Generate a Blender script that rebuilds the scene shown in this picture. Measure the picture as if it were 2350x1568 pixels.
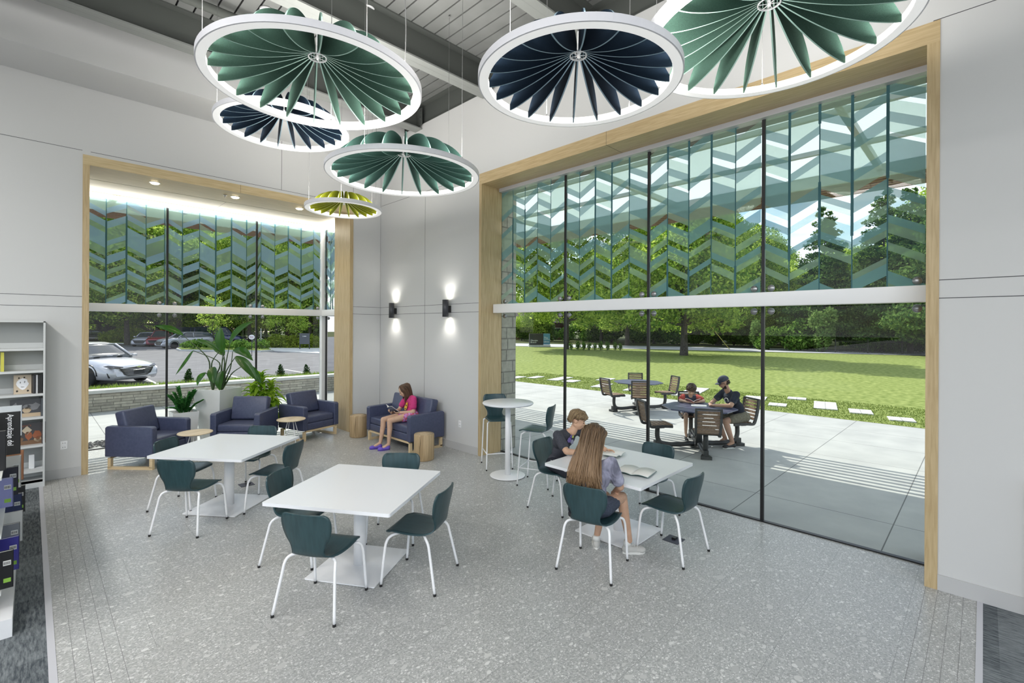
import bpy, bmesh, math, random
from mathutils import Vector, Matrix, Euler
random.seed(7)
R = math.radians
SC = bpy.context.scene
COL = SC.collection
for o in list(bpy.data.objects):
    bpy.data.objects.remove(o)

# ---------------------------------------------------------------- camera
F_PX, HOR, TH, H = 1093.5, 752.08, 0.7907, 2.2
CX, CY = -5.41796, -9.41424
cd = bpy.data.cameras.new('camera')
cd.sensor_width = 36.0
cd.sensor_fit = 'HORIZONTAL'
cd.lens = F_PX / 2350 * 36.0
cd.shift_y = -(784 - HOR) / 2350
cd.clip_start = 0.05
cd.clip_end = 600
cam = bpy.data.objects.new('camera', cd)
COL.objects.link(cam)
cam.matrix_world = (Matrix.Translation((CX, CY, H)) @ Matrix.Rotation(-TH, 4, 'Z') @
                    Matrix.Rotation(R(90), 4, 'X') @ Matrix.Rotation(0.0054, 4, 'Z'))
SC.camera = cam

# ---------------------------------------------------------------- sky, sun, exposure
W = bpy.data.worlds.new('World')
SC.world = W
W.use_nodes = True
nt = W.node_tree
nt.nodes.clear()
wo = nt.nodes.new('ShaderNodeOutputWorld')
bg = nt.nodes.new('ShaderNodeBackground')
sky = nt.nodes.new('ShaderNodeTexSky')
sky.sky_type = 'NISHITA'
sky.sun_disc = False
sky.sun_elevation = R(42.6)
sky.sun_rotation = R(21)
sky.air_density = 1.0
sky.dust_density = 0.6
sky.ozone_density = 1.0
tc = nt.nodes.new('ShaderNodeTexCoord')
mp = nt.nodes.new('ShaderNodeMapping')
mp.inputs['Scale'].default_value = (3.0, 3.0, 9.0)
nz = nt.nodes.new('ShaderNodeTexNoise')
nz.inputs['Scale'].default_value = 1.3
nz.inputs['Detail'].default_value = 7
nz.inputs['Roughness'].default_value = 0.6
rp = nt.nodes.new('ShaderNodeValToRGB')
rp.color_ramp.elements[0].position = 0.42
rp.color_ramp.elements[1].position = 0.60
mx = nt.nodes.new('ShaderNodeMix')
mx.data_type = 'RGBA'
mx.inputs['B'].default_value = (6.2, 6.4, 6.8, 1)
nt.links.new(tc.outputs['Generated'], mp.inputs['Vector'])
nt.links.new(mp.outputs[0], nz.inputs['Vector'])
nt.links.new(nz.outputs['Fac'], rp.inputs['Fac'])
nt.links.new(rp.outputs['Color'], mx.inputs['Factor'])
nt.links.new(sky.outputs[0], mx.inputs['A'])
nt.links.new(mx.outputs['Result'], bg.inputs['Color'])
nt.links.new(bg.outputs[0], wo.inputs['Surface'])
bg.inputs['Strength'].default_value = 0.19

sd = bpy.data.lights.new('sun', 'SUN')
sd.energy = 4.3
sd.angle = R(0.3)
sd.color = (1.0, 0.95, 0.86)
sun = bpy.data.objects.new('sun', sd)
COL.objects.link(sun)
sun.rotation_euler = Vector((0.29, 0.75, 0.74)).to_track_quat('Z', 'Y').to_euler()

SC.view_settings.view_transform = 'Standard'
SC.view_settings.look = 'None'
SC.view_settings.gamma = 1.0
SC.view_settings.exposure = 0.40
SC.view_settings.use_curve_mapping = False
SC.cycles.max_bounces = 8
SC.cycles.diffuse_bounces = 4
SC.cycles.glossy_bounces = 3
SC.cycles.transmission_bounces = 6
SC.cycles.transparent_max_bounces = 14
SC.cycles.caustics_reflective = False
SC.cycles.caustics_refractive = False
SC.cycles.sample_clamp_indirect = 4.0
SC.cycles.use_denoising = True
SC.cycles.use_adaptive_sampling = True
SC.cycles.adaptive_threshold = 0.02

# fill lights added out of view behind the camera, shaped as linear fixtures
FILL_LAMPS = [(-7.4, -10.8), (-8.4, -7.2), (-8.4, -3.6), (-6.4, -14.2), (-9.6, -13.4)]
RING_FILL = 48.0
FILL_W = 70.0
FILL_UP = 110.0

# ---------------------------------------------------------------- materials
_M = {}
def newmat(name):
    m = bpy.data.materials.new(name)
    m.use_nodes = True
    n = m.node_tree
    b = n.nodes['Principled BSDF']
    return m, n, b

def mat(name, col=(.5, .5, .5), rough=.5, metal=0., spec=.5, emit=None, es=0., trans=0., coat=0.):
    if name in _M:
        return _M[name]
    m, n, b = newmat(name)
    b.inputs['Base Color'].default_value = (*col, 1)
    b.inputs['Roughness'].default_value = rough
    b.inputs['Metallic'].default_value = metal
    b.inputs['Specular IOR Level'].default_value = spec
    if coat:
        b.inputs['Coat Weight'].default_value = coat
        b.inputs['Coat Roughness'].default_value = .1
    if emit:
        b.inputs['Emission Color'].default_value = (*emit, 1)
        b.inputs['Emission Strength'].default_value = es
    _M[name] = m
    return m

def node(n, t, **k):
    x = n.nodes.new(t)
    for a, v in k.items():
        setattr(x, a, v)
    return x

def noisy(name, c1, c2, scale=5., rough=.5, detail=4, stretch=(1, 1, 1), bump=0., bscale=None, metal=0., spec=.5, pos=(.35, .65), coord='Object', dist=0.):
    """two-colour noise material"""
    if name in _M:
        return _M[name]
    m, n, b = newmat(name)
    tc = node(n, 'ShaderNodeTexCoord')
    mp = node(n, 'ShaderNodeMapping')
    mp.inputs['Scale'].default_value = stretch
    nz = node(n, 'ShaderNodeTexNoise')
    nz.inputs['Scale'].default_value = scale
    nz.inputs['Detail'].default_value = detail
    nz.inputs['Distortion'].default_value = dist
    rp = node(n, 'ShaderNodeValToRGB')
    rp.color_ramp.elements[0].position = pos[0]
    rp.color_ramp.elements[1].position = pos[1]
    rp.color_ramp.elements[0].color = (*c1, 1)
    rp.color_ramp.elements[1].color = (*c2, 1)
    n.links.new(tc.outputs[coord], mp.inputs['Vector'])
    n.links.new(mp.outputs[0], nz.inputs['Vector'])
    n.links.new(nz.outputs['Fac'], rp.inputs['Fac'])
    n.links.new(rp.outputs['Color'], b.inputs['Base Color'])
    b.inputs['Roughness'].default_value = rough
    b.inputs['Metallic'].default_value = metal
    b.inputs['Specular IOR Level'].default_value = spec
    if bump:
        bp = node(n, 'ShaderNodeBump')
        bp.inputs['Strength'].default_value = bump
        bp.inputs['Distance'].default_value = .01
        if bscale:
            n2 = node(n, 'ShaderNodeTexNoise')
            n2.inputs['Scale'].default_value = bscale
            n.links.new(mp.outputs[0], n2.inputs['Vector'])
            n.links.new(n2.outputs['Fac'], bp.inputs['Height'])
        else:
            n.links.new(nz.outputs['Fac'], bp.inputs['Height'])
        n.links.new(bp.outputs[0], b.inputs['Normal'])
    _M[name] = m
    return m

def M_wall():
    return mat('white_wall_panel', (.60, .60, .595), .6, spec=.3)
def M_seam():
    return mat('panel_seam', (.06, .06, .065), .8)
def M_white():
    return mat('white_powder_coat', (.86, .86, .87), .32, spec=.5)
def M_laminate():
    return mat('white_laminate', (.84, .85, .87), .28, spec=.5)
M_oak_h = lambda: noisy('oak_veneer', (.43, .31, .155), (.60, .46, .26), 6., .42, 6, (1., 1., 9.), dist=.6)
def wood_along(name, ax, c1=(.42, .305, .155), c2=(.56, .43, .245), sc=5., rough=.42):
    st = [11., 11., 11.]
    st[ax] = .7
    return noisy(name, c1, c2, sc, rough, 6, tuple(st), dist=.4, pos=(.3, .7))

def mat_floor():
    m, n, b = newmat('terrazzo_tile')
    L = n.links.new
    tc = node(n, 'ShaderNodeTexCoord')
    # warp the coordinates so that chips are irregular
    nz = node(n, 'ShaderNodeTexNoise'); nz.inputs['Scale'].default_value = 9.; nz.inputs['Detail'].default_value = 3
    L(tc.outputs['Object'], nz.inputs['Vector'])
    va = node(n, 'ShaderNodeVectorMath', operation='SCALE'); va.inputs['Scale'].default_value = .05
    L(nz.outputs['Color'], va.inputs[0])
    vb = node(n, 'ShaderNodeVectorMath', operation='ADD')
    L(tc.outputs['Object'], vb.inputs[0]); L(va.outputs[0], vb.inputs[1])
    base = None
    def chips(scale, thr, col_lo, col_hi, prev, seed, edge):
        mp = node(n, 'ShaderNodeMapping'); mp.inputs['Location'].default_value = (seed, seed * 1.7, 0)
        mp.inputs['Rotation'].default_value = (0, 0, .6); mp.inputs['Scale'].default_value = (1.0, 1.35, 1.0)
        L(vb.outputs[0], mp.inputs['Vector'])
        v = node(n, 'ShaderNodeTexVoronoi', voronoi_dimensions='2D'); v.inputs['Scale'].default_value = scale
        L(mp.outputs[0], v.inputs['Vector'])
        sp = node(n, 'ShaderNodeSeparateColor'); L(v.outputs['Color'], sp.inputs['Color'])
        # only some cells are stones, each with its own size
        mr = node(n, 'ShaderNodeMath', operation='GREATER_THAN'); mr.inputs[1].default_value = thr
        L(sp.outputs[0], mr.inputs[0])
        sz = node(n, 'ShaderNodeMath', operation='MULTIPLY'); sz.inputs[1].default_value = edge
        L(sp.outputs[1], sz.inputs[0])
        ad = node(n, 'ShaderNodeMath', operation='ADD'); ad.inputs[1].default_value = .16
        L(sz.outputs[0], ad.inputs[0])
        lt = node(n, 'ShaderNodeMath', operation='LESS_THAN'); L(v.outputs['Distance'], lt.inputs[0]); L(ad.outputs[0], lt.inputs[1])
        f = node(n, 'ShaderNodeMath', operation='MULTIPLY'); L(mr.outputs[0], f.inputs[0]); L(lt.outputs[0], f.inputs[1])
        cr = node(n, 'ShaderNodeMix', data_type='RGBA')
        cr.inputs['A'].default_value = (*col_lo, 1); cr.inputs['B'].default_value = (*col_hi, 1)
        L(sp.outputs[2], cr.inputs['Factor'])
        mx = node(n, 'ShaderNodeMix', data_type='RGBA')
        L(f.outputs[0], mx.inputs['Factor']); L(prev, mx.inputs['A']); L(cr.outputs['Result'], mx.inputs['B'])
        return mx.outputs['Result']
    n0 = node(n, 'ShaderNodeTexNoise'); n0.inputs['Scale'].default_value = 60.; n0.inputs['Detail'].default_value = 5
    L(tc.outputs['Object'], n0.inputs['Vector'])
    r0 = node(n, 'ShaderNodeValToRGB')
    r0.color_ramp.elements[0].position = .35; r0.color_ramp.elements[1].position = .68
    r0.color_ramp.elements[0].color = (.30, .305, .30, 1); r0.color_ramp.elements[1].color = (.50, .505, .49, 1)
    L(n0.outputs['Fac'], r0.inputs['Fac'])
    c = r0.outputs['Color']
    c = chips(80., .45, (.32, .325, .32), (.74, .74, .73), c, 1.3, .30)
    c = chips(42., .66, (.34, .345, .34), (.72, .72, .70), c, 4.1, .28)
    c = chips(20., .86, (.36, .365, .36), (.70, .70, .68), c, 8.7, .26)
    c = chips(10., .94, (.38, .385, .38), (.60, .60, .58), c, 2.9, .20)
    # tile joints
    br = node(n, 'ShaderNodeTexBrick')
    br.offset = 0.5; br.inputs['Scale'].default_value = 1.0; br.inputs['Mortar Size'].default_value = .0022
    br.inputs['Brick Width'].default_value = 1.2; br.inputs['Row Height'].default_value = .6
    br.inputs['Color1'].default_value = (1, 1, 1, 1); br.inputs['Color2'].default_value = (.93, .93, .93, 1); br.inputs['Mortar'].default_value = (.68, .68, .68, 1)
    L(tc.outputs['Object'], br.inputs['Vector'])
    ml = node(n, 'ShaderNodeMix', data_type='RGBA', blend_type='MULTIPLY'); ml.inputs['Factor'].default_value = 1
    L(c, ml.inputs['A']); L(br.outputs['Color'], ml.inputs['B'])
    L(ml.outputs['Result'], b.inputs['Base Color'])
    b.inputs['Roughness'].default_value = .34
    b.inputs['Specular IOR Level'].default_value = .45
    return m

def mat_carpet():
    m, n, b = newmat('carpet_tile'); L = n.links.new
    tc = node(n, 'ShaderNodeTexCoord')
    mp = node(n, 'ShaderNodeMapping'); mp.inputs['Scale'].default_value = (60, 9, 1)
    nz = node(n, 'ShaderNodeTexNoise'); nz.inputs['Scale'].default_value = 1.; nz.inputs['Detail'].default_value = 6; nz.inputs['Roughness'].default_value = .7
    L(tc.outputs['Object'], mp.inputs['Vector']); L(mp.outputs[0], nz.inputs['Vector'])
    ck = node(n, 'ShaderNodeTexBrick'); ck.inputs['Scale'].default_value = 1.; ck.inputs['Brick Width'].default_value = .5; ck.inputs['Row Height'].default_value = .5
    ck.inputs['Mortar Size'].default_value = 0.; ck.inputs['Color1'].default_value = (.25, .25, .25, 1); ck.inputs['Color2'].default_value = (.75, .75, .75, 1)
    L(tc.outputs['Object'], ck.inputs['Vector'])
    ad = node(n, 'ShaderNodeMix', data_type='RGBA'); ad.inputs['Factor'].default_value = .25
    L(nz.outputs['Fac'], ad.inputs['A']); L(ck.outputs['Color'], ad.inputs['B'])
    rp = node(n, 'ShaderNodeValToRGB'); rp.color_ramp.elements[0].position = .38; rp.color_ramp.elements[1].position = .62
    rp.color_ramp.elements[0].color = (.055, .065, .075, 1); rp.color_ramp.elements[1].color = (.22, .24, .25, 1)
    L(ad.outputs['Result'], rp.inputs['Fac']); L(rp.outputs['Color'], b.inputs['Base Color'])
    b.inputs['Roughness'].default_value = .95; b.inputs['Specular IOR Level'].default_value = .1
    return m

def mat_glass():
    if 'g' in _M: return _M['g']
    m = bpy.data.materials.new('clear_glass'); m.use_nodes = True; n = m.node_tree; n.nodes.clear(); L = n.links.new
    o = node(n, 'ShaderNodeOutputMaterial'); t = node(n, 'ShaderNodeBsdfTransparent'); g = node(n, 'ShaderNodeBsdfGlossy')
    t.inputs['Color'].default_value = (.93, .965, .95, 1); g.inputs['Roughness'].default_value = .0
    fr = node(n, 'ShaderNodeFresnel'); fr.inputs['IOR'].default_value = 1.38
    mx = node(n, 'ShaderNodeMixShader'); L(fr.outputs[0], mx.inputs[0]); L(t.outputs[0], mx.inputs[1]); L(g.outputs[0], mx.inputs[2]); L(mx.outputs[0], o.inputs[0])
    _M['g'] = m
    return m

def mat_film(name, col, op):
    if name in _M: return _M[name]
    m = bpy.data.materials.new(name); m.use_nodes = True; n = m.node_tree; n.nodes.clear(); L = n.links.new
    o = node(n, 'ShaderNodeOutputMaterial'); t = node(n, 'ShaderNodeBsdfTransparent')
    t.inputs['Color'].default_value = (min(1, col[0] * .4 + .6), min(1, col[1] * .4 + .6), min(1, col[2] * .4 + .6), 1)
    d = node(n, 'ShaderNodeBsdfDiffuse'); d.inputs['Color'].default_value = (*col, 1)
    tr = node(n, 'ShaderNodeBsdfTranslucent'); tr.inputs['Color'].default_value = (*col, 1)
    a = node(n, 'ShaderNodeMixShader'); a.inputs[0].default_value = .5; L(d.outputs[0], a.inputs[1]); L(tr.outputs[0], a.inputs[2])
    mx = node(n, 'ShaderNodeMixShader'); mx.inputs[0].default_value = op; L(t.outputs[0], mx.inputs[1]); L(a.outputs[0], mx.inputs[2]); L(mx.outputs[0], o.inputs[0])
    _M[name] = m
    return m

def mat_leaf(name, c1, c2, tr=.45):
    if name in _M: return _M[name]
    m = bpy.data.materials.new(name); m.use_nodes = True; n = m.node_tree; n.nodes.clear(); L = n.links.new
    o = node(n, 'ShaderNodeOutputMaterial'); ge = node(n, 'ShaderNodeNewGeometry')
    mxc = node(n, 'ShaderNodeMix', data_type='RGBA'); mxc.inputs['A'].default_value = (*c1, 1); mxc.inputs['B'].default_value = (*c2, 1)
    L(ge.outputs['Random Per Island'], mxc.inputs['Factor'])
    d = node(n, 'ShaderNodeBsdfDiffuse'); t = node(n, 'ShaderNodeBsdfTranslucent'); mx = node(n, 'ShaderNodeMixShader'); mx.inputs[0].default_value = tr
    L(mxc.outputs['Result'], d.inputs['Color']); L(mxc.outputs['Result'], t.inputs['Color'])
    L(d.outputs[0], mx.inputs[1]); L(t.outputs[0], mx.inputs[2]); L(mx.outputs[0], o.inputs[0])
    _M[name] = m
    return m

# ---------------------------------------------------------------- mesh helpers
def frame(d):
    d = Vector(d).normalized()
    a = Vector((0, 0, 1)) if abs(d.z) < .95 else Vector((1, 0, 0))
    u = d.cross(a).normalized()
    return u, u.cross(d).normalized(), d

def catmull(pts, n):
    P = [Vector(p) for p in pts]
    if len(P) < 3:
        return [P[0].lerp(P[-1], i / n) for i in range(n + 1)]
    Q = [P[0] * 2 - P[1]] + P + [P[-1] * 2 - P[-2]]
    out = []
    segs = len(P) - 1
    for i in range(n + 1):
        t = i / n * segs
        k = min(int(t), segs - 1)
        t -= k
        a, b, c, d = Q[k:k + 4]
        out.append(.5 * ((2 * b) + (c - a) * t + (2 * a - 5 * b + 4 * c - d) * t * t + (3 * b - a - 3 * c + d) * t ** 3))
    return out

class MB:
    def __init__(s):
        s.v = []; s.f = []; s.m = []; s.sm = []
    def add(s, vs, fs, mi=0, sm=False):
        k = len(s.v)
        s.v += [tuple(v) for v in vs]
        s.f += [tuple(i + k for i in f) for f in fs]
        s.m += [mi] * len(fs); s.sm += [sm] * len(fs)
        return s
    def box(s, c, d, mi=0, rz=0., bevel=0., M=None):
        x, y, z = d[0] / 2, d[1] / 2, d[2] / 2
        if bevel:
            bm = bmesh.new(); bmesh.ops.create_cube(bm, size=1)
            for v in bm.verts: v.co = Vector((v.co.x * d[0], v.co.y * d[1], v.co.z * d[2]))
            bmesh.ops.bevel(bm, geom=bm.edges[:], offset=bevel, segments=3, affect='EDGES', profile=.5)
            vs = [v.co.copy() for v in bm.verts]; bm.verts.index_update()
            fs = [[v.index for v in f.verts] for f in bm.faces]; bm.free()
        else:
            vs = [Vector(p) for p in ((-x, -y, -z), (x, -y, -z), (x, y, -z), (-x, y, -z), (-x, -y, z), (x, -y, z), (x, y, z), (-x, y, z))]
            fs = [(0, 3, 2, 1), (4, 5, 6, 7), (0, 1, 5, 4), (1, 2, 6, 5), (2, 3, 7, 6), (3, 0, 4, 7)]
        T = Matrix.Translation(c) @ Matrix.Rotation(rz, 4, 'Z')
        if M is not None: T = Matrix.Translation(c) @ M
        return s.add([T @ v for v in vs], fs, mi, bool(bevel))
    def b2(s, p, q, mi=0):
        return s.box([(a + b) / 2 for a, b in zip(p, q)], [abs(a - b) for a, b in zip(p, q)], mi)
    def tube(s, pts, r, n=10, mi=0, cap=True, sub=None):
        P = [Vector(p) for p in pts]
        if sub: P = catmull(P, sub)
        N = len(P)
        rr = r if callable(r) else (lambda t: r)
        vs = []; fs = []
        up = None
        for i, p in enumerate(P):
            d = (P[min(i + 1, N - 1)] - P[max(i - 1, 0)]).normalized()
            if up is None: u, w, _ = frame(d)
            else:
                w = (up - d * up.dot(d)).normalized(); u = d.cross(w)
            up = w
            ra = rr(i / (N - 1))
            for k in range(n):
                a = 2 * math.pi * k / n
                vs.append(p + (u * math.cos(a) + w * math.sin(a)) * ra)
        for i in range(N - 1):
            for k in range(n):
                a, b = i * n + k, i * n + (k + 1) % n
                fs.append((a, b, b + n, a + n))
        s.add(vs, fs, mi, True)
        if cap:
            k = len(s.v) - len(vs)
            s.f += [tuple(k + j for j in range(n))[::-1], tuple(k + (N - 1) * n + j for j in range(n))]
            s.m += [mi] * 2; s.sm += [False] * 2
        return s
    def lathe(s, prof, c=(0, 0, 0), n=32, mi=0, sm=True, close=False):
        vs = []; fs = []; N = len(prof)
        for r, z in prof:
            for k in range(n):
                a = 2 * math.pi * k / n
                vs.append((c[0] + r * math.cos(a), c[1] + r * math.sin(a), c[2] + z))
        for i in range(N - 1 + (1 if close else 0)):
            j = (i + 1) % N
            for k in range(n):
                fs.append((i * n + k, i * n + (k + 1) % n, j * n + (k + 1) % n, j * n + k))
        s.add(vs, fs, mi, sm)
        if not close:
            k = len(s.v) - len(vs)
            if prof[0][0] > 1e-4:
                s.f.append(tuple(k + j for j in range(n))[::-1]); s.m.append(mi); s.sm.append(False)
            if prof[-1][0] > 1e-4:
                s.f.append(tuple(k + (N - 1) * n + j for j in range(n))); s.m.append(mi); s.sm.append(False)
        return s
    def cyl(s, c, r, h, n=24, mi=0, r2=None, bev=0.):
        r2 = r if r2 is None else r2
        if bev: return s.lathe([(r - bev, 0), (r, bev), (r2, h - bev), (r2 - bev, h)], c, n, mi)
        return s.lathe([(r, 0), (r2, h)], c, n, mi)
    def prism(s, poly, z0, z1, mi=0, M=None, me=None):
        n = len(poly)
        vs = [Vector((p[0], p[1], z0)) for p in poly] + [Vector((p[0], p[1], z1)) for p in poly]
        if M is not None: vs = [M @ v for v in vs]
        s.add(vs, [tuple(range(n))[::-1], tuple(range(n, 2 * n))], mi)
        k = len(s.v) - 2 * n
        for i in range(n):
            j = (i + 1) % n
            s.f.append((k + i, k + j, k + n + j, k + n + i)); s.m.append(mi if me is None else me); s.sm.append(False)
        return s
    def shell(s, grid, t, mi=0, me=None):
        """closed sheet of thickness t over a grid of points"""
        a = len(grid); b = len(grid[0])
        G = [[Vector(p) for p in row] for row in grid]
        top = []; bot = []
        for i in range(a):
            for j in range(b):
                du = G[min(i + 1, a - 1)][j] - G[max(i - 1, 0)][j]
                dv = G[i][min(j + 1, b - 1)] - G[i][max(j - 1, 0)]
                nn = du.cross(dv)
                nn = nn.normalized() if nn.length > 1e-9 else Vector((0, 0, 1))
                top.append(G[i][j] + nn * t / 2); bot.append(G[i][j] - nn * t / 2)
        N = a * b; fs = []
        for i in range(a - 1):
            for j in range(b - 1):
                q = (i * b + j, i * b + j + 1, (i + 1) * b + j + 1, (i + 1) * b + j)
                fs.append(q[::-1]); fs.append(tuple(N + x for x in q))
        s.add(top + bot, fs, mi, True)
        k = len(s.v) - 2 * N
        rim = [j for j in range(b)] + [i * b + b - 1 for i in range(1, a)] + [(a - 1) * b + j for j in range(b - 2, -1, -1)] + [i * b for i in range(a - 2, 0, -1)]
        for x, y in zip(rim, rim[1:] + rim[:1]):
            s.f.append((k + x, k + y, k + N + y, k + N + x)); s.m.append(mi if me is None else me); s.sm.append(False)
        return s
    def build(s, name, mats, parent=None, tag_=None, fix=True):
        me = bpy.data.meshes.new(name)
        me.from_pydata(s.v, [], s.f)
        for m in (mats if isinstance(mats, (list, tuple)) else [mats]): me.materials.append(m)
        me.polygons.foreach_set('material_index', s.m)
        me.polygons.foreach_set('use_smooth', s.sm)
        if fix and len(s.f) < 30000:
            bm = bmesh.new(); bm.from_mesh(me); bmesh.ops.recalc_face_normals(bm, faces=bm.faces[:]); bm.to_mesh(me); bm.free()
        me.update()
        o = bpy.data.objects.new(name, me)
        COL.objects.link(o)
        if parent is not None: o.parent = parent
        return o

def tag(o, label=None, cat=None, group=None, kind=None):
    if label: o['label'] = label
    if cat: o['category'] = cat
    if group: o['group'] = group
    if kind: o['kind'] = kind
    return o

def thing(name, label, cat, loc=(0, 0, 0), rz=0., group=None, kind=None):
    o = bpy.data.objects.new(name, None)
    COL.objects.link(o)
    o.empty_display_size = .1
    o.location = loc; o.rotation_euler = (0, 0, rz)
    return tag(o, label, cat, group, kind)

def kids(o):
    return [c for c in bpy.data.objects if c.parent is o]

def copy_tree(o, parent=None, ch=None):
    if ch is None:
        ch = {}
        for c in bpy.data.objects:
            if c.parent: ch.setdefault(c.parent.name, []).append(c)
    c = o.copy(); COL.objects.link(c)
    if parent is not None: c.parent = parent
    for k in ch.get(o.name, []): copy_tree(k, c, ch)
    return c

def place(o, loc, rz, label=None, group=None):
    o.location = loc; o.rotation_euler = (0, 0, rz)
    if label: o['label'] = label
    if group: o['group'] = group
    return o

def struct(name, mb, mats, parent=None, label=None, cat=None):
    o = mb.build(name, mats, parent)
    if parent is None: tag(o, label, cat, kind='structure')
    return o

def text_mesh(s, size, name, m, parent, M, depth=.002, sx=1.):
    cu = bpy.data.curves.new(name, 'FONT'); cu.body = s; cu.size = size; cu.extrude = depth; cu.align_x = 'LEFT'
    ob = bpy.data.objects.new(name, cu); COL.objects.link(ob)
    bpy.context.view_layer.update()
    me = bpy.data.meshes.new_from_object(ob)
    bpy.data.objects.remove(ob)
    me.transform(M @ Matrix.Diagonal((sx, 1, 1, 1)))
    me.materials.clear(); me.materials.append(m)
    o = bpy.data.objects.new(name, me); COL.objects.link(o)
    if parent is not None: o.parent = parent
    return o
# ================================================================ ROOM SHELL
m_floor = mat_floor(); m_carpet = mat_carpet()
m_wall = M_wall(); m_seam = M_seam(); m_white = M_white()
m_joint = mat('floor_joint', (.20, .20, .20), .8)
m_metal_strip = mat('pale_metal_strip', (.62, .62, .66), .4, .3)

f = MB()
f.b2((-5.29, -9.385, -.12), (0, 0, 0)); f.b2((0, -9.061, -.12), (.50, -3.316, 0)); f.b2((-4.81, 0, -.12), (-.50, 1.78, 0))
for k in range(1, 5):
    f.b2((-5.29 + .078 * k, -9.385 + .078 * k, 0), (-5.2875 + .078 * k, 0, .0006), 1)
    f.b2((-5.29 + .078 * k, -9.385 + .078 * k, 0), (0, -9.3825 + .078 * k, .0006), 1)
struct('floor', f, [m_floor, m_joint], label='grey terrazzo-look stone tile floor with narrow border strips', cat='floor')
f = MB(); f.b2((-14, -16, -.12), (-5.33, 0, 0)); f.b2((-5.33, -16, -.12), (0, -9.42, 0))
struct('floor', f, m_carpet, label='grey streaked carpet tiles beyond the white edge strip', cat='carpet')
f = MB(); f.b2((-5.33, -9.42, -.1), (-5.29, 0, .004)); f.b2((-5.29, -9.42, -.1), (0, -9.385, .004))
struct('trim_1', f, m_metal_strip, label='pale metal strip between the stone floor and the carpet', cat='floor trim')

def hseam_x(mb, z, xa, xb, y=-.0012, w=.006):
    mb.b2((xa, y, z - w / 2), (xb, y + .002, z + w / 2), 1)
def hseam_y(mb, z, ya, yb, x=-.0012, w=.006):
    mb.b2((x, ya, z - w / 2), (x + .002, yb, z + w / 2), 1)
# left wall (y = 0 plane)
w = MB()
w.b2((-14, 0, 0), (-4.84, .7, 7)); w.b2((-.70, 0, 0), (0, .7, 7)); w.b2((-4.84, 0, 4.60), (-.70, .7, 7))
for z in (2.623, 2.469):
    hseam_x(w, z, -14, -4.886); hseam_x(w, z, -.662, 0)
hseam_x(w, 4.77, -14, -4.89); hseam_x(w, 4.77, -4.80, 0)
for x in (-7.9,):
    w.b2((x - .003, -.0012, 0), (x + .003, .001, 5.69), 1)
for x in (-2.10, -.66):
    w.b2((x - .003, -.0012, 4.77), (x + .003, .001, 5.69), 1)
w.b2((-.02, -.0012, 0), (-.016, .001, 5.69), 1)
struct('wall_left', w, [m_wall, m_seam], label='white panelled wall around the bay window', cat='wall')
# dropped bulkhead along the left wall
w = MB(); w.b2((-14, -.9, 5.70), (.0, 0, 7))
struct('ceiling', w, m_wall, label='white dropped bulkhead along the left wall', cat='bulkhead')
# right wall (x = 0 plane)
w = MB()
w.b2((0, -3.27, 0), (.45, 0, 6.2)); w.b2((0, -9.13, 4.80), (.45, -3.27, 6.2)); w.b2((0, -16, 0), (.45, -9.13, 6.2))
for z in (2.623, 2.469):
    hseam_y(w, z, -3.259, 0); hseam_y(w, z, -16, -9.145)
w.b2((-.0012, -1.655, 0), (.001, -1.649, 4.85), 1)
hseam_y(w, 4.85, -3.2, 0); hseam_y(w, 4.84, -16, -9.10)
struct('wall_right', w, [m_wall, m_seam], label='white panelled wall around the large window', cat='wall')
# baseboards
m_base = mat('grey_rubber_base', (.50, .50, .50), .55)
b_ = MB(); b_.b2((-14, -.014, 0), (-4.886, 0, .13)); b_.b2((-.662, -.014, 0), (0, 0, .13))
struct('baseboard_left', b_, m_base, label='light grey rubber baseboard along the left wall', cat='baseboard')
b_ = MB(); b_.b2((-.014, -3.259, 0), (0, -.014, .13)); b_.b2((-.014, -16, 0), (0, -9.145, .13))
struct('baseboard_right', b_, m_base, label='light grey rubber baseboard along the right wall', cat='baseboard')

# ---------------- ceiling: slotted metal deck on grey steel
m_deck = noisy('grey_metal_deck', (.15, .155, .15), (.20, .205, .20), 1.5, .5, 3)
m_slot = mat('deck_slot', (.012, .012, .012), .9)
m_steel = mat('dark_grey_steel', (.085, .092, .085), .5)
m_flange = mat('dark_grey_steel_flange', (.22, .23, .22), .45)
d = MB()
d.b2((-14, -16, 6.62), (.6, .1, 6.8), 1)
x = -14.0
while x < .45:
    d.b2((x, -16, 6.585), (x + .182, 0, 6.621), 0)
    x += .2036
struct('ceiling', d, [m_deck, m_slot], label='grey slotted metal deck ceiling', cat='ceiling')
def ibeam_x(y, x0, x1, z0=6.10, z1=6.585, wd=.24):
    m = MB()
    m.b2((x0, y - wd / 2, z0), (x1, y + wd / 2, z0 + .022), 1)
    m.b2((x0, y - wd / 2, z1 - .022), (x1, y + wd / 2, z1), 0)
    m.b2((x0, y - .008, z0), (x1, y + .008, z1), 0)
    return m
for i, (y, lab) in enumerate(((-1.42, 'grey steel ceiling beam nearest the white bulkhead'), (-3.45, 'grey steel ceiling beam above the big green ring lamp'), (-5.5, 'grey steel ceiling beam above the navy ring lamp near the window'), (-7.6, 'grey steel ceiling beam overhead behind the large green lamp'))):
    r_ = thing('steel_beam', lab, 'beam', (0, 0, 0), kind='structure', group='steel ceiling beams')
    m = ibeam_x(y, -14, .02); m.build('beam_body', [m_steel, m_flange], r_)
    m = MB(); m.b2((-.05, y - .17, 6.16), (-.035, y + .17, 6.5))
    for a in (-.13, .13):
        for k in range(4): m.cyl((-.06, y + a, 6.2 + k * .08), .012, .01, 8)
    m.build('end_plate', m_steel, r_)
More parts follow.
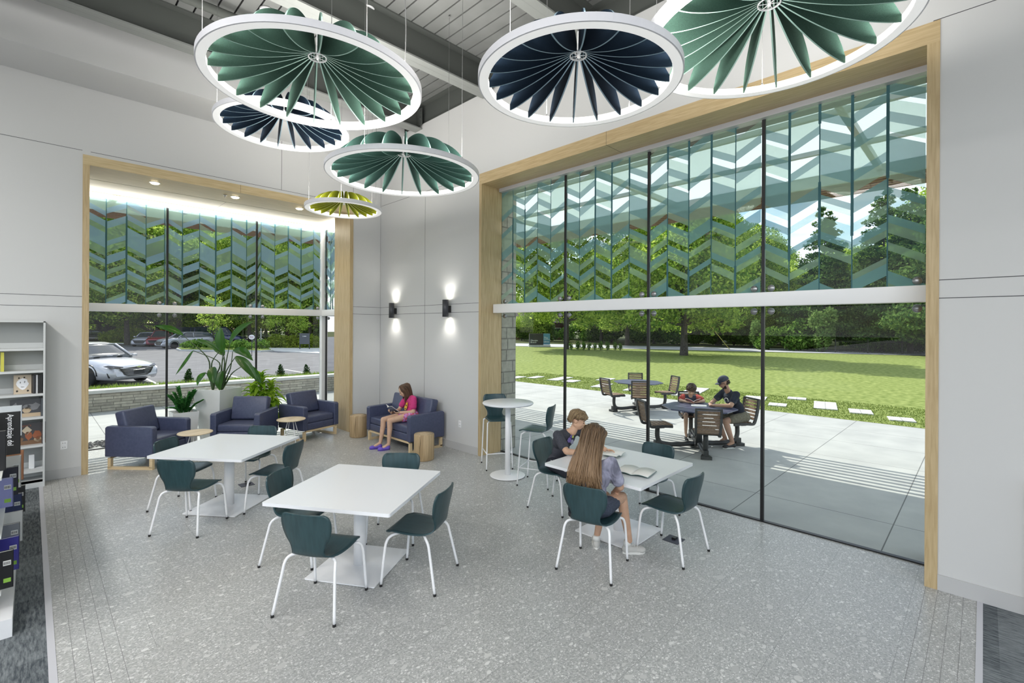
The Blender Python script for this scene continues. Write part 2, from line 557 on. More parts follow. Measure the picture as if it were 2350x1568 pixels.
m = MB(); m.b2((.04, -16, 6.2), (.3, 0, 6.585)); m.b2((0, -16, 6.2), (.3, 0, 6.215)); m.b2((-.06, -16, 6.56), (.3, 0, 6.585))
struct('ceiling', m, m_steel, label='dark grey edge girder above the right wall', cat='girder')
# round duct running beside the bulkhead
m = MB(); m.tube([(-14, -2.1, 6.42), (-2.8, -2.1, 6.42)], .06, 16)
tag(m.build('conduit_pipe', m_steel), 'grey pipe under the metal deck beside the white bulkhead', 'pipe')

# ---------------- added fill lights behind the camera, never in view
m_fill = mat('fill_diffuser', (.9, .9, .9), .5, emit=(1, .97, .92), es=6.)
first = None
for i, (x, y) in enumerate(FILL_LAMPS):
    if first is None:
        first = thing('fill_light', 'added long white fill light', 'ceiling light', group='added fill lights behind the viewer')
        m = MB(); m.box((0, 0, .05), (2.4, .24, .08)); m.build('housing', m_white, first)
        m = MB(); m.box((0, 0, .006), (2.34, .2, .006)); m.build('diffuser', m_fill, first)
        m = MB()
        for a in (-1, 1): m.tube([(a, 0, .09), (a, 0, .78)], .004, 6)
        m.build('suspension_cable', m_white, first)
        o = first
    else:
        o = copy_tree(first)
    place(o, (x, y, 5.75), R(90), 'added long white fill light, unseen behind the viewer, ' + ('above the low bookcase end', 'beside the low bookcase', 'nearest the left wall', 'farthest back on the right', 'farthest back on the left')[i])
    ld = bpy.data.lights.new('fill_lamp', 'AREA'); ld.shape = 'RECTANGLE'; ld.size = 2.3; ld.size_y = .6
    ld.energy = FILL_W; ld.color = (1, .98, .95)
    lo = bpy.data.objects.new('fill_lamp', ld); COL.objects.link(lo); lo.parent = o; lo.location = (0, 0, -.02)
    ld = bpy.data.lights.new('fill_uplight', 'AREA'); ld.shape = 'RECTANGLE'; ld.size = 2.3; ld.size_y = .3  # upward fill, added to brighten the ceiling and bulkhead
    ld.energy = FILL_UP; ld.color = (1, .98, .95)
    lo = bpy.data.objects.new('fill_uplight', ld); COL.objects.link(lo); lo.parent = o; lo.location = (0, 0, .11); lo.rotation_euler = (R(180), 0, 0)

# ================================================================ WINDOWS
m_glass = mat_glass()
m_teal = mat_film('teal_frit', (.22, .40, .41), .70)
m_mint = mat_film('pale_green_frit', (.52, .72, .58), .34)
m_teal_sky = mat_film('teal_frit_sky_tint', (.33, .50, .62), .68)  # bay frit with the sky's blue reflection put into its colour
m_edge = mat('dark_teal_frit_edge', (.03, .12, .14), .6)
m_black = mat('black_seal', (.008, .008, .009), .4)
m_oak_y = wood_along('oak_grain_y', 1); m_oak_x = wood_along('oak_grain_x', 0, (.50, .38, .20), (.64, .51, .30)); m_oak_z = wood_along('oak_grain_z', 2)
m_chrome = mat('brushed_steel', (.35, .35, .36), .3, 1.)

UP = [('C', .12), ('T', .10), ('G', .27), ('T', .09), ('C', .08), ('T', .12), ('G', .10), ('T', .27), ('G', .15), ('C', .06), ('T', .07), ('G', .06), ('C', .10), ('G', .16), ('T', .08), ('C', .06), ('G', .09), ('C', .2)]
DN = [('G', .08), ('C', .14), ('T', .11), ('G', .33), ('T', .09), ('C', .22), ('T', .09), ('G', .24), ('T', .15), ('C', .10), ('G', .08), ('C', .16), ('T', .07), ('C', .2)]
UP2 = [('T', .12), ('G', .26), ('T', .11), ('C', .05), ('G', .12), ('T', .10), ('G', .10), ('C', .04), ('T', .34), ('G', .08), ('C', .08), ('T', .08), ('G', .12), ('C', .07), ('T', .08), ('G', .10), ('C', .09), ('G', .08), ('C', .2)]
DN2 = [('G', .06), ('T', .12), ('C', .12), ('G', .16), ('T', .10), ('C', .14), ('T', .13), ('G', .22), ('T', .09), ('G', .12), ('C', .06), ('T', .15), ('C', .10), ('G', .09), ('C', .08), ('T', .08), ('G', .07), ('C', .2)]

def frit(mb, P, u0, u1, z0, z1, up, seq, off, drop=.145):
    """chevron bands of one glass column; P(u, z) gives the point on the glass"""
    z = z1 + .30 + off
    hl = (0, drop) if up else (drop, 0)          # lowering at left / right edge
    ui, uj = u0 + .006, u1 - .006
    for k in range(3):
        for t, h in seq:
            if t != 'C':
                a = [(ui, z - hl[0]), (uj, z - hl[1]), (uj, z - h - hl[1]), (ui, z - h - hl[0])]
                # clip against z0 / z1
                for lo, s in ((z0, 1), (z1, -1)):
                    out = []
                    for i in range(len(a)):
                        p, q = a[i], a[(i + 1) % len(a)]
                        ip = (p[1] - lo) * s >= 0; iq = (q[1] - lo) * s >= 0
                        if ip: out.append(p)
                        if ip != iq:
                            tt = (lo - p[1]) / (q[1] - p[1]); out.append((p[0] + (q[0] - p[0]) * tt, lo))
                    a = out
                    if len(a) < 3: break
                if len(a) >= 3:
                    mb.add([P(u, zz) for u, zz in a], [tuple(range(len(a)))], 1 if t == 'T' else 2)
            z -= h
            if z < z0 - .3: return

def window_panes(root, P, cols, mull, u_lo, u_hi, zs, zb, ztop, film=True, k0=0, fm=None):
    """glass panes between the black joints, lower and upper row"""
    edges = [u_lo] + mull + [u_hi]
    fm = fm or m_teal
    for a, b in zip(edges[:-1], edges[1:]):
        mb = MB(); mb.add([P(a, zs), P(b, zs), P(b, zb), P(a, zb)], [(0, 1, 2, 3)], 0)
        mb.build('lower_pane', [m_glass], root, fix=False)
        mb = MB(); mb.add([P(a, zb), P(b, zb), P(b, ztop), P(a, ztop)], [(0, 1, 2, 3)], 0)
        if film:
            for i, (c0, c1) in enumerate(zip(cols[:-1], cols[1:])):
                u0, u1 = max(c0, a), min(c1, b)
                if u1 - u0 < .03: continue
                up = (i + k0) % 2 == 1
                sq = ((DN, UP, DN2, UP2)[(i + k0) % 4])
                rnd = random.Random(i * 7 + 3)
                frit(mb, lambda u, z: P(u, z, .006), u0, u1, zb, ztop, up, sq, rnd.uniform(-.04, .04) + (.0 if (i // 4) % 2 else .1))
                ww = .007
                z_a = zb
                for s in range(4):
                    z_b = z_a + rnd.uniform(.35, .7)
                    if s == 3: z_b = ztop
                    z_b = min(z_b, ztop)
                    if z_b <= z_a: break
                    hw = .006 if rnd.random() < .6 else .013
                    mb.add([P(u0 - hw, z_a, .007), P(u0 + hw, z_a, .007), P(u0 + hw, z_b, .007), P(u0 - hw, z_b, .007)], [(0, 1, 2, 3)], 3)
                    z_a = z_b
        mb.build('upper_pane', [m_glass, fm, m_mint, m_edge], root, fix=False)
    for u in mull:
        mb = MB(); p = P(u, 0); q = P(u, 1)
        n_ = P(u, 0, .02); 
        cx_, cy_ = p[0], p[1]
        mb.box((cx_, cy_, (zs + ztop) / 2), (.034, .034, ztop - zs))
        mb.build('mullion', m_black, root)

def clamp(root, c, axis):
    """point-fixing disc that holds the glass"""
    mb = MB()
    Mx = Matrix.Translation(c) @ (Matrix.Rotation(R(90), 4, 'Y') if axis == 'x' else Matrix.Rotation(R(90), 4, 'X'))
    t = MB(); t.lathe([(.0, -.018), (.034, -.018), (.038, -.008), (.038, .0), (.024, .006), (.012, .012), (.012, .055), (.0, .055)], n=20)
    mb.add([Mx @ Vector(v) for v in t.v], t.f, 0, True)
    mb.build('glass_clamp', m_chrome, root)

# ---- window_2: the large window in the right wall; u runs along -y so that it goes right in view
W2 = tag(thing('window_2', 'tall wide window onto the patio and lawn with green chevron bands on its upper glass', 'window'), kind='structure')
GX = .474
P2 = lambda u, z, d=0.: (GX - d, -u, z)
step = (9.029 - 3.316) / 20
cols2 = [3.316 + step * i for i in range(21)]
mull2 = [4.758, 6.187, 7.623]
window_panes(W2, P2, cols2, mull2, 3.316, 9.061, .012, 2.53, 4.589)
mb = MB(); mb.b2((-.012, -3.318, 0), (.474, -3.259, 4.649)); mb.build('jamb', m_oak_z, W2)
mb = MB(); mb.b2((-.012, -9.145, 0), (.474, -9.061, 4.649)); mb.build('jamb', m_oak_z, W2)
mb = MB(); mb.b2((-.012, -9.145, 4.649), (.46, -3.259, 4.831))
mb.b2((-.0135, -5.82, 4.645), (-.012, -5.817, 4.831), 1); mb.b2((-.01, -5.82, 4.6475), (.46, -5.817, 4.6495), 1)
mb.build('header', [m_oak_y, m_seam], W2)
mb = MB(); mb.b2((.39, -9.061, 4.589), (.52, -3.33, 4.649)); mb.build('head_frame', mat('grey_aluminium', (.52, .52, .55), .35, .2), W2)
mb = MB(); mb.b2((.45, -9.061, 0), (.50, -3.33, .014)); mb.build('sill_channel', m_black, W2)
mb = MB(); mb.box((.315, -6.196, 2.5285), (.12, 5.73, .153), bevel=.006); mb.build('transom_bar', m_white, W2)
for u in mull2:
    for s in (-.09, .09):
        for z in (2.66, 2.40): clamp(W2, (GX - .02, -u + s, z), 'x')
for u in (3.43, 8.97):
    for z in (2.66, 2.40): clamp(W2, (GX - .02, -u, z), 'x')

# ---- window_1: glazed bay in the left wall
W1 = tag(thing('window_1', 'glazed bay window behind the armchairs with chevron bands on its upper glass', 'window'), kind='structure')
GY = 1.75
P1 = lambda u, z, d=0.: (u, GY - d, z)
cols1 = [-4.757 + .2853 * i for i in range(16)]
window_panes(W1, P1, cols1, [-3.572, -1.988], -5.0, -.565, .012, 2.52, 4.50, k0=1, fm=m_teal_sky)
Ps = lambda u, z, d=0.: (-.53 + 0 - d, u, z)
window_panes(W1, Ps, [.75, 1.04, 1.33, 1.62, 1.75], [1.56], .70, 1.72, .012, 2.52, 4.50, k0=0, fm=m_teal_sky)
Pl = lambda u, z, d=0.: (-5.0 + d, u, z)
mb = MB(); mb.add([Pl(.7, 0), Pl(1.75, 0), Pl(1.75, 4.5), Pl(.7, 4.5)], [(0, 1, 2, 3)], 0); mb.build('lower_pane', [m_glass], W1, fix=False)
mb = MB(); mb.b2((-4.886, -.014, 0), (-4.81, .70, 4.568)); mb.build('jamb', m_oak_z, W1)
mb = MB(); mb.b2((-.734, -.014, 0), (-.662, .70, 4.568)); mb.build('jamb', m_oak_z, W1)
mb = MB(); mb.b2((-4.886, -.014, 4.568), (-.662, .05, 4.713)); mb.b2((-2.80, -.0155, 4.568), (-2.797, -.014, 4.713), 1); mb.build('header', [m_oak_x, m_seam], W1)
mb = MB(); mb.b2((-5.0, .05, 4.568), (-.45, 1.8, 4.66))
mb.b2((-5.0, .86, 4.5665), (-.45, .863, 4.568), 1)
mb.b2((-2.80, .86, 4.5665), (-2.797, 1.8, 4.568), 1)
mb.build('soffit', [m_oak_x, m_seam], W1)
m_cove = mat('cove_light', (.9, .9, .9), .5, emit=(1, .98, .93), es=8.)
mb = MB(); mb.b2((-4.98, 1.66, 4.47), (-.60, 1.745, 4.53)); mb.b2((-.62, .72, 4.47), (-.54, 1.60, 4.53)); mb.build('cove_light', m_cove, W1)
mb = MB(); mb.box((-.5325, 1.7075, 2.29), (.135, .135, 4.56), bevel=.005); mb.build('corner_post', m_white, W1)
mb = MB(); mb.box((-2.79, 1.60, 2.517), (4.4, .10, .144), bevel=.005); mb.box((-.60, 1.12, 2.517), (.08, .90, .144), bevel=.005); mb.build('transom_bar', m_white, W1)
mb = MB(); mb.b2((-5.0, 1.73, 0), (-.5, 1.77, .014)); mb.b2((-.55, .7, 0), (-.51, 1.75, .014)); mb.build('sill_channel', m_black, W1)
for u in (-3.572, -1.988):
    for s in (-.12, .12):
        for z in (2.63, 2.40): clamp(W1, (u + s, GY - .02, z), 'y')
clamp(W1, (-.66, GY - .02, 2.63), 'y'); clamp(W1, (-.66, GY - .02, 2.40), 'y')
# recessed lights in the bay soffit
m_lamp = mat('warm_lamp', (1, .9, .7), .5, emit=(1, .84, .55), es=9.)
for x, lab in ((-3.98, 'round recessed light in the bay soffit, left of three'), (-2.786, 'round recessed light in the bay soffit, middle one beside the sprinkler'), (-1.634, 'round recessed light in the bay soffit, near the yellow lamp')):
    t = thing('downlight', lab, 'ceiling light', (x, .345, 4.568), group='recessed lights in the bay soffit')
    mb = MB(); mb.lathe([(.075, 0), (.078, -.006), (.062, -.006), (.062, 0)], n=24, close=True); mb.build('trim_ring', m_white, t)
    mb = MB(); mb.cyl((0, 0, -.022), .058, .022, 24, bev=.008); mb.build('lens', m_lamp, t)
    ld = bpy.data.lights.new('downlight_lamp', 'SPOT'); ld.energy = 30; ld.spot_size = R(120); ld.spot_blend = .8; ld.color = (1, .86, .62); ld.shadow_soft_size = .05
    lo = bpy.data.objects.new('downlight_lamp', ld); COL.objects.link(lo); lo.parent = t; lo.location = (0, 0, -.04)
mb = MB(); mb.lathe([(.03, 0), (.03, -.006), (.01, -.008), (.008, -.035), (.014, -.04), (0, -.042)], (-2.95, .345, 4.568), 16)
tag(mb.build('sprinkler', m_chrome), 'small chrome sprinkler head in the bay soffit beside the middle light', 'sprinkler')

# ================================================================ OUTSIDE: building, canopy, ground
m_stone = bpy.data.materials.new('ashlar_stone'); m_stone.use_nodes = True
def brickmat(m, bw, rh, c1, c2, mort, ms=.012, rot=None, ax='xz'):
    n = m.node_tree; b = n.nodes['Principled BSDF']; L = n.links.new
    tc = node(n, 'ShaderNodeTexCoord'); sp = node(n, 'ShaderNodeSeparateXYZ'); L(tc.outputs['Object'], sp.inputs[0])
    ad = node(n, 'ShaderNodeMath', operation='ADD'); L(sp.outputs['X'], ad.inputs[0]); L(sp.outputs['Y'], ad.inputs[1])
    cb = node(n, 'ShaderNodeCombineXYZ'); L(ad.outputs[0], cb.inputs['X']); L(sp.outputs['Z'], cb.inputs['Y'])
    br = node(n, 'ShaderNodeTexBrick'); br.inputs['Scale'].default_value = 1; br.inputs['Brick Width'].default_value = bw; br.inputs['Row Height'].default_value = rh
    br.inputs['Mortar Size'].default_value = ms; br.inputs['Color1'].default_value = (*c1, 1); br.inputs['Color2'].default_value = (*c2, 1); br.inputs['Mortar'].default_value = (*mort, 1)
    br.offset = .37; br.squash = .7; br.squash_frequency = 3
    L(cb.outputs[0], br.inputs['Vector'])
    nz = node(n, 'ShaderNodeTexNoise'); nz.inputs['Scale'].default_value = 12; nz.inputs['Detail'].default_value = 5; L(tc.outputs['Object'], nz.inputs['Vector'])
    mx = node(n, 'ShaderNodeMix', data_type='RGBA', blend_type='OVERLAY'); mx.inputs['Factor'].default_value = .35
    L(br.outputs['Color'], mx.inputs['A']); L(nz.outputs['Fac'], mx.inputs['B']); L(mx.outputs['Result'], b.inputs['Base Color'])
    b.inputs['Roughness'].default_value = .85
    bp = node(n, 'ShaderNodeBump'); bp.inputs['Strength'].default_value = .5; bp.inputs['Distance'].default_value = .01
    L(br.outputs['Fac'], bp.inputs['Height']); bp.invert = True; L(bp.outputs[0], b.inputs['Normal'])
    return m
brickmat(m_stone, .42, .2, (.46, .45, .38), (.54, .52, .45), (.28, .27, .24))
m_wallstone = bpy.data.materials.new('stacked_stone'); m_wallstone.use_nodes = True
brickmat(m_wallstone, .40, .075, (.38, .35, .30), (.56, .52, .44), (.17, .16, .14), .006)
mb = MB(); mb.b2((.50, -3.30, 0), (.86, 0, 5.0)); mb.b2((-.50, .02, 0), (.86, .75, 5.0)); mb.b2((.45, -16, 0), (.80, -9.12, 5)); mb.b2((.45, -9.12, 4.60), (.7, -3.30, 5.2))
struct('wall_exterior', mb, m_stone, label='buff stone block pier outside the large window', cat='stone wall')
mb = MB(); mb.b2((-5.05, .05, 4.66), (-.40, 1.85, 5.0)); mb.b2((-14, .7, 4.7), (.86, .9, 7))
struct('roof_bay', mb, m_steel, label='dark roof over the bay window', cat='roof')

m_poly = bpy.data.materials.new('fluted_translucent_panel'); m_poly.use_nodes = True
n = m_poly.node_tree; n.nodes.clear()
o_ = node(n, 'ShaderNodeOutputMaterial'); t_ = node(n, 'ShaderNodeBsdfTransparent'); t_.inputs['Color'].default_value = (.9, .95, .95, 1)
tc = node(n, 'ShaderNodeTexCoord'); sp = node(n, 'ShaderNodeTexWave'); sp.inputs['Scale'].default_value = 5.; sp.inputs['Distortion'].default_value = .0
n.links.new(tc.outputs['Object'], sp.inputs['Vector'])
rp_ = node(n, 'ShaderNodeValToRGB'); rp_.color_ramp.elements[0].color = (.80, .86, .87, 1); rp_.color_ramp.elements[1].color = (.90, .94, .95, 1); n.links.new(sp.outputs['Fac'], rp_.inputs['Fac'])
l_ = node(n, 'ShaderNodeBsdfTranslucent'); d_ = node(n, 'ShaderNodeBsdfDiffuse'); n.links.new(rp_.outputs['Color'], l_.inputs['Color']); n.links.new(rp_.outputs['Color'], d_.inputs['Color'])
a_ = node(n, 'ShaderNodeMixShader'); a_.inputs[0].default_value = .30; n.links.new(l_.outputs[0], a_.inputs[1]); n.links.new(d_.outputs[0], a_.inputs[2])
b__ = node(n, 'ShaderNodeMixShader'); b__.inputs[0].default_value = .92; n.links.new(t_.outputs[0], b__.inputs[1]); n.links.new(a_.outputs[0], b__.inputs[2]); n.links.new(b__.outputs[0], o_.inputs[0])
m_slat = wood_along('ipe_slat', 0, (.13, .075, .04), (.22, .13, .07)); m_slat_y = wood_along('ipe_slat_y', 1, (.13, .075, .04), (.22, .13, .07))
m_beamw = mat('pale_steel_canopy', (.40, .46, .43), .45)
CAN = tag(thing('canopy', 'translucent entrance canopy with timber louvre edge outside the windows', 'canopy'), kind='structure')
CZ = 4.98
mb = MB()
mb.b2((.86, -14, CZ), (4.62, 4.62, CZ + .02)); mb.b2((-.40, 1.86, CZ), (.86, 4.62, CZ + .02)); mb.b2((-14, 1.86, CZ), (-.40, 4.62, CZ + .02)); mb.b2((-.40, .9, CZ), (.86, 1.86, CZ + .02))
mb.build('roof_panel', m_poly, CAN)
mb = MB()
for x in (3.15, 1.7): mb.b2((x, -14, CZ - .07), (x + .07, x + .07, CZ))
for x in (4.60,): mb.b2((x, -14, CZ - .20), (x + .08, x + .08, CZ + .02))
for y in (3.15, 4.60):
    mb.b2((-14, y, CZ - (.07 if y < 4 else .20)), (y, y + .07, CZ))
for y in (-11.8, -8.2, -4.6, -1.0, 2.6): mb.b2((.86, y, CZ - .10), (5.95, y + .08, CZ))
for x in (-11.8, -8.2, -4.2, -.6): mb.b2((x, 1.9, CZ - .10), (x + .08, 5.95, CZ))
mb.build('canopy_beam', m_beamw, CAN)
for k in range(7):
    x = 4.82 + .178 * k
    mb = MB(); mb.b2((x, -14, CZ - .13), (x + .055, x + .055, CZ - .05)); mb.build('louvre_slat', m_slat_y, CAN)
    mb = MB(); mb.b2((-14, x, CZ - .13), (x, x + .055, CZ - .05)); mb.build('louvre_slat', m_slat, CAN)

# ground
def concrete(name, c1, c2, bw=1.5, rh=1.5):
    m, n, b = newmat(name); L = n.links.new
    tc = node(n, 'ShaderNodeTexCoord'); br = node(n, 'ShaderNodeTexBrick'); br.offset = 0.
    br.inputs['Scale'].default_value = 1; br.inputs['Brick Width'].default_value = bw; br.inputs['Row Height'].default_value = rh; br.inputs['Mortar Size'].default_value = .006
    br.inputs['Color1'].default_value = (1, 1, 1, 1); br.inputs['Color2'].default_value = (.96, .96, .96, 1); br.inputs['Mortar'].default_value = (.30, .30, .30, 1)
    L(tc.outputs['Object'], br.inputs['Vector'])
    nz = node(n, 'ShaderNodeTexNoise'); nz.inputs['Scale'].default_value = 1.7; nz.inputs['Detail'].default_value = 8; L(tc.outputs['Object'], nz.inputs['Vector'])
    rp = node(n, 'ShaderNodeValToRGB'); rp.color_ramp.elements[0].position = .3; rp.color_ramp.elements[1].position = .7
    rp.color_ramp.elements[0].color = (*c1, 1); rp.color_ramp.elements[1].color = (*c2, 1); L(nz.outputs['Fac'], rp.inputs['Fac'])
    mx = node(n, 'ShaderNodeMix', data_type='RGBA', blend_type='MULTIPLY'); mx.inputs['Factor'].default_value = 1
    L(rp.outputs['Color'], mx.inputs['A']); L(br.outputs['Color'], mx.inputs['B']); L(mx.outputs['Result'], b.inputs['Base Color'])
    b.inputs['Roughness'].default_value = .85
    return m
m_conc = concrete('patio_concrete', (.38, .385, .375), (.47, .475, .455), 1.45, 1.45)
m_conc2 = concrete('plain_concrete', (.56, .56, .54), (.66, .66, .64), 50, 50)
m_asph = noisy('asphalt', (.115, .113, .125), (.16, .158, .17), 1.2, .9, 8)
m_grass = noisy('lawn_grass', (.15, .20, .045), (.30, .35, .11), 5., .9, 9, bump=.8, bscale=60, spec=.1)
m_grass2 = noisy('rough_grass', (.13, .20, .03), (.30, .36, .10), 9., .9, 9, bump=.8, bscale=50, spec=.1)
m_mulch = noisy('woodland_floor', (.03, .045, .015), (.09, .10, .03), .5, .95, 8, spec=.1)
mb = MB(); mb.b2((.50, -16, -.15), (8.6, 6.55, -.004)); mb.b2((-16, 1.78, -.15), (.50, 6.55, -.004))
struct('patio', mb, m_conc, label='pale jointed concrete patio outside the windows', cat='patio')
g = MB(); g.b2((-160, 6.9, -.4), (8.6, 190, -.02)); g.b2((8.6, -90, -.4), (180, 190, -.02))
struct('ground', g, m_mulch, label='shaded woodland floor beyond the road', cat='ground')
g = MB(); g.add([(8.6, -60, 0), (66, -60, 0), (47.8, -6, 0), (34.6, 29.8, 0), (26.5, 52, 0), (22, 46, 0), (8.6, 7.5, 0)], [(0, 1, 2, 3, 4, 5, 6)], 0)
struct('lawn', g, m_grass, label='sunlit mown lawn between the patio and the road', cat='lawn')
g = MB()
a_ = Vector((48.3, -6, .015)); b2_ = Vector((34.9, 30.4, .015)); dr = (b2_ - a_).normalized(); nr = Vector((dr.y, -dr.x, 0))
if nr.x < 0: nr = -nr
A0 = a_ - dr * 90; B0 = b2_ + dr * 60
g.add([A0, B0, B0 + nr * 9, A0 + nr * 9], [(0, 1, 2, 3)], 0)
struct('road', g, concrete('road_surface', (.42, .42, .44), (.52, .52, .54), 400, 400), label='pale grey road along the far edge of the lawn', cat='road')
g = MB(); g.prism([(-60, 9.3), (8.2, 9.3), (10.5, 25.5), (21, 43), (21, 72), (-60, 90)], -.3, .10)
struct('parking_lot', g, m_asph, label='grey asphalt parking lot beyond the low stone wall', cat='parking lot')
g = MB()
g.b2((-16, 6.9, -.2), (6.2, 7.8, .42)); 
g.add([(-16, 7.8, .42), (6.2, 7.8, .42), (6.2, 9.3, .11), (-16, 9.3, .11)], [(0, 1, 2, 3)], 0)
struct('verge', g, m_grass2, label='rough grass bank behind the low stone wall', cat='grass bank')
mb = MB(); mb.b2((-16, 6.55, -.1), (6.2, 6.9, .47)); mb.b2((-16, 6.50, .47), (6.2, 6.95, .55), 1)
struct('garden_wall', mb, [m_wallstone, m_conc2], label='low stacked stone wall with a pale concrete cap outside the bay', cat='garden wall')
# kerb islands of the parking lot
def island(pts, z, lab, planted=True):
    t = thing('kerb_island', lab, 'kerb', kind='structure')
    mb = MB(); mb.prism(pts, .05, z, 0); mb.build('kerb', m_conc2, t)
    c = Vector((sum(p[0] for p in pts) / len(pts), sum(p[1] for p in pts) / len(pts)))
    q = [tuple(c + (Vector(p) - c) * .96) for p in pts]
    mb = MB(); mb.prism(q, z, z + .05, 0); mb.build('planting_bed', m_grass2 if planted else m_conc2, t)
island([(3.3, 38.0), (5.9, 34.6), (7.7, 32.1), (8.9, 32.9), (9.6, 38.0), (5.2, 43.5), (3.6, 41.0)], .24, 'planted kerb island in the middle of the parking lot')
island([(-12, 66), (1.1, 61), (5.5, 56), (8, 62), (-12, 76)], .22, 'grass kerb island at the back left of the parking lot')
mb = MB(); mb.prism([(8.9, 33.0), (10.2, 26.7), (11.0, 25.2), (22.5, 44), (20, 47.5), (11.0, 40.8)], .0, .16, 0)
struct('pavement', mb, m_conc2, label='pale concrete pavement at the right end of the parking lot', cat='pavement')
g = MB(); g.prism([(11.2, 38.4), (14.6, 34.9), (24, 50), (24, 60), (16, 52)], .1, .22, 0)
struct('lawn', g, m_grass2, label='grass strip behind the yellow-green hedge by the parking lot', cat='lawn')
mb = MB()
for k in range(9):
    x = -16 + k * 2.75
    mb.b2((x, 9.8, .10), (x + .1, 14.8, .104))
tag(mb.build('parking_line', mat('road_paint', (.7, .7, .7), .7)), 'white painted bay lines on the asphalt', 'road marking', kind='structure')
# dark pebble bed
mb = MB(); rr = random.Random(5)
for i in range(900):
    x = rr.uniform(-8, -.4); y = rr.uniform(1.86, 2.45); s = rr.uniform(.02, .05)
    ang = rr.uniform(0, 6.3)
    q = []
    for (a, bb, c) in ((1, 0, 0), (0, 1, 0), (-1, 0, 0), (0, -1, 0), (0, 0, .7), (0, 0, -.5)):
        q.append((x + s * (a * math.cos(ang) - bb * math.sin(ang)) * 1.3, y + s * (a * math.sin(ang) + bb * math.cos(ang)), .012 + s * c * .8))
    mb.add(q, [(0, 1, 4), (1, 2, 4), (2, 3, 4), (3, 0, 4), (1, 0, 5), (2, 1, 5), (3, 2, 5), (0, 3, 5)], 0, False)
tag(mb.build('pebbles', mat('dark_pebble', (.06, .06, .065), .7)), 'bed of dark pebbles along the foot of the bay glass', 'pebbles', kind='stuff')
# stepping slabs in the lawn
SL = [(9.5, 5.1, 1.1, .45), (10.25, 4.6, .9, .4), (10.6, 3.5, 1.5, .5), (10.2, 2.6, .8, .5), (11.8, 2.0, 1.0, .5), (9.9, .9, 1.3, .4), (9.75, -.55, 1.0, .5), (11.1, -2.2, 1.6, .6), (9.9, -2.3, 1.1, .5), (10.7, -4.3, .8, .6),
      (9.75, -5.2, .55, .45), (11.55, -5.25, .5, .5), (10.6, -6.2, 1.5, .55), (10.1, -7.1, .75, .5), (9.5, -8.0, .55, .5), (10.4, -9.4, 1.2, .5)]
wh = ['near the stone pier', 'second out from the stone pier', 'long one past the stone pier', 'short one left of the far picnic table', 'behind the far picnic table, outermost', 'just left of the far picnic table', 'right behind the far picnic table', 'large one behind the reading child', 'beside the man, patio side', 'right of the man, by the black joint', 'small one just right of the black joint', 'small outer one right of the man', 'long one in the right half of the lawn', 'right of the long slab', 'rightmost one near the wooden jamb', 'beyond the wooden jamb']
first = None
for (x, y, l, w_), hh in zip(SL, wh):
    mb = MB(); mb.box((0, 0, .0), (l, w_, .06))
    o = mb.build('stepping_slab', m_conc2); o.location = (x, y, .0); o.rotation_euler = (0, 0, R(12))
    tag(o, 'pale concrete slab in the lawn, ' + hh, 'stepping slab', 'stepping slabs in the lawn')
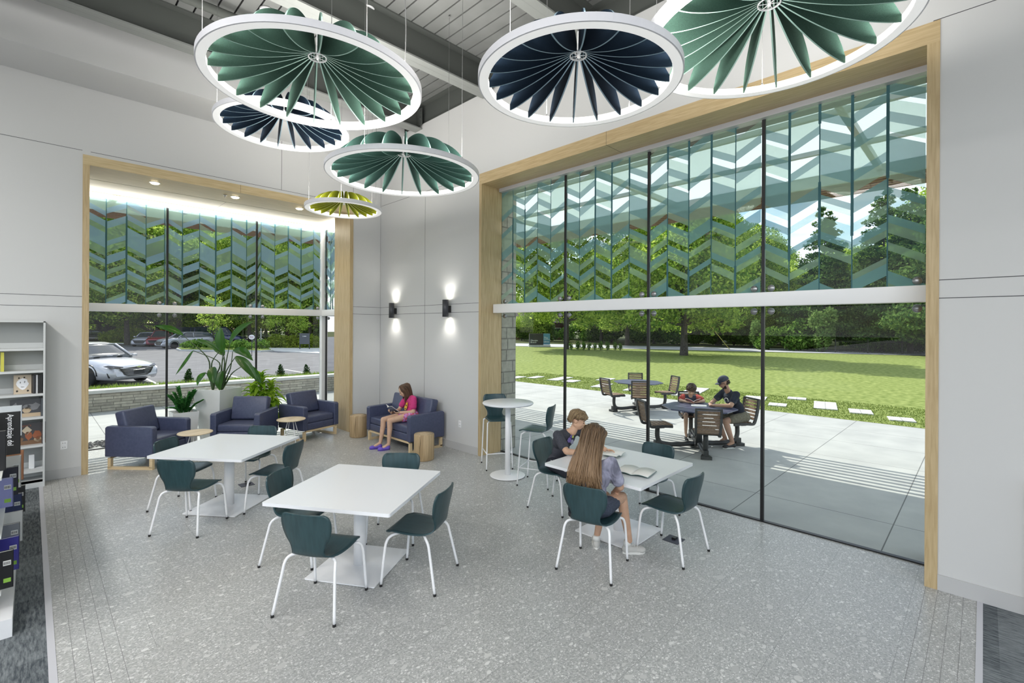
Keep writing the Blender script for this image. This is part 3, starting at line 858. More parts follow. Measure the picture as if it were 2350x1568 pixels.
# ================================================================ RING LAMPS
def felt(name, c):
    return noisy(name, tuple(x * .75 for x in c), tuple(min(1, x * 1.3) for x in c), 420., .95, 3, spec=.1)
m_ringw = mat('white_ring', (.80, .79, .83), .4)
m_diff = mat('ring_diffuser', (.92, .92, .92), .5, emit=(1, .98, .95), es=.32)
m_ringfill = mat('ring_fill', (.95, .95, .9), .5, emit=(1, .97, .92), es=RING_FILL)
m_ledin = mat('ring_led', (.95, .95, .9), .5, emit=(1, .95, .84), es=2.6)
m_cable = mat('steel_cable', (.30, .30, .30), .4, .6)
def ring_lamp(name, label, loc, Rr, fm, em, cables, cords=(), rot0=0., group=None, cat='pendant lamp'):
    t = thing(name, label, cat, loc, group=group)
    mb = MB()
    w_, h_ = .078, .056
    n = 96
    prof = [(Rr - w_, 0), (Rr - .004, 0), (Rr, .004), (Rr, h_), (Rr - w_, h_), ]
    # outer ring body; the lower face is the diffuser, the inner face the bright strip
    mb.lathe([(Rr - .010, .0), (Rr, .001), (Rr, h_), (Rr - w_, h_)], n=n, mi=0)
    mb.m = mb.m[:3 * n]; mb.f = mb.f[:3 * n]; mb.sm = [False] * (3 * n)
    mb.build('ring', m_ringw, t, fix=False)
    mb = MB(); mb.lathe([(Rr - w_, .0), (Rr - .010, .0)], n=n); mb.f = mb.f[:n]; mb.m = mb.m[:n]; mb.sm = mb.sm[:n]
    mb.build('lower_diffuser', m_diff, t, fix=False)
    mb = MB(); mb.lathe([(Rr - w_, .052), (Rr - w_, .004)], n=n); mb.f = mb.f[:n]; mb.m = mb.m[:n]; mb.sm = mb.sm[:n]
    mb.build('inner_light_strip', m_ledin, t, fix=False)
    mb = MB(); mb.lathe([(Rr - w_ + .008, h_ + .001), (Rr - .010, h_ + .001)], n=n); mb.f = mb.f[:n]; mb.m = mb.m[:n]; mb.sm = mb.sm[:n]
    mb.build('upper_fill_strip', m_ringfill, t, fix=False)  # glowing top face added to brighten the upper walls and ceiling
    # hub
    s = Rr / .92
    mb = MB(); mb.lathe([(.072 * s, 0), (.080 * s, 0), (.080 * s, .014), (.072 * s, .014)], (0, 0, .262 * s), 24, close=True)
    mb.cyl((0, 0, .25 * s), .010, .24 * s, 12)
    for k in range(6):
        a = k * math.pi / 3
        mb.tube([(0, 0, .265 * s), (.075 * s * math.cos(a), .075 * s * math.sin(a), .265 * s)], .0025, 6)
    mb.build('hub', m_white, t)
    Ri = Rr - w_ - .004
    low = []; top = []
    N = 18
    for i in range(N + 1):
        u = i / N
        r = .082 * s + (Ri - .082 * s) * u
        low.append((r, .262 * s * (1 - u) ** 1.55 + .004))
    for i in range(N + 1):
        u = i / N
        r = Ri - (Ri - .082 * s) * u
        x = 1 - u
        z = .42 * s * (1 - x ** 2.4) ** .56
        if u > .9: z -= .42 * s * .22 * ((u - .9) / .1) ** 2
        top.append((r, max(z, .052)))
    top[0] = (Ri, .05)
    poly = low + top
    first = None
    mesh = None
    for k in range(20):
        a = rot0 + 2 * math.pi * k / 20
        if mesh is None:
            mb = MB()
            Mx = Matrix(((1, 0, 0, 0), (0, 0, 1, 0), (0, 1, 0, 0), (0, 0, 0, 1)))
            # strip triangulation between low and top so that the concave blade is clean
            th = .0055
            vs = []; nl = len(low)
            tp = top[::-1]
            for sgn in (-1, 1):
                for p, q in zip(low, tp):
                    vs.append((p[0], sgn * th, p[1])); vs.append((q[0], sgn * th, q[1]))
            fs = []; ms = []
            for i in range(nl - 1):
                a0 = 2 * i
                fs.append((a0, a0 + 1, a0 + 3, a0 + 2)); ms.append(0)
                b0 = 2 * nl + a0
                fs.append((b0, b0 + 2, b0 + 3, b0 + 1)); ms.append(0)
                fs.append((a0, a0 + 2, b0 + 2, b0)); ms.append(1)
                fs.append((a0 + 1, b0 + 1, b0 + 3, a0 + 3)); ms.append(1)
            e = 2 * nl - 2
            fs.append((0, 2 * nl, 2 * nl + 1, 1)); ms.append(1)
            fs.append((e, e + 1, 2 * nl + e + 1, 2 * nl + e)); ms.append(1)
            mb.add(vs, fs); mb.m = ms
            o = mb.build('felt_fin', [fm, em], t)
            mesh = o
        else:
            o = mesh.copy(); COL.objects.link(o); o.parent = t
        o.rotation_euler = (0, 0, a)
    for ang in cables:
        a = R(ang); x, y = (Rr - .04) * math.cos(a), (Rr - .04) * math.sin(a)
        mb = MB(); mb.tube([(x, y, h_), (x, y, 6.575 - loc[2])], .0022, 6); mb.cyl((x, y, h_), .008, .03, 10); mb.cyl((x, y, 6.55 - loc[2]), .012, .025, 10)
        mb.build('suspension_cable', m_cable, t)
    for ang, bend in cords:
        a = R(ang); x, y = (Rr - .04) * math.cos(a), (Rr - .04) * math.sin(a)
        hh = 6.56 - loc[2]
        pts = [(x, y, h_)] + [(x + bend * math.sin(k * 2.1), y + bend * math.cos(k * 1.3), h_ + (hh - h_) * k / 7) for k in range(1, 7)] + [(x, y, hh)]
        mb = MB(); mb.tube(pts, .0042, 6, sub=40); mb.build('power_cord', m_cable, t)
        mb = MB(); mb.cyl((x, y, hh - .012), .085, .035, 32, bev=.006); mb.build('ceiling_plate', m_white, t)
    return t
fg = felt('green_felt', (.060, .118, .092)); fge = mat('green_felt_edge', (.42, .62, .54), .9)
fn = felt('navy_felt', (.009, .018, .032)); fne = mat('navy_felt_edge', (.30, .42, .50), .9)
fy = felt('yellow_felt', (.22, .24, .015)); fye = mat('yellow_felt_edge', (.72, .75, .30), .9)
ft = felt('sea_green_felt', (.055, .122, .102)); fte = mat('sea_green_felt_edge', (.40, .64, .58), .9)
G_ = 'ring lamps with felt fins'
ring_lamp('ring_lamp', 'big green felt ring lamp hanging nearest on the left, overlapping the navy one', (-3.63, -5.19, 4.33), .914, fg, fge, (178, 270.5, 58), ((298, .010),), R(15.2), G_)
ring_lamp('ring_lamp', 'navy felt ring lamp hanging behind the big green one on the left', (-3.16, -3.09, 4.70), .78, fn, fne, (177.5, 294.5, 47), ((88.5, .003),), R(5), G_)
ring_lamp('ring_lamp', 'sea-green felt ring lamp hanging in front of the room corner', (-2.16, -4.29, 4.07), .93, ft, fte, (14.5, 210, 284), ((91, .003),), R(5.5), G_)
ring_lamp('ring_lamp', 'small yellow-green felt ring lamp hanging before the bay window', (-1.76, -1.85, 4.13), .61, fy, fye, (138.5, 240, 10), ((357.5, .002),), R(.6), G_)
ring_lamp('ring_lamp', 'navy felt ring lamp hanging in front of the large window head', (-2.46, -7.19, 4.07), .77, fn, fne, (179, 60, 336), ((359.5, .004),), R(4.5), G_)
ring_lamp('ring_lamp', 'large green felt ring lamp cut off by the top right of the view', (-1.62, -8.29, 4.32), .91, fg, fge, (152, 240, 20), (), R(12.5), G_)

# ================================================================ CHAIRS AND TABLES
m_ply = noisy('teal_stained_ply', (.018, .047, .054), (.026, .064, .073), 5., .33, 6, (1, 7, 1), spec=.5)
m_blackr = mat('black_rubber', (.01, .01, .01), .7)
def chair_shell(profile, nw=12, nl=34, th=.011):
    P = [Vector((p[0], p[2], p[1])) for p in profile]       # x, halfwidth, z
    C = catmull(P, nl)
    grid = []
    for i, c in enumerate(C):
        t = i / nl
        row = []
        back = max(0., min(1., (c.z - profile[5][1] - .02) / .15)) if c.x < 0 else 0.
        for j in range(nw + 1):
            v = -1 + 2 * j / nw
            dish = .014 * v * v
            x = c.x + back * dish * 2.0
            z = c.z + (1 - back) * dish * (.7 if c.x < .18 else .2)
            row.append((x, c.y * v, z))
        grid.append(row)
    return MB().shell(grid, th)
PROF = [(.238, .432, .165), (.228, .447, .192), (.16, .455, .208), (.06, .448, .215), (-.05, .442, .205), (-.125, .442, .178), (-.175, .458, .145), (-.200, .50, .136), (-.212, .55, .150),
        (-.224, .61, .186), (-.235, .68, .207), (-.247, .745, .208), (-.256, .785, .190), (-.260, .80, .160)]
def make_chair():
    t = thing('side_chair', 'x', 'chair', group='teal side chairs at the square tables')
    chair_shell(PROF).build('seat_shell', m_ply, t)
    for fx, sy in ((1, 1), (1, -1), (-1, 1), (-1, -1)):
        if fx > 0: pts = [(.08, .06 * sy, .428), (.13, .15 * sy, .432), (.175, .205 * sy, .424), (.205, .222 * sy, .385), (.222, .229 * sy, .30), (.25, .239 * sy, .012)]
        else: pts = [(-.06, .06 * sy, .428), (-.10, .14 * sy, .430), (-.14, .195 * sy, .422), (-.17, .215 * sy, .385), (-.19, .225 * sy, .30), (-.25, .260 * sy, .012)]
        l = MB().tube(pts, .0115, 10, sub=26).build('leg', m_white, t)
        MB().cyl((pts[-1][0], pts[-1][1], 0), .0125, .02, 12).build('foot_glide', m_blackr, l)
    mb = MB(); mb.box((0, 0, .430), (.16, .16, .012)); mb.build('seat_plate', m_white, t)
    return t
ch0 = make_chair()
CH = [((-3.774, -5.688), 32.6, 'teal chair at the nearest square table with its back to the viewer'),
      ((-2.988, -5.888), 120.3, 'teal chair at the right side of the nearest square table'),
      ((-3.586, -4.766), -52, 'teal chair tucked behind the left side of the nearest table'),
      ((-2.689, -4.997), 224, 'teal chair at the far side of the nearest table, before the stump'),
      ((-4.177, -3.267), 41.4, 'teal chair at the front left of the square table before the armchairs'),
      ((-4.08, -2.41), -46, 'teal chair between the left armchair and the square table'),
      ((-3.31, -3.33), 128, 'teal chair at the right side of the table before the armchairs'),
      ((-3.29, -2.38), 221, 'teal chair at the far side of the table before the armchairs'),
      ((-1.738, -6.853), 13, 'teal chair that the long-haired girl sits on'),
      ((-.946, -7.233), 88, 'empty teal chair at the right of the children\'s table, nearest the viewer'),
      ((-.855, -5.69), -86, 'teal chair that the boy in the dark t-shirt sits on'),
      ((-.29, -6.62), 180, 'empty teal chair between the children\'s table and the large window')]
for i, ((x, y), a, lab) in enumerate(CH):
    place(ch0 if i == 0 else copy_tree(ch0), (x, y, 0), R(a), lab)

# bar stools
PS = [(x * .92, z + .315, w_ * .9) for x, z, w_ in PROF]
def make_stool():
    t = thing('bar_stool', 'x', 'stool', group='tall teal stools at the round table')
    prof = PS
    chair_shell(prof).build('seat_shell', m_ply, t)
    for fx, sy in ((1, 1), (1, -1), (-1, 1), (-1, -1)):
        s = fx
        pts = [(s * .06, .06 * sy, .742), (s * .13, .14 * sy, .742), (s * .165, .175 * sy, .72), (s * .18, .185 * sy, .66), (s * .225, .205 * sy, .012)]
        l = MB().tube(pts, .0095, 10, sub=26).build('leg', m_white, t)
        MB().cyl((pts[-1][0], pts[-1][1], 0), .011, .02, 12).build('foot_glide', m_blackr, l)
    mb = MB()
    q = [(.205, .197, .25), (.205, -.197, .25), (-.205, -.197, .25), (-.205, .197, .25)]
    for a, b in ((0, 1), (1, 2), (3, 0)): mb.tube([q[a], q[b]], .007, 8)
    mb.build('footrest', m_white, t)
    mb = MB(); mb.box((0, 0, .745), (.15, .15, .012)); mb.build('seat_plate', m_white, t)
    return t
st0 = make_stool()
place(st0, (-.20, -3.926, 0), R(-122), 'tall teal stool between the round high table and the wooden jamb')
place(copy_tree(st0), (-.37, -4.94, 0), R(112), 'tall teal stool on the right of the round high table, against the glass')

def rounded_rect(w_, h_, r, n=5):
    out = []
    for cx, cy, a0 in ((w_ / 2 - r, h_ / 2 - r, 0), (-w_ / 2 + r, h_ / 2 - r, 90), (-w_ / 2 + r, -h_ / 2 + r, 180), (w_ / 2 - r, -h_ / 2 + r, 270)):
        for k in range(n + 1):
            a = R(a0 + 90 * k / n); out.append((cx + r * math.cos(a), cy + r * math.sin(a)))
    return out
def make_table():
    t = thing('square_table', 'x', 'table', group='white square tables')
    mb = MB(); mb.prism(rounded_rect(1.15, 1.15, .018), .706, .735); mb.build('tabletop', m_lam, t)
    mb = MB(); mb.cyl((0, 0, .012), .055, .69, 32); mb.box((0, 0, .700), (.42, .42, .012)); mb.build('pedestal', m_white, t)
    mb = MB(); mb.prism(rounded_rect(.70, .66, .012), .004, .014); mb.build('base_plate', m_white, t)
    for a in (-.31, .31):
        for b in (-.29, .29):
            MB().cyl((a, b, 0), .018, .006, 12).build('base_foot', m_blackr, t)
    return t
m_lam = M_laminate()
tb0 = make_table()
place(tb0, (-3.268, -5.322, 0), R(33), 'white square table nearest the viewer with four empty chairs')
place(copy_tree(tb0), (-3.693, -2.835, 0), R(38.5), 'white square table in front of the three armchairs')
place(copy_tree(tb0), (-.915, -6.605, 0), R(0.8), 'white square table where the two children read')
t = thing('round_table', 'white round high table on a disc foot by the large window', 'table', (-.426, -4.40, 0))
mb = MB(); mb.lathe([(0, 1.065), (.368, 1.065), (.378, 1.075), (.378, 1.088), (.370, 1.095), (0, 1.095)], n=64); mb.build('tabletop', m_lam, t)
mb = MB(); mb.cyl((0, 0, .012), .040, 1.055, 32); mb.cyl((0, 0, 1.05), .12, .015, 24); mb.build('pedestal', m_white, t)
mb = MB(); mb.lathe([(.25, 0.004), (.262, .008), (.262, .014), (.25, .018), (0, .020)], n=64); mb.build('base_disc', m_white, t)

# side tables
m_birch = noisy('pale_birch', (.62, .50, .33), (.74, .62, .44), 3., .45, 5, (1, 9, 1))
def side_table(loc, lab, rz, first=None):
    if first is None:
        t = thing('side_table', lab, 'side table', group='small round side tables by the armchairs')
        mb = MB(); mb.lathe([(0, .485), (.235, .485), (.245, .492), (.242, .503), (.22, .506), (0, .506)], n=48); mb.build('tabletop', m_birch, t)
        for k in range(4):
            a = R(45 + 90 * k)
            MB().tube([(.06 * math.cos(a), .06 * math.sin(a), .484), (.19 * math.cos(a), .19 * math.sin(a), 0)], .006, 8).build('leg', m_white, t)
    else: t = copy_tree(first)
    return place(t, loc, rz, lab)
s0 = side_table((-3.56, -.47, 0), 'round pale side table between the left and middle armchairs', .3)
side_table((-2.045, -.39, 0), 'round pale side table in front of the right armchair', .9, s0)

# log stools
m_log = noisy('oak_log_side', (.36, .25, .13), (.52, .38, .22), 4., .6, 7, (7, 7, .5), dist=.8)
m_logt = noisy('oak_log_top', (.42, .31, .18), (.58, .45, .29), 10., .55, 4, dist=1.5)
m_crack = mat('log_crack', (.06, .04, .02), .9)
def log(loc, lab, rz):
    t = thing('log_stool', lab, 'stump table', loc, rz, group='oak log stumps beside the sofa')
    mb = MB(); mb.lathe([(.158, .0), (.166, .012), (.166, .415), (.158, .43)], n=48)
    pts = [(.1665 * math.cos(R(8)), .1665 * math.sin(R(8)), .03), (.1665 * math.cos(R(5)), .1665 * math.sin(R(5)), .18), (.1665 * math.cos(R(8)), .1665 * math.sin(R(8)), .30), (.1665 * math.cos(R(6)), .1665 * math.sin(R(6)), .41)]
    mb.tube(pts, lambda u: .0018 + .002 * math.sin(u * 3.1), 6, 1, sub=12)
    mb.build('log_body', [m_log, m_crack], t)
    mb = MB(); mb.lathe([(.158, .4302), (.06, .4303), (0.0, .4304)], n=48); mb.build('end_grain', m_logt, t)
    return t
log((-.80, -2.80, 0), 'oak log stump at the near end of the blue sofa', R(205))
log((-.78, -.50, 0), 'oak log stump between the blue sofa and the bay jamb', R(215))

# ================================================================ UPHOLSTERY
m_vinyl = noisy('navy_vinyl', (.056, .068, .125), (.068, .080, .145), 30., .38, 3, bump=.05, bscale=300, spec=.5)
m_pale = wood_along('pale_maple_leg', 0, (.62, .47, .27), (.72, .57, .36))
def cushion(mb, c, d, bev=.03, M=None):
    mb.box(c, d, 0, bevel=bev, M=M)
def sofa_like(name, label, cat, width, depth, loc, rz, group, nseat):
    """faces +X; origin on the floor under the middle"""
    t = thing(name, label, cat, loc, rz, group=group)
    hx = depth / 2; hy = width / 2; aw = .105
    # sled legs
    for s in (-1, 1):
        y = s * (hy - .055)
        mb = MB()
        mb.box((0, y, .021), (depth - .04, .045, .042)); mb.box((hx - .045, y, .10), (.048, .045, .155)); mb.box((-hx + .045, y, .10), (.048, .045, .155))
        mb.build('sled_leg', m_pale, t)
    mb = MB(); mb.box((hx - .045, 0, .179), (.044, width - .16, .034)); mb.box((-hx + .045, 0, .179), (.044, width - .16, .034)); mb.build('base_rail', m_pale, t)
    mb = MB(); mb.box((0, 0, .262), (depth - .03, width - 2 * aw - .004, .13), bevel=.02); mb.build('seat_base', m_vinyl, t)
    for s in (-1, 1):
        mb = MB()
        # arm: front lower edge straight, top slightly sloping to the back
        poly = [(-hx, .20), (hx, .20), (hx, .63), (hx - .03, .655), (-hx + .03, .665), (-hx, .64)]
        y = s * (hy - aw / 2)
        bm = bmesh.new()
        vs = [bm.verts.new((p[0], y - aw / 2, p[1])) for p in poly]; vt = [bm.verts.new((p[0], y + aw / 2, p[1])) for p in poly]
        bm.faces.new(vs); bm.faces.new(vt[::-1])
        for i in range(len(poly)):
            j = (i + 1) % len(poly); bm.faces.new((vs[j], vs[i], vt[i], vt[j]))
        bmesh.ops.recalc_face_normals(bm, faces=bm.faces[:])
        bmesh.ops.bevel(bm, geom=bm.edges[:], offset=.016, segments=3, affect='EDGES', profile=.6)
        bm.verts.index_update()
        mb.add([v.co.copy() for v in bm.verts], [[v.index for v in f.verts] for f in bm.faces], 0, True); bm.free()
        mb.build('armrest', m_vinyl, t)
    iw = width - 2 * aw
    mb = MB(); mb.box((-hx + .05, 0, .40), (.10, iw - .004, .38), bevel=.02); mb.build('back_frame', m_vinyl, t)
    sw = iw / nseat
    for k in range(nseat):
        y = -iw / 2 + sw * (k + .5)
        mb = MB(); cushion(mb, (.035, y, .392), (depth - .11, sw - .006, .135), .035); mb.build('seat_cushion', m_vinyl, t)
        mb = MB(); cushion(mb, (-hx + .17, y, .665), (.16, sw - .006, .43), .035, Matrix.Rotation(R(-14), 4, 'Y')); mb.build('back_cushion', m_vinyl, t)
    return t
sofa_like('sofa', 'navy two-seat sofa against the white wall where the girl in pink sits', 'sofa', 1.52, .74, (-.43, -1.62, 0), R(180), None, 1)
GA = 'navy armchairs in the bay window'
sofa_like('armchair', 'navy armchair on the left, turned sideways, by the wooden jamb', 'armchair', .84, .74, (-4.06, .09, 0), R(-47), GA, 1)
sofa_like('armchair', 'navy armchair in the middle, facing the room, before the planter', 'armchair', .86, .74, (-2.63, .22, 0), R(-133), GA, 1)
sofa_like('armchair', 'navy armchair on the right, by the right jamb of the bay', 'armchair', .84, .74, (-1.46, .24, 0), R(-74), GA, 1)

# ================================================================ WALL THINGS
m_char = mat('charcoal_metal', (.06, .062, .07), .45, .3)
for y, lab in ((-.61, 'charcoal cylinder wall light on the left, nearer the room corner'), (-2.45, 'charcoal cylinder wall light on the right, nearer the large window')):
    t = thing('wall_light', lab, 'wall light', (-.105, y, 2.545), group='charcoal up-and-down wall lights')
    mb = MB(); mb.lathe([(.050, -.155), (.056, -.155), (.056, .155), (.050, .155)], n=32, close=True); mb.build('cylinder_body', m_char, t)
    mb = MB(); mb.lathe([(.049, .150), (0, .150)], n=32); mb.lathe([(.049, -.150), (0, -.150)], n=32); mb.build('lens', mat('sconce_lens', (1, 1, .95), .5, emit=(1, .97, .9), es=14.), t)
    mb = MB(); mb.box((.078, 0, -.01), (.05, .07, .12)); mb.build('bracket', mat('black_bracket', (.01, .01, .01), .5), t)
    for s in (-1, 1):
        ld = bpy.data.lights.new('wall_light_lamp', 'SPOT'); ld.energy = 7; ld.spot_size = R(125); ld.spot_blend = .9; ld.color = (1, .97, .92); ld.shadow_soft_size = .04
        lo = bpy.data.objects.new('wall_light_lamp', ld); COL.objects.link(lo); lo.parent = t; lo.location = (0, 0, .17 * s); lo.rotation_euler = (R(180) if s > 0 else 0, 0, 0)
def outlet(loc, axis, lab):
    t = thing('wall_outlet', lab, 'outlet', loc)
    mb = MB(); d = (.006, .075, .12) if axis == 'x' else (.075, .006, .12)
    mb.box((0, 0, 0), d, bevel=.002); mb.build('cover_plate', m_white, t)
    for z in (.03, -.03):
        mb = MB()
        for k in (-.012, .012):
            mb.box((-.0035, k, z) if axis == 'x' else (k, -.0035, z), (.001, .005, .014) if axis == 'x' else (.005, .001, .014))
        mb.build('socket', m_black, t)
outlet((-5.072, -.004, .47), 'y', 'white wall outlet between the bookshelf and the bay window')
outlet((-.004, -2.758, .47), 'x', 'white wall outlet on the wall right of the sofa')
m_fbox = mat('dark_bronze', (.05, .05, .07), .45, .5)
for x, y, lab, z_ in ((-.70, -7.13, 'dark square floor box under the children\'s table chairs', 0), (-3.30, -2.15, 'dark square floor box behind the table before the armchairs', 0)):
    t = thing('floor_box', lab, 'floor outlet', (x, y, .0))
    mb = MB(); mb.box((0, 0, .002), (.17, .17, .004)); mb.build('cover_plate', m_fbox, t)
    mb = MB(); mb.box((.02, 0, .012), (.05, .04, .018)); mb.build('plug', m_black, t)
# ================================================================ PEOPLE
def caps(bm, p0, p1, r0, r1, n=14):
    p0 = Vector(p0); p1 = Vector(p1); d = p1 - p0; Lg = d.length
    u, w_, dd = frame(d if Lg > 1e-6 else Vector((0, 0, 1)))
    Mx = Matrix((u, w_, dd)).transposed().to_4x4()
    prof = []
    K = 5
    for i in range(K + 1):
        a = math.pi / 2 * (1 - i / K); prof.append((r0 * math.cos(a) + 1e-5, -r0 * math.sin(a)))
    for i in range(K + 1):
        a = math.pi / 2 * (i / K); prof.append((r1 * math.cos(a) + 1e-5, Lg + r1 * math.sin(a)))
    rows = []
    T = Matrix.Translation(p0) @ Mx
    bot = bm.verts.new(T @ Vector((0, 0, -r0))); top = bm.verts.new(T @ Vector((0, 0, Lg + r1)))
    for r, z in prof[1:-1]:
        rows.append([bm.verts.new(T @ Vector((r * math.cos(2 * math.pi * k / n), r * math.sin(2 * math.pi * k / n), z))) for k in range(n)])
    for k in range(n):
        j = (k + 1) % n
        bm.faces.new((bot, rows[0][j], rows[0][k])); bm.faces.new((top, rows[-1][k], rows[-1][j]))
    for a, b in zip(rows[:-1], rows[1:]):
        for k in range(n):
            j = (k + 1) % n; bm.faces.new((a[k], a[j], b[j], b[k]))

def ell(bm, c, rad, M=None, n=18):
    T = Matrix.Translation(c) @ (M.to_4x4() if M is not None else Matrix.Identity(4)) @ Matrix.Diagonal((*rad, 1))
    bmesh.ops.create_uvsphere(bm, u_segments=n, v_segments=n // 2 + 3, radius=1, matrix=T)

def blob(name, fn, m, parent, voxel=.009, smooth=4, sf=.5, post=None):
    bm = bmesh.new(); fn(bm); bmesh.ops.recalc_face_normals(bm, faces=bm.faces[:])
    me = bpy.data.meshes.new(name); bm.to_mesh(me); bm.free()
    ob = bpy.data.objects.new(name, me); COL.objects.link(ob)
    md = ob.modifiers.new('r', 'REMESH'); md.mode = 'VOXEL'; md.voxel_size = voxel; md.use_smooth_shade = True
    sm = ob.modifiers.new('s', 'SMOOTH'); sm.iterations = smooth; sm.factor = sf
    dg = bpy.context.evaluated_depsgraph_get(); ev = ob.evaluated_get(dg)
    m2 = bpy.data.meshes.new_from_object(ev)
    bpy.data.objects.remove(ob); m2.name = name
    m2.materials.clear(); m2.materials.append(m)
    if post: post(m2)
    m2.polygons.foreach_set('use_smooth', [True] * len(m2.polygons))
    o = bpy.data.objects.new(name, m2); COL.objects.link(o)
    if parent is not None: o.parent = parent
    return o

def skinmat(name, c):
    if name in _M: return _M[name]
    m = noisy(name, tuple(x * .93 for x in c), tuple(min(1, x * 1.06) for x in c), 14., .5, 4, spec=.35)
    b = m.node_tree.nodes['Principled BSDF']
    b.inputs['Subsurface Weight'].default_value = .08
    b.inputs['Subsurface Radius'].default_value = (.02, .008, .004)
    return m

def V(*a): return Vector(a)

def hand(bm, wrist, d, palm_n, side, s=1., curl=.6, spread=.5):
    """d: direction to the fingertips, palm_n: direction the palm faces, side: +1/-1 which way the thumb leaves"""
    d = d.normalized(); palm_n = (palm_n - d * palm_n.dot(d)).normalized(); th = d.cross(palm_n).normalized() * side
    L = .072 * s
    for k in (-1.4, -.5, .4, 1.3):
        caps(bm, wrist + th * k * .007 * s, wrist + d * L + th * k * .0145 * s, .014 * s, .0115 * s, 10)
    lens = {1.3: .066, .4: .074, -.5: .069, -1.4: .052}
    for k, ln in lens.items():
        base = wrist + d * L + th * k * .0150 * s
        dd = (d + th * k * .06 * spread).normalized(); c = curl
        p = base; r = .0082 * s
        for j, fr in enumerate((.45, .32, .26)):
            cc = c * (.55 + .5 * j)
            dd = (dd * math.cos(cc * .7) + palm_n * math.sin(cc * .7)).normalized()
            q = p + dd * ln * fr * s
            caps(bm, p, q, r, r * .92, 9); p = q; r *= .92
    # thumb leaves the side of the palm near its base
    p = wrist + d * .022 * s + th * .016 * s
    dd = (d * .62 + th * .72 + palm_n * .25).normalized()
    q = p + dd * .040 * s; caps(bm, p, q, .0125 * s, .0098 * s, 9)
    dd = (d * .88 + th * .30 + palm_n * .45).normalized()
    q2 = q + dd * .030 * s; caps(bm, q, q2, .0095 * s, .0085 * s, 9)
    caps(bm, q2, q2 + (dd + palm_n * .2).normalized() * .022 * s, .0085 * s, .0072 * s, 9)

def head_basis(fwd, up):
    f_ = Vector(fwd).normalized(); u = Vector(up); r = f_.cross(u).normalized(); u = r.cross(f_).normalized()
    return f_, r, u       # forward, right, up

def head(bm, c, fwd, up, s=1., fem=False):
    """c = centre of the skull; s=1 is an adult head about 0.23 m high"""
    f_, r, u = head_basis(fwd, up)
    P = lambda a, b, c_: c + (f_ * a + r * b + u * c_) * s
    B = Matrix((f_, r, u)).transposed()
    ell(bm, P(-.008, 0, .026), (.096 * s, .074 * s, .090 * s), B, 22)       # skull
    ell(bm, P(.020, 0, -.025), (.072 * s, .062 * s, .078 * s), B, 20)       # face
    ell(bm, P(.043, 0, -.082), (.036 * s, .036 * s, .026 * s), B, 14)       # chin
    for k in (-1, 1):
        caps(bm, P(-.005, .050 * k, -.055), P(.038, .025 * k, -.085), .020 * s, .018 * s, 10)   # jaw
        ell(bm, P(.060, .034 * k, -.028), (.022 * s, .021 * s, .020 * s), B, 12)                # cheek
        ell(bm, P(-.004, .074 * k, -.008), (.016 * s, .007 * s, .026 * s), B, 12)               # ear
        ell(bm, P(.002, .078 * k, .006), (.012 * s, .006 * s, .012 * s), B, 10)
        caps(bm, P(.076, .012 * k, .020), P(.072, .044 * k, .018), .0085 * s, .007 * s, 8)      # brow
        ell(bm, P(.080, .030 * k, .001), (.010 * s, .014 * s, .006 * s), B, 10)                 # eyelid
        ell(bm, P(.094, .0105 * k, -.036), (.008 * s, .007 * s, .006 * s), B, 8)                # nostril wings
    caps(bm, P(.083, 0, .008), P(.104, 0, -.032), .0075 * s, .0105 * s, 10)                     # nose
    caps(bm, P(.080, -.018, -.060), P(.086, 0, -.058), .006 * s, .0075 * s, 8)                  # lips
    caps(bm, P(.080, .018, -.060), P(.086, 0, -.058), .006 * s, .0075 * s, 8)
    caps(bm, P(.080, -.012, -.068), P(.080, .012, -.068), .0072 * s, .0072 * s, 8)

def face_parts(t, c, fwd, up, s, eye_m, lip_m):
    f_, r, u = head_basis(fwd, up)
    for k in (-1, 1):
        bm = bmesh.new(); ell(bm, c + (f_ * .0775 + r * .030 * k + u * .0005) * s, (.0105 * s,) * 3, None, 12)
        me = bpy.data.meshes.new('eye'); bm.to_mesh(me); bm.free(); me.materials.append(eye_m)
        o = bpy.data.objects.new('eye', me); COL.objects.link(o); o.parent = t
        mb = MB(); mb.tube([c + (f_ * .083 + r * .014 * k + u * .024) * s, c + (f_ * .084 + r * .030 * k + u * .029) * s, c + (f_ * .074 + r * .048 * k + u * .024) * s], .0028 * s, 6, sub=6)
        mb.build('eyebrow', eye_m, t)
    mb = MB(); mb.tube([c + (f_ * .0835 + r * -.021 + u * -.0625) * s, c + (f_ * .0925 + u * -.0625) * s, c + (f_ * .0835 + r * .021 + u * -.0625) * s], .0034 * s, 6, sub=8)
    mb.build('mouth', lip_m, t)

def strands(mb, roots, path, n, rr, w0=.006, seed=1, taper=.35):
    pass

def limb(bm, pts, rads, n=14):
    for (p, q), (a, b) in zip(zip(pts[:-1], pts[1:]), zip(rads[:-1], rads[1:])): caps(bm, p, q, a, b, n)

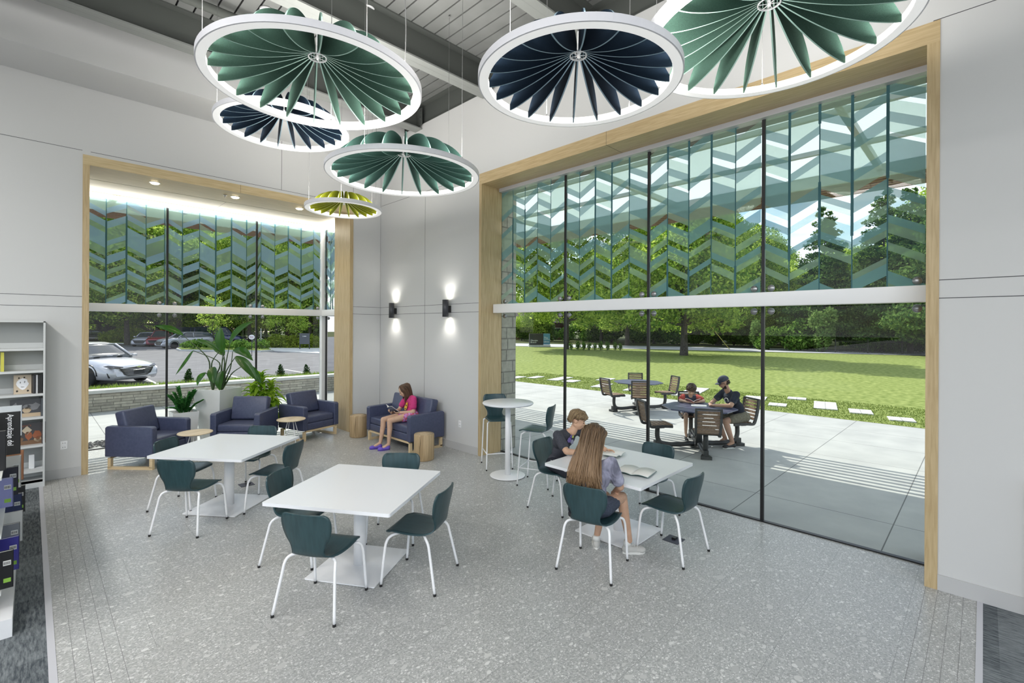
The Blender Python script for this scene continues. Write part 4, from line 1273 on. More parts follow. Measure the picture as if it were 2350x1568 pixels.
def upper(bm, pelvis, chest, neck, sh, s, infl=0., belly=0., collar=False):
    """torso volume; sh = (left, right) shoulders"""
    ax = (sh[1] - sh[0]).normalized(); up = (chest - pelvis).normalized(); fw = ax.cross(up).normalized()
    B = Matrix((ax, fw, up)).transposed()
    mid = pelvis.lerp(chest, .5)
    wsh = (sh[1] - sh[0]).length
    ell(bm, pelvis, (.150 * s + infl, .105 * s + infl, .10 * s + infl), B)
    ell(bm, mid, (.128 * s + infl, (.092 + belly) * s + infl, .15 * s + infl), B)
    ell(bm, chest, (wsh * .44 + infl, .100 * s + infl, .145 * s + infl), B)
    for k in sh: caps(bm, chest + (k - chest) * .25 + up * .05 * s, k, .058 * s + infl, .050 * s + infl)
    if collar: caps(bm, chest + up * .06 * s, chest + (neck - chest) * .62, .078 * s, .060 * s)
    else: caps(bm, chest + up * .09 * s, neck, .060 * s + infl, .046 * s + infl * .5)

def cutmesh(me, co, no):
    """remove what lies on the side the normal points to"""
    bm = bmesh.new(); bm.from_mesh(me)
    bmesh.ops.bisect_plane(bm, geom=bm.verts[:] + bm.edges[:] + bm.faces[:], plane_co=co, plane_no=no, clear_outer=True)
    bm.to_mesh(me); bm.free()

def hair_locks(name, t, c, fwd, up, s, m, path_fn, n, r0, seed, spread_az=(0, 360), sub=10, wave=.003):
    """a head of hair made of many tapering locks; path_fn(az, pol, rnd) -> list of points"""
    rnd = random.Random(seed); mb = MB()
    for i in range(n):
        az = R(rnd.uniform(*spread_az)); pts = path_fn(az, rnd, i)
        k = rnd.uniform(.7, 1.25)
        pts = [pts[0]] + [Vector(p) + Vector((rnd.gauss(0, 1), rnd.gauss(0, 1), rnd.gauss(0, .4))) * wave for p in pts[1:]]
        mb.tube(pts, lambda u, k=k: r0 * k * (1 - .75 * u ** 2.2) + .0006, 5, 0, True, sub=sub)
    return mb.build(name, m, t, fix=False)

def hairmat(name, c1, c2):
    if name in _M: return _M[name]
    m, n, b = newmat(name); L = n.links.new
    ge = node(n, 'ShaderNodeNewGeometry'); mx = node(n, 'ShaderNodeMix', data_type='RGBA')
    mx.inputs['A'].default_value = (*c1, 1); mx.inputs['B'].default_value = (*c2, 1)
    L(ge.outputs['Random Per Island'], mx.inputs['Factor']); L(mx.outputs['Result'], b.inputs['Base Color'])
    b.inputs['Roughness'].default_value = .42; b.inputs['Specular IOR Level'].default_value = .35
    _M[name] = m
    return m

def shoe(name, m, sole_m, t, heel, toe, s=1., holes=False):
    """a shoe from heel to toe standing on the floor"""
    d = (toe - heel); d.z = 0; Lg = d.length; d.normalize(); z0 = min(heel.z, toe.z)
    side = Vector((-d.y, d.x, 0))
    def fn(bm):
        B = Matrix((d, side, V(0, 0, 1))).transposed()
        h = heel + d * .045 * s; q = toe - d * .055 * s
        ell(bm, h + V(0, 0, .045 * s), (.052 * s, .036 * s, .048 * s), B)
        ell(bm, q + V(0, 0, .032 * s), (.060 * s, .044 * s, .034 * s), B)
        caps(bm, h + V(0, 0, .040 * s), q + V(0, 0, .032 * s), .038 * s, .032 * s)
    o = blob(name, fn, m, t, .006, 3)
    poly = []
    for k in range(20):
        a = 2 * math.pi * k / 20
        x = math.cos(a); y = math.sin(a)
        wd = .044 if x > 0 else .036
        p = heel + d * (Lg / 2 + x * Lg / 2) + side * y * wd * s
        poly.append((p.x, p.y))
    mb = MB(); mb.prism(poly, z0, z0 + .022 * s); mb.build('sole', sole_m, o)
    return o

def book_open(name, label, c, rz, tilt, w_=.15, h_=.22, cover=(.3, .35, .34), th=.012, open_=R(18), cat='book', group=None, roll=0.):
    t = thing(name, label, cat, c, group=group)
    t.rotation_euler = (tilt, roll, rz)
    pg = mat('book_pages', (.78, .77, .72), .7)
    cv = mat('cover_%d' % int(sum(cover) * 1000), cover, .4)
    for s in (-1, 1):
        g = []
        for i in range(9):
            u = i / 8
            x = s * w_ * u; z = .006 + math.sin(u * math.pi) * .014 * (1 - .3 * u) + abs(math.sin(open_)) * w_ * u
            g.append([(x, -h_ / 2, z + th * .5), (x, h_ / 2, z + th * .5)])
        MB().shell(g, th).build('pages', pg, t)
        g = [[(x * 1.02, y * 1.02, z - th * .5 - .003) for x, y, z in row] for row in g]
        MB().shell(g, .003).build('cover', cv, t)
    return t

m_eye = mat('dark_eye', (.02, .014, .01), .25)
m_lip = mat('lip', (.45, .17, .14), .5)

# ---------------------------------------------------------------- girl in pink on the sofa
t = thing('person', 'person in a pink t-shirt and purple clogs reading on the navy sofa', 'person', (-.55, -1.75, .45))
I = Matrix.Translation((.55, 1.75, -.45))
def tp(x, y, z): return V(x + .55, y + 1.75, z - .45)
sk = skinmat('fair_skin', (.62, .40, .28))
hc = tp(-.445, -1.625, .995); hf = V(-.80, .30, -.52); hu = V(-.45, .15, .9)
pel = tp(-.40, -1.83, .555); che = tp(-.35, -1.74, .80); nk = tp(-.395, -1.685, .935)
shs = (tp(-.40, -1.885, .865), tp(-.33, -1.545, .855))     # her left (towards the viewer) and right
kn = (tp(-.88, -1.845, .515), tp(-.90, -1.665, .515))
an = (tp(-.895, -1.845, .10), tp(-.955, -1.66, .10))
elb = (tp(-.43, -1.93, .63), tp(-.47, -1.50, .62))
wr = (tp(-.625, -1.79, .625), tp(-.68, -1.575, .60))
def body(bm):
    upper(bm, pel, che, nk, shs, .80)
    caps(bm, nk - V(0, 0, .05), hc + V(.01, 0, -.05), .040, .040); head(bm, hc, hf, hu, .95)
    for k in (0, 1):
        o = .075 if k else -.075
        hip = pel + V(-.02, o, -.01)
        limb(bm, [hip, hip.lerp(kn[k], .5) + V(0, 0, .01), kn[k]], [.078, .066, .046]); limb(bm, [kn[k], kn[k].lerp(an[k], .3) + V(.012, 0, 0), an[k]], [.047, .048, .029])
        caps(bm, an[k], an[k] + V(-.10, .03 * (1 if k else .6), -.055), .028, .026)
        limb(bm, [shs[k], elb[k], wr[k]], [.044, .035, .024]);
    hand(bm, wr[0], V(-.75, .45, -.05), V(.1, .3, .9), 1, .88, .75)
    hand(bm, wr[1], V(-.6, -.25, .3), V(.3, -.2, .9), -1, .88, .7)
blob('body', body, sk, t, .0065, 3)
face_parts(t, hc, hf, hu, .95, m_eye, m_lip)
m_pink = noisy('pink_cotton', (.50, .035, .16), (.62, .05, .22), 60., .9, 3)
def shirt(bm):
    upper(bm, pel + (che - pel) * .28, che, nk, shs, .78, .012, 0, True)
    for k in (0, 1): caps(bm, shs[k], shs[k].lerp(elb[k], .62), .056, .060)
def post(me):
    cutmesh(me, nk - V(0, 0, .006), V(0, 0, 1)); 
o = blob('t_shirt', shirt, m_pink, t, .008, 5, .5)
def shorts(bm):
    ell(bm, pel, (.135, .15, .10))
    for k in (0, 1):
        hip = pel + V(-.02, .075 if k else -.075, -.01); caps(bm, hip, hip.lerp(kn[k], .42), .088, .076)
blob('shorts', shorts, noisy('floral_shorts', (.55, .05, .08), (.55, .35, .75), 26., .9, 3), t, .008, 4)
mc = mat('purple_foam', (.16, .10, .55), .55)
for k, (h_, q_) in enumerate(((V(-.872, -1.85, .0), V(-1.085, -1.80, .0)), (V(-.925, -1.665, 0), V(-1.135, -1.60, 0)))):
    s_ = shoe('clog', mc, mat('purple_foam_sole', (.09, .05, .30), .6), t, h_ + V(.55, 1.75, -.45), q_ + V(.55, 1.75, -.45), .98)
    d_ = (q_ - h_).normalized(); sd_ = V(-d_.y, d_.x, 0)
    mb = MB()
    for a in (-.02, 0, .02):
        for b_ in (.045, .07):
            c_ = q_ + V(.55, 1.75, -.45) - d_ * b_ + sd_ * a + V(0, 0, .060 - abs(a) * .35 - (.004 if b_ < .05 else 0)); mb.cyl(c_, .005, .006, 8)
    mb.build('vent_hole', m_black, s_)
# emblem: plain yellow and black patch on the chest
fwd_c = V(-.90, .18, .28).normalized()
mb = MB(); cc = che + V(-.108, .0, -.075)
rgt = V(.15, 1, 0).normalized(); upv = V(.26, -.03, .96)
def patch(mb, c, pts, mi): mb.add([c + rgt * a + upv * b for a, b in pts], [tuple(range(len(pts)))], mi)
patch(mb, cc + fwd_c * .010, [(-.05, -.05), (-.02, -.085), (.02, -.085), (.05, -.05), (.055, 0), (.03, .035), (.035, .075), (0, .045), (-.03, .085), (-.045, .03), (-.058, 0)], 0)
patch(mb, cc + fwd_c * .012, [(-.038, 0), (-.005, -.015), (.038, .01), (.02, .022), (-.02, .018)], 1)
patch(mb, cc + fwd_c * .012, [(-.03, -.045), (.03, -.05), (.015, -.065), (-.015, -.065)], 1)
mb.build('shirt_emblem', [mat('emblem_yellow', (.75, .42, .02), .7), m_black], t)
hm = hairmat('brown_hair', (.045, .022, .012), (.13, .07, .04))
f_, r_, u_ = head_basis(hf, hu)
def path(az, rnd, i):
    # az 0 = front; locks part on the crown and fall beside and behind the face
    a = math.cos(az); b = math.sin(az)
    if a > .55: a = .55; b = .83 * (1 if b > 0 else -1)
    S = .95; k = rnd.uniform(.98, 1.07) * (1 + .32 * max(0, -a))
    top = hc + (u_ * .122 + f_ * rnd.uniform(-.03, .03) + r_ * rnd.uniform(-.008, .008)) * S
    out = hc + (f_ * (a * .098 - .008) + r_ * b * .083 + u_ * .055) * S * k
    low = hc + (f_ * (a * .085 - .015) + r_ * b * .090 + u_ * -.04) * S * k
    end = low + V(0.02 - .01 * a, 0, -rnd.uniform(.10, .165)) + r_ * b * .012
    return [top, out, low, end]
hair_locks('hair', t, hc, hf, hu, .88, hm, path, 260, .0085, 3)
bk = book_open('book', 'open grey picture book in the hands of the girl in pink', (-.735, -1.66, .655), R(82), R(38), .13, .20, (.10, .11, .15), .006, R(20))

# ---------------------------------------------------------------- long-haired girl at the table
t = thing('person', 'person with very long brown hair and grey t-shirt, back to the viewer at the table', 'person', (-1.7, -6.84, .45))
OX = V(1.7, 6.84, -.45)
def tp(x, y, z): return V(x, y, z) + OX
hc = tp(-1.535, -6.715, 1.155); hf = V(.80, .20, -.62); hu = V(.5, .1, .85)
pel = tp(-1.70, -6.845, .55); che = tp(-1.655, -6.80, .80); nk = tp(-1.60, -6.755, 1.03)
shs = (tp(-1.66, -6.63, .955), tp(-1.60, -6.95, .945))   # left, right
kn = (tp(-1.315, -6.70, .50), tp(-1.325, -6.90, .545)); an = (tp(-1.41, -6.665, .12), tp(-1.30, -6.965, .13))
elb = (tp(-1.49, -6.55, .78), tp(-1.50, -6.985, .70)); wr = (tp(-1.33, -6.62, .765), tp(-1.40, -6.86, .60))
sk2 = skinmat('fair_skin_2', (.55, .34, .23))
def body(bm):
    upper(bm, pel, che, nk - V(0, 0, .04), shs, .82)
    caps(bm, nk - V(0, 0, .06), hc + V(-.02, 0, -.05), .042, .042); head(bm, hc, hf, hu, .93)
    for k in (0, 1):
        hip = pel + V(.02, -.08 if k else .08, -.01)
        limb(bm, [hip, hip.lerp(kn[k], .5) + V(0, 0, .01), kn[k]], [.080, .068, .048]); limb(bm, [kn[k], kn[k].lerp(an[k], .3) - V(.012, 0, 0), an[k]], [.048, .049, .031])
        limb(bm, [shs[k], elb[k], wr[k]], [.045, .036, .026])
    hand(bm, wr[0], V(.9, .1, -.05), V(0, 0, -1), 1, .9, .3); hand(bm, wr[1], V(.6, .5, -.3), V(0, .2, -1), -1, .9, .5)
blob('body', body, sk2, t, .007, 3)
face_parts(t, hc, hf, hu, .93, m_eye, m_lip)
m_tie = noisy('grey_tie_dye_cotton', (.15, .15, .20), (.42, .42, .54), 11., .9, 6, (1, 1, .6), dist=1.2)
def shirt(bm):
    upper(bm, pel + (che - pel) * .10, che, nk, shs, .79, .012, 0, True)
    for k in (0, 1): caps(bm, shs[k], shs[k].lerp(elb[k], .72), .058, .062)
blob('t_shirt', shirt, m_tie, t, .008, 5, .5)
def shorts(bm):
    ell(bm, pel - V(0, 0, .02), (.125, .155, .10))
    for k in (0, 1):
        hip = pel + V(.02, -.08 if k else .08, -.01); caps(bm, hip, hip.lerp(kn[k], .45), .090, .074)
blob('shorts', shorts, noisy('dark_denim', (.035, .045, .07), (.06, .075, .11), 90., .9, 3), t, .008, 4)
m_canv = mat('pale_grey_canvas', (.52, .51, .48), .8); m_sole = mat('white_rubber', (.75, .74, .70), .6)
for k, (h_, q_) in enumerate((((-1.50, -6.71, .0), (-1.315, -6.545, .0)), ((-1.185, -6.915, 0), (-1.385, -7.055, 0)))):
    pass
for (a_, b_) in ((an[0] + V(-.05, -.03, -.12), an[0] + V(.135, .11, -.12)), (an[1] + V(-.04, .05, -.13), an[1] + V(.13, -.10, -.13))):
    s_ = shoe('sneaker', m_canv, m_sole, t, a_, b_, .98)
    dd_ = (b_ - a_).normalized(); sd_ = V(-dd_.y, dd_.x, 0)
    mb = MB()
    for j in range(4):
        c_ = a_.lerp(b_, .42 + .10 * j) + V(0, 0, .082 - .008 * j)
        mb.tube([c_ - sd_ * .02, c_ + V(0, 0, .004), c_ + sd_ * .02], .003, 5)
    mb.build('laces', m_sole, s_)
    MB().cyl(a_ + dd_ * .045 + V(0, 0, .075), .036, .05, 16, r2=.034).build('sock', m_sole, s_)
hm2 = hairmat('long_brown_hair', (.035, .021, .012), (.30, .19, .105))
n_ = hm2.node_tree; tc_ = n_.nodes.new('ShaderNodeTexCoord'); sx_ = n_.nodes.new('ShaderNodeSeparateXYZ'); mr_ = n_.nodes.new('ShaderNodeMapRange')
mr_.inputs['From Min'].default_value = .80; mr_.inputs['From Max'].default_value = .36; mr_.inputs['To Min'].default_value = .08; mr_.inputs['To Max'].default_value = .72
ge_ = [x for x in n_.nodes if x.type == 'NEW_GEOMETRY'][0]; mx_ = [x for x in n_.nodes if x.type == 'MIX'][0]
m1_ = n_.nodes.new('ShaderNodeMath'); m1_.operation = 'MULTIPLY_ADD'; m1_.inputs[1].default_value = .45
n_.links.new(tc_.outputs['Object'], sx_.inputs[0]); n_.links.new(sx_.outputs['Z'], mr_.inputs['Value']); n_.links.new(ge_.outputs['Random Per Island'], m1_.inputs[0]); n_.links.new(mr_.outputs[0], m1_.inputs[2]); n_.links.new(m1_.outputs[0], mx_.inputs['Factor'])
sax = (shs[1] - shs[0]).normalized()
f_, r_, u_ = head_basis(hf, hu)
def path(az, rnd, i):
    a = math.cos(az); b = math.sin(az)
    if a > .45: a = .45; b = .88 * (1 if b > 0 else -1)
    S = .93; k = rnd.uniform(1.0, 1.10)
    top = hc + (u_ * .124 + f_ * rnd.uniform(-.02, .04) + r_ * rnd.uniform(-.006, .006)) * S
    out = hc + (f_ * (a * .100 - .008) + r_ * b * .086 + u_ * .045) * S * k
    back = V(-.6, -.1, 0)
    low = hc + (f_ * (a * .09 - .02) + r_ * b * .095 + u_ * -.05) * S * k + V(-.01, 0, 0)
    sw_ = b * rnd.uniform(.10, .175)
    d1 = che + V(-.125 + .04 * a, .02, .09) + sax * (sw_ * .8)
    d2 = che + V(-.145 + .03 * a + .02 * (1 - abs(b)) * -1, .015, -rnd.uniform(-.03, .10)) + sax * sw_
    return [top, out, low, d1, d2]
hair_locks('hair', t, hc, hf, hu, .93, hm2, path, 760, .0070, 11, sub=18, wave=.010)

# ---------------------------------------------------------------- boy in dark t-shirt
t = thing('person', 'person with short blond-brown hair in a dark t-shirt leaning over the table', 'person', (-.85, -5.72, .45))
OX = V(.85, 5.72, -.45)
def tp(x, y, z): return V(x, y, z) + OX
hc = tp(-.785, -5.950, 1.095); hf = V(.42, -.80, -.36); hu = V(.12, -.35, .93)
pel = tp(-.87, -5.70, .56); che = tp(-.870, -5.81, .855); nk = tp(-.825, -5.905, 1.0)
shs = (tp(-.69, -5.895, .945), tp(-1.03, -5.84, .93))
kn = (tp(-.76, -6.08, .51), tp(-1.02, -6.07, .51)); an = (tp(-.75, -6.0, .10), tp(-1.0, -6.04, .10))
elb = (tp(-.62, -6.10, .80), tp(-1.10, -6.03, .785)); wr = (tp(-.68, -6.28, .775), tp(-.96, -6.20, .775))
sk3 = skinmat('fair_skin_3', (.60, .37, .25))
def body(bm):
    upper(bm, pel, che, nk - V(0, 0, .03), shs, .82)
    caps(bm, nk - V(0, 0, .05), hc + V(0, .02, -.05), .048, .046); head(bm, hc, hf, hu, 1.0)
    for k in (0, 1):
        hip = pel + V(-.08 if k else .08, -.02, -.01)
        limb(bm, [hip, kn[k]], [.080, .050]); limb(bm, [kn[k], kn[k].lerp(an[k], .3), an[k]], [.050, .048, .032])
        limb(bm, [shs[k], elb[k], wr[k]], [.046, .037, .027])
    hand(bm, wr[0], V(.1, -.9, .1), V(-.5, 0, -.8), -1, .9, .5); hand(bm, wr[1], V(.75, -.6, .0), V(0, 0, -1), 1, .9, .4)
blob('body', body, sk3, t, .007, 3)
face_parts(t, hc, hf, hu, 1.0, m_eye, m_lip)
m_dk = noisy('charcoal_cotton', (.040, .042, .055), (.058, .060, .075), 70., .9, 3)
def shirt(bm):
    upper(bm, pel + (che - pel) * .1, che, nk, shs, .80, .013, 0, True)
    for k in (0, 1): caps(bm, shs[k], shs[k].lerp(elb[k], .66), .058, .062)
blob('t_shirt', shirt, m_dk, t, .008, 5, .5)
mb = MB()
for (a, b, sc_, mi) in ((-.03, .0, .035, 0), (.02, -.03, .03, 1), (.0, .035, .022, 0), (.035, .03, .018, 2)):
    q = [che + V(.0 + a, -.108, .01 + b) + V(math.cos(k * 1.05) * sc_ * (1 + .3 * (k % 2)), 0, math.sin(k * 1.05) * sc_) for k in range(6)]
    mb.add(q, [tuple(range(6))], mi)
mb.build('shirt_print', [mat('print_purple', (.16, .12, .35), .7), mat('print_blue', (.25, .25, .35), .7), mat('print_yellow', (.5, .55, .1), .7)], t)
def pants(bm):
    ell(bm, pel - V(0, 0, .02), (.155, .125, .10))
    for k in (0, 1):
        hip = pel + V(-.08 if k else .08, -.02, -.01); limb(bm, [hip, kn[k]], [.092, .068]); caps(bm, kn[k], an[k], .064, .050)
blob('track_pants', pants, mat('navy_jersey', (.012, .014, .024), .7), t, .008, 4)
mb = MB()
for o_ in (-.018, 0, .018):
    a0 = pel + V(-.165, -.02, .045 + o_); b0 = kn[1] + V(-.052, .03, .040 + o_)
    mb.tube([a0 + V(-.01, -.03, -.005), a0.lerp(b0, .5) + V(-.012, 0, .005), b0], .0042, 6, sub=8)
mb.build('side_stripe', m_white, t)
for k in (0, 1): shoe('sneaker', mat('dark_sneaker', (.03, .03, .035), .7), m_sole, t, an[k] + V(0, .05, -.10), an[k] + V(.02, -.16, -.10), .98)
hm3 = hairmat('sandy_hair', (.13, .085, .045), (.34, .24, .13))
f_, r_, u_ = head_basis(hf, hu)
def path(az, rnd, i):
    a = math.cos(az); b = math.sin(az); S = 1.0; k = rnd.uniform(.99, 1.04)
    st = hc + (u_ * rnd.uniform(.095, .122) + f_ * rnd.uniform(-.05, .05) + r_ * rnd.uniform(-.04, .04)) * S
    mid = hc + (f_ * (a * .098 - .006) + r_ * b * .080 + u_ * .075) * S * k
    lowz = .048 if a > .3 else (.026 if a > -.4 else -.045)
    end = hc + (f_ * (a * .104 - .010) + r_ * b * .086 + u_ * (lowz + rnd.uniform(-.012, .012))) * S * (k * .97)
    return [st, mid, end]
hair_locks('hair', t, hc, hf, hu, .93, hm3, path, 700, .0046, 5, sub=7, wave=.004)
book_open('book', 'open book lying before the boy, its right page curling up', (-.715, -6.40, .742), R(8), 0, .12, .20, (.25, .30, .28), .008, R(9), group=None)
book_open('book', 'large open picture book at the right edge of the children\'s table', (-1.10, -6.915, .742), R(100), 0, .17, .26, (.12, .20, .19), .008, R(1))

# ---------------------------------------------------------------- man outside
def V2(c, f_, l_, x, y, z): return c + f_ * x + l_ * y + V(0, 0, z)
def seated_out(name, label, base, ang, s, shirt_m, short_m, skin_m, lean, headp, hfwd, hup, arms, feet, shoe_m, kneez=.50):
    f = V(math.cos(ang), math.sin(ang), 0); l = V(-f.y, f.x, 0)
    t = thing(name, label, 'person', (base.x, base.y, .45))
    O = V(0, 0, -.45)
    P = lambda x, y, z: O + f * x + l * y + V(0, 0, z)
    pel = P(0, 0, .45 + .105 * s); che = P(lean, 0, .45 + .43 * s); nk = P(lean * 1.38, 0, .45 + .64 * s)
    shs = (P(lean * 1.15, .185 * s, .45 + .54 * s), P(lean * 1.15, -.185 * s, .45 + .54 * s))
    hc = P(*headp)
    F3 = lambda v: f * v[0] + l * v[1] + V(0, 0, v[2])
    hf = F3(hfwd); hu = F3(hup)
    elb = [P(*arms[0]), P(*arms[1])]; wr = [P(*arms[2]), P(*arms[3])]
    kn = [P(.43 * s, .11 * s + .02, kneez), P(.43 * s, -.11 * s - .02, kneez)]; an = [P(*feet[0]), P(*feet[1])]
    def body(bm):
        upper(bm, pel, che, nk - V(0, 0, .04 * s), shs, s, 0, .01)
        caps(bm, nk - V(0, 0, .06), hc - hf * .02 + V(0, 0, -.05 * s), .055 * s, .050 * s); head(bm, hc, hf, hu, .80 + .2 * s)
        for k in (0, 1):
            hip = pel + l * (.09 if k == 0 else -.09) * s
            limb(bm, [hip, kn[k]], [.088 * s, .056 * s]); limb(bm, [kn[k], kn[k].lerp(an[k], .3), an[k]], [.056 * s, .057 * s, .036 * s])
            caps(bm, an[k], an[k] + f * .09 * s - V(0, 0, .04), .034 * s, .028 * s)
            limb(bm, [shs[k], elb[k], wr[k]], [.052 * s, .041 * s, .029 * s])
        hand(bm, wr[0], F3((.3, -.8, 0)), V(0, 0, -1), -1, s, .5); hand(bm, wr[1], F3((.3, .8, 0)), V(0, 0, -1), 1, s, .5)
    blob('body', body, skin_m, t, .009, 3)
    def shirt(bm):
        upper(bm, pel, che, nk, shs, s, .014, .015, True)
        for k in (0, 1): caps(bm, shs[k], shs[k].lerp(elb[k], .62), .064 * s, .066 * s)
    blob('t_shirt', shirt, shirt_m, t, .010, 5, .5)
    def shorts(bm):
        ell(bm, pel - V(0, 0, .02), (.16 * s, .16 * s, .11 * s))
        for k in (0, 1):
            hip = pel + l * (.09 if k == 0 else -.09) * s; caps(bm, hip, hip.lerp(kn[k], .72), .100 * s, .078 * s)
    blob('shorts', shorts, short_m, t, .010, 4)
    for k in (0, 1):
        a_ = V(an[k].x, an[k].y, -.45); shoe('shoe', shoe_m, m_sole, t, a_ - f * .06 * s, a_ + f * .20 * s, 1.02 * s)
    face_parts(t, hc, hf, hu, .80 + .2 * s, m_eye, m_lip)
    return t, hc, head_basis(hf, hu), f, l, P
angm = math.atan2(.46, -.68)
t, hc, (f_, r_, u_), f, l, P = seated_out('person', 'man in a navy cap and dark t-shirt seated at the outdoor table', V(4.03, -6.17, 0), angm, 1.0,
    noisy('navy_cotton', (.012, .016, .030), (.020, .026, .045), 60., .9, 3), noisy('khaki_cotton', (.15, .135, .095), (.22, .20, .15), 40., .9, 3), skinmat('tanned_skin', (.50, .29, .20)),
    .21, (.365, -.01, 1.195), (.80, -.35, -.42), (.38, 0, .92), ((.42, .27, .80), (.42, -.25, .80), (.62, .10, .785), (.61, -.08, .785)), ((.30, .16, .10), (.22, -.16, .10)), mat('black_shoe', (.012, .012, .014), .6))
# cap with brim, glasses, short beard
S = 1.0
B = Matrix((f_, r_, u_)).transposed()
def capf(bm): ell(bm, hc + f_ * -.006 + u_ * .040, (.106, .086, .092), B, 24)
m_cap = mat('navy_cap', (.035, .045, .075), .8)
o = blob('cap', capf, m_cap, t, .007, 2, .5, lambda me: cutmesh(me, hc + u_ * .040, -u_))
g = []
for i in range(7):
    u = i / 6; row = []
    for j in range(9):
        v = -1 + j / 4
        row.append(hc + f_ * (.080 + .080 * u * (1 - .35 * v * v) - .030 * v * v) + r_ * (.070 * v) + u_ * (.042 - .010 * u - .018 * v * v))
    g.append(row)
MB().shell(g, .004).build('brim', m_cap, o)
mb = MB(); mb.box(hc + f_ * .097 + u_ * .080, (.004, .03, .03), M=B.to_4x4()); mb.build('badge', m_white, o)
mb = MB()
for k in (-1, 1):
    pts = [hc + f_ * .102 + r_ * (.031 * k + .021 * math.cos(a)) + u_ * (.002 + .016 * math.sin(a)) for a in [2 * math.pi * q / 12 for q in range(13)]]
    mb.tube(pts, .002, 5)
    mb.tube([hc + f_ * .100 + r_ * .052 * k + u_ * .004, hc + f_ * .0 + r_ * .080 * k + u_ * .006], .002, 5)
mb.tube([hc + f_ * .104 - r_ * .010 + u_ * .004, hc + f_ * .104 + r_ * .010 + u_ * .004], .002, 5)
mb.build('glasses', m_black, t)
def path(az, rnd, i):
    b = rnd.uniform(-1, 1); z = rnd.uniform(-.10, -.045)
    p = hc + f_ * (.060 - .055 * b * b) + r_ * .062 * b + u_ * z
    return [p, p + f_ * .012 + r_ * .004 * b - u_ * .012]
hair_locks('beard', t, hc, None, None, 1, hairmat('dark_beard', (.02, .015, .012), (.07, .05, .04)), path, 600, .0026, 9, sub=3, wave=.001)
def path(az, rnd, i):
    b = rnd.choice((-1, 1)) * rnd.uniform(.3, 1); a = -rnd.uniform(.1, 1)
    p = hc + f_ * (a * .085 - .01) + r_ * .075 * b + u_ * rnd.uniform(-.045, .035)
    return [p, p - u_ * .02]
hair_locks('hair', t, hc, None, None, 1, hairmat('dark_beard', 0, 0), path, 220, .004, 10, sub=3, wave=.001)
mb = MB()   # pale print on the chest
for k in range(8):
    a = k / 7 * 4.2 - .4
    p = P(.332 + .0 * k, .02 + .055 * math.cos(a), .86 + .045 * math.sin(a)); q = P(.332, .02 + .055 * math.cos(a + .5), .86 + .045 * math.sin(a + .5)); mb.tube([p, q], .006, 6)
mb.build('shirt_print', m_white, t)

angc = math.atan2(-.46, -.70)
t, hc, (f_, r_, u_), f, l, P = seated_out('person', 'child in a red and navy t-shirt reading at the outdoor table', V(3.98, -5.17, 0), angc, .72,
    noisy('navy_cotton2', (.016, .020, .045), (.026, .032, .06), 60., .9, 3), noisy('dark_shorts', (.02, .022, .03), (.05, .05, .06), 30., .9, 3), sk,
    .15, (.285, .0, .995), (.80, 0, -.6), (.55, 0, .83), ((.32, .23, .785), (.32, -.21, .785), (.46, .06, .775), (.47, -.07, .775)), ((.26, .10, .12), (.24, -.09, .12)), mat('dark_sandal', (.03, .03, .03), .7), .49)
mb = MB()
def sl(bm):
    for k in (0, 1):
        a_ = P(.172, .133 if k == 0 else -.133, .45 + .54 * .72); b_ = P(.32, .23, .785) if k == 0 else P(.32, -.21, .785); caps(bm, a_ - V(0, 0, 0), a_.lerp(b_, .60), .056, .058)
blob('red_sleeves', sl, mat('red_cotton', (.42, .06, .045), .9), t, .010, 3)
def path(az, rnd, i):
    a = math.cos(az); b = math.sin(az); S = .94; k = rnd.uniform(1.0, 1.12)
    st = hc + (u_ * rnd.uniform(.095, .13) + f_ * rnd.uniform(-.05, .05) + r_ * rnd.uniform(-.04, .04)) * S
    mid = hc + (f_ * (a * .098 - .006) + r_ * b * .080 + u_ * .075) * S * k
    end = hc + (f_ * (a * .104 - .010) + r_ * b * .086 + u_ * ((.03 if a > .3 else -.04) + rnd.uniform(-.012, .012))) * S
    return [st, mid, end]
hair_locks('hair', t, hc, None, None, 1, hairmat('dark_brown_hair', (.04, .025, .015), (.12, .075, .045)), path, 260, .009, 12, sub=6)
book_open('book', 'open white-paged book in front of the child on the outdoor table', (3.60, -5.42, .765), R(124), R(14), .13, .19, (.5, .1, .1), .006, R(28))
tag(MB().box((3.42, -5.62, .752), (.21, .27, .012), rz=.4).build('magazine', mat('pale_magazine', (.6, .6, .62), .5)), 'thin magazine lying flat on the outdoor table by the child', 'magazine')
# ================================================================ BOOKSHELVES
m_shelf = mat('white_shelf_steel', (.62, .63, .62), .45)
m_shelfb = mat('grey_shelf_back', (.40, .41, .40), .6)
t = thing('bookshelf', 'tall white steel bookshelf against the left wall at the edge of the view', 'bookshelf', (-5.73, 0, 0))
mb = MB(); mb.b2((-.455, -.315, 0), (-.435, -.015, 2.25)); mb.build('side_panel', m_shelf, t)
mb = MB(); mb.b2((.437, -.315, 0), (.457, -.015, 2.25))
for k in range(60): mb.b2((.4366, -.300, .15 + .034 * k), (.437, -.290, .165 + .034 * k), 1)
mb.build('side_panel', [m_shelf, m_seam], t)
mb = MB(); mb.b2((-.435, -.035, .0), (.437, -.015, 2.24)); mb.build('back_panel', m_shelfb, t)
mb = MB(); mb.b2((-.455, -.315, 2.235), (.457, -.015, 2.255)); mb.build('top_panel', m_shelf, t)
SZ = [.10, .235, .575, .955, 1.27, 1.585, 1.885]
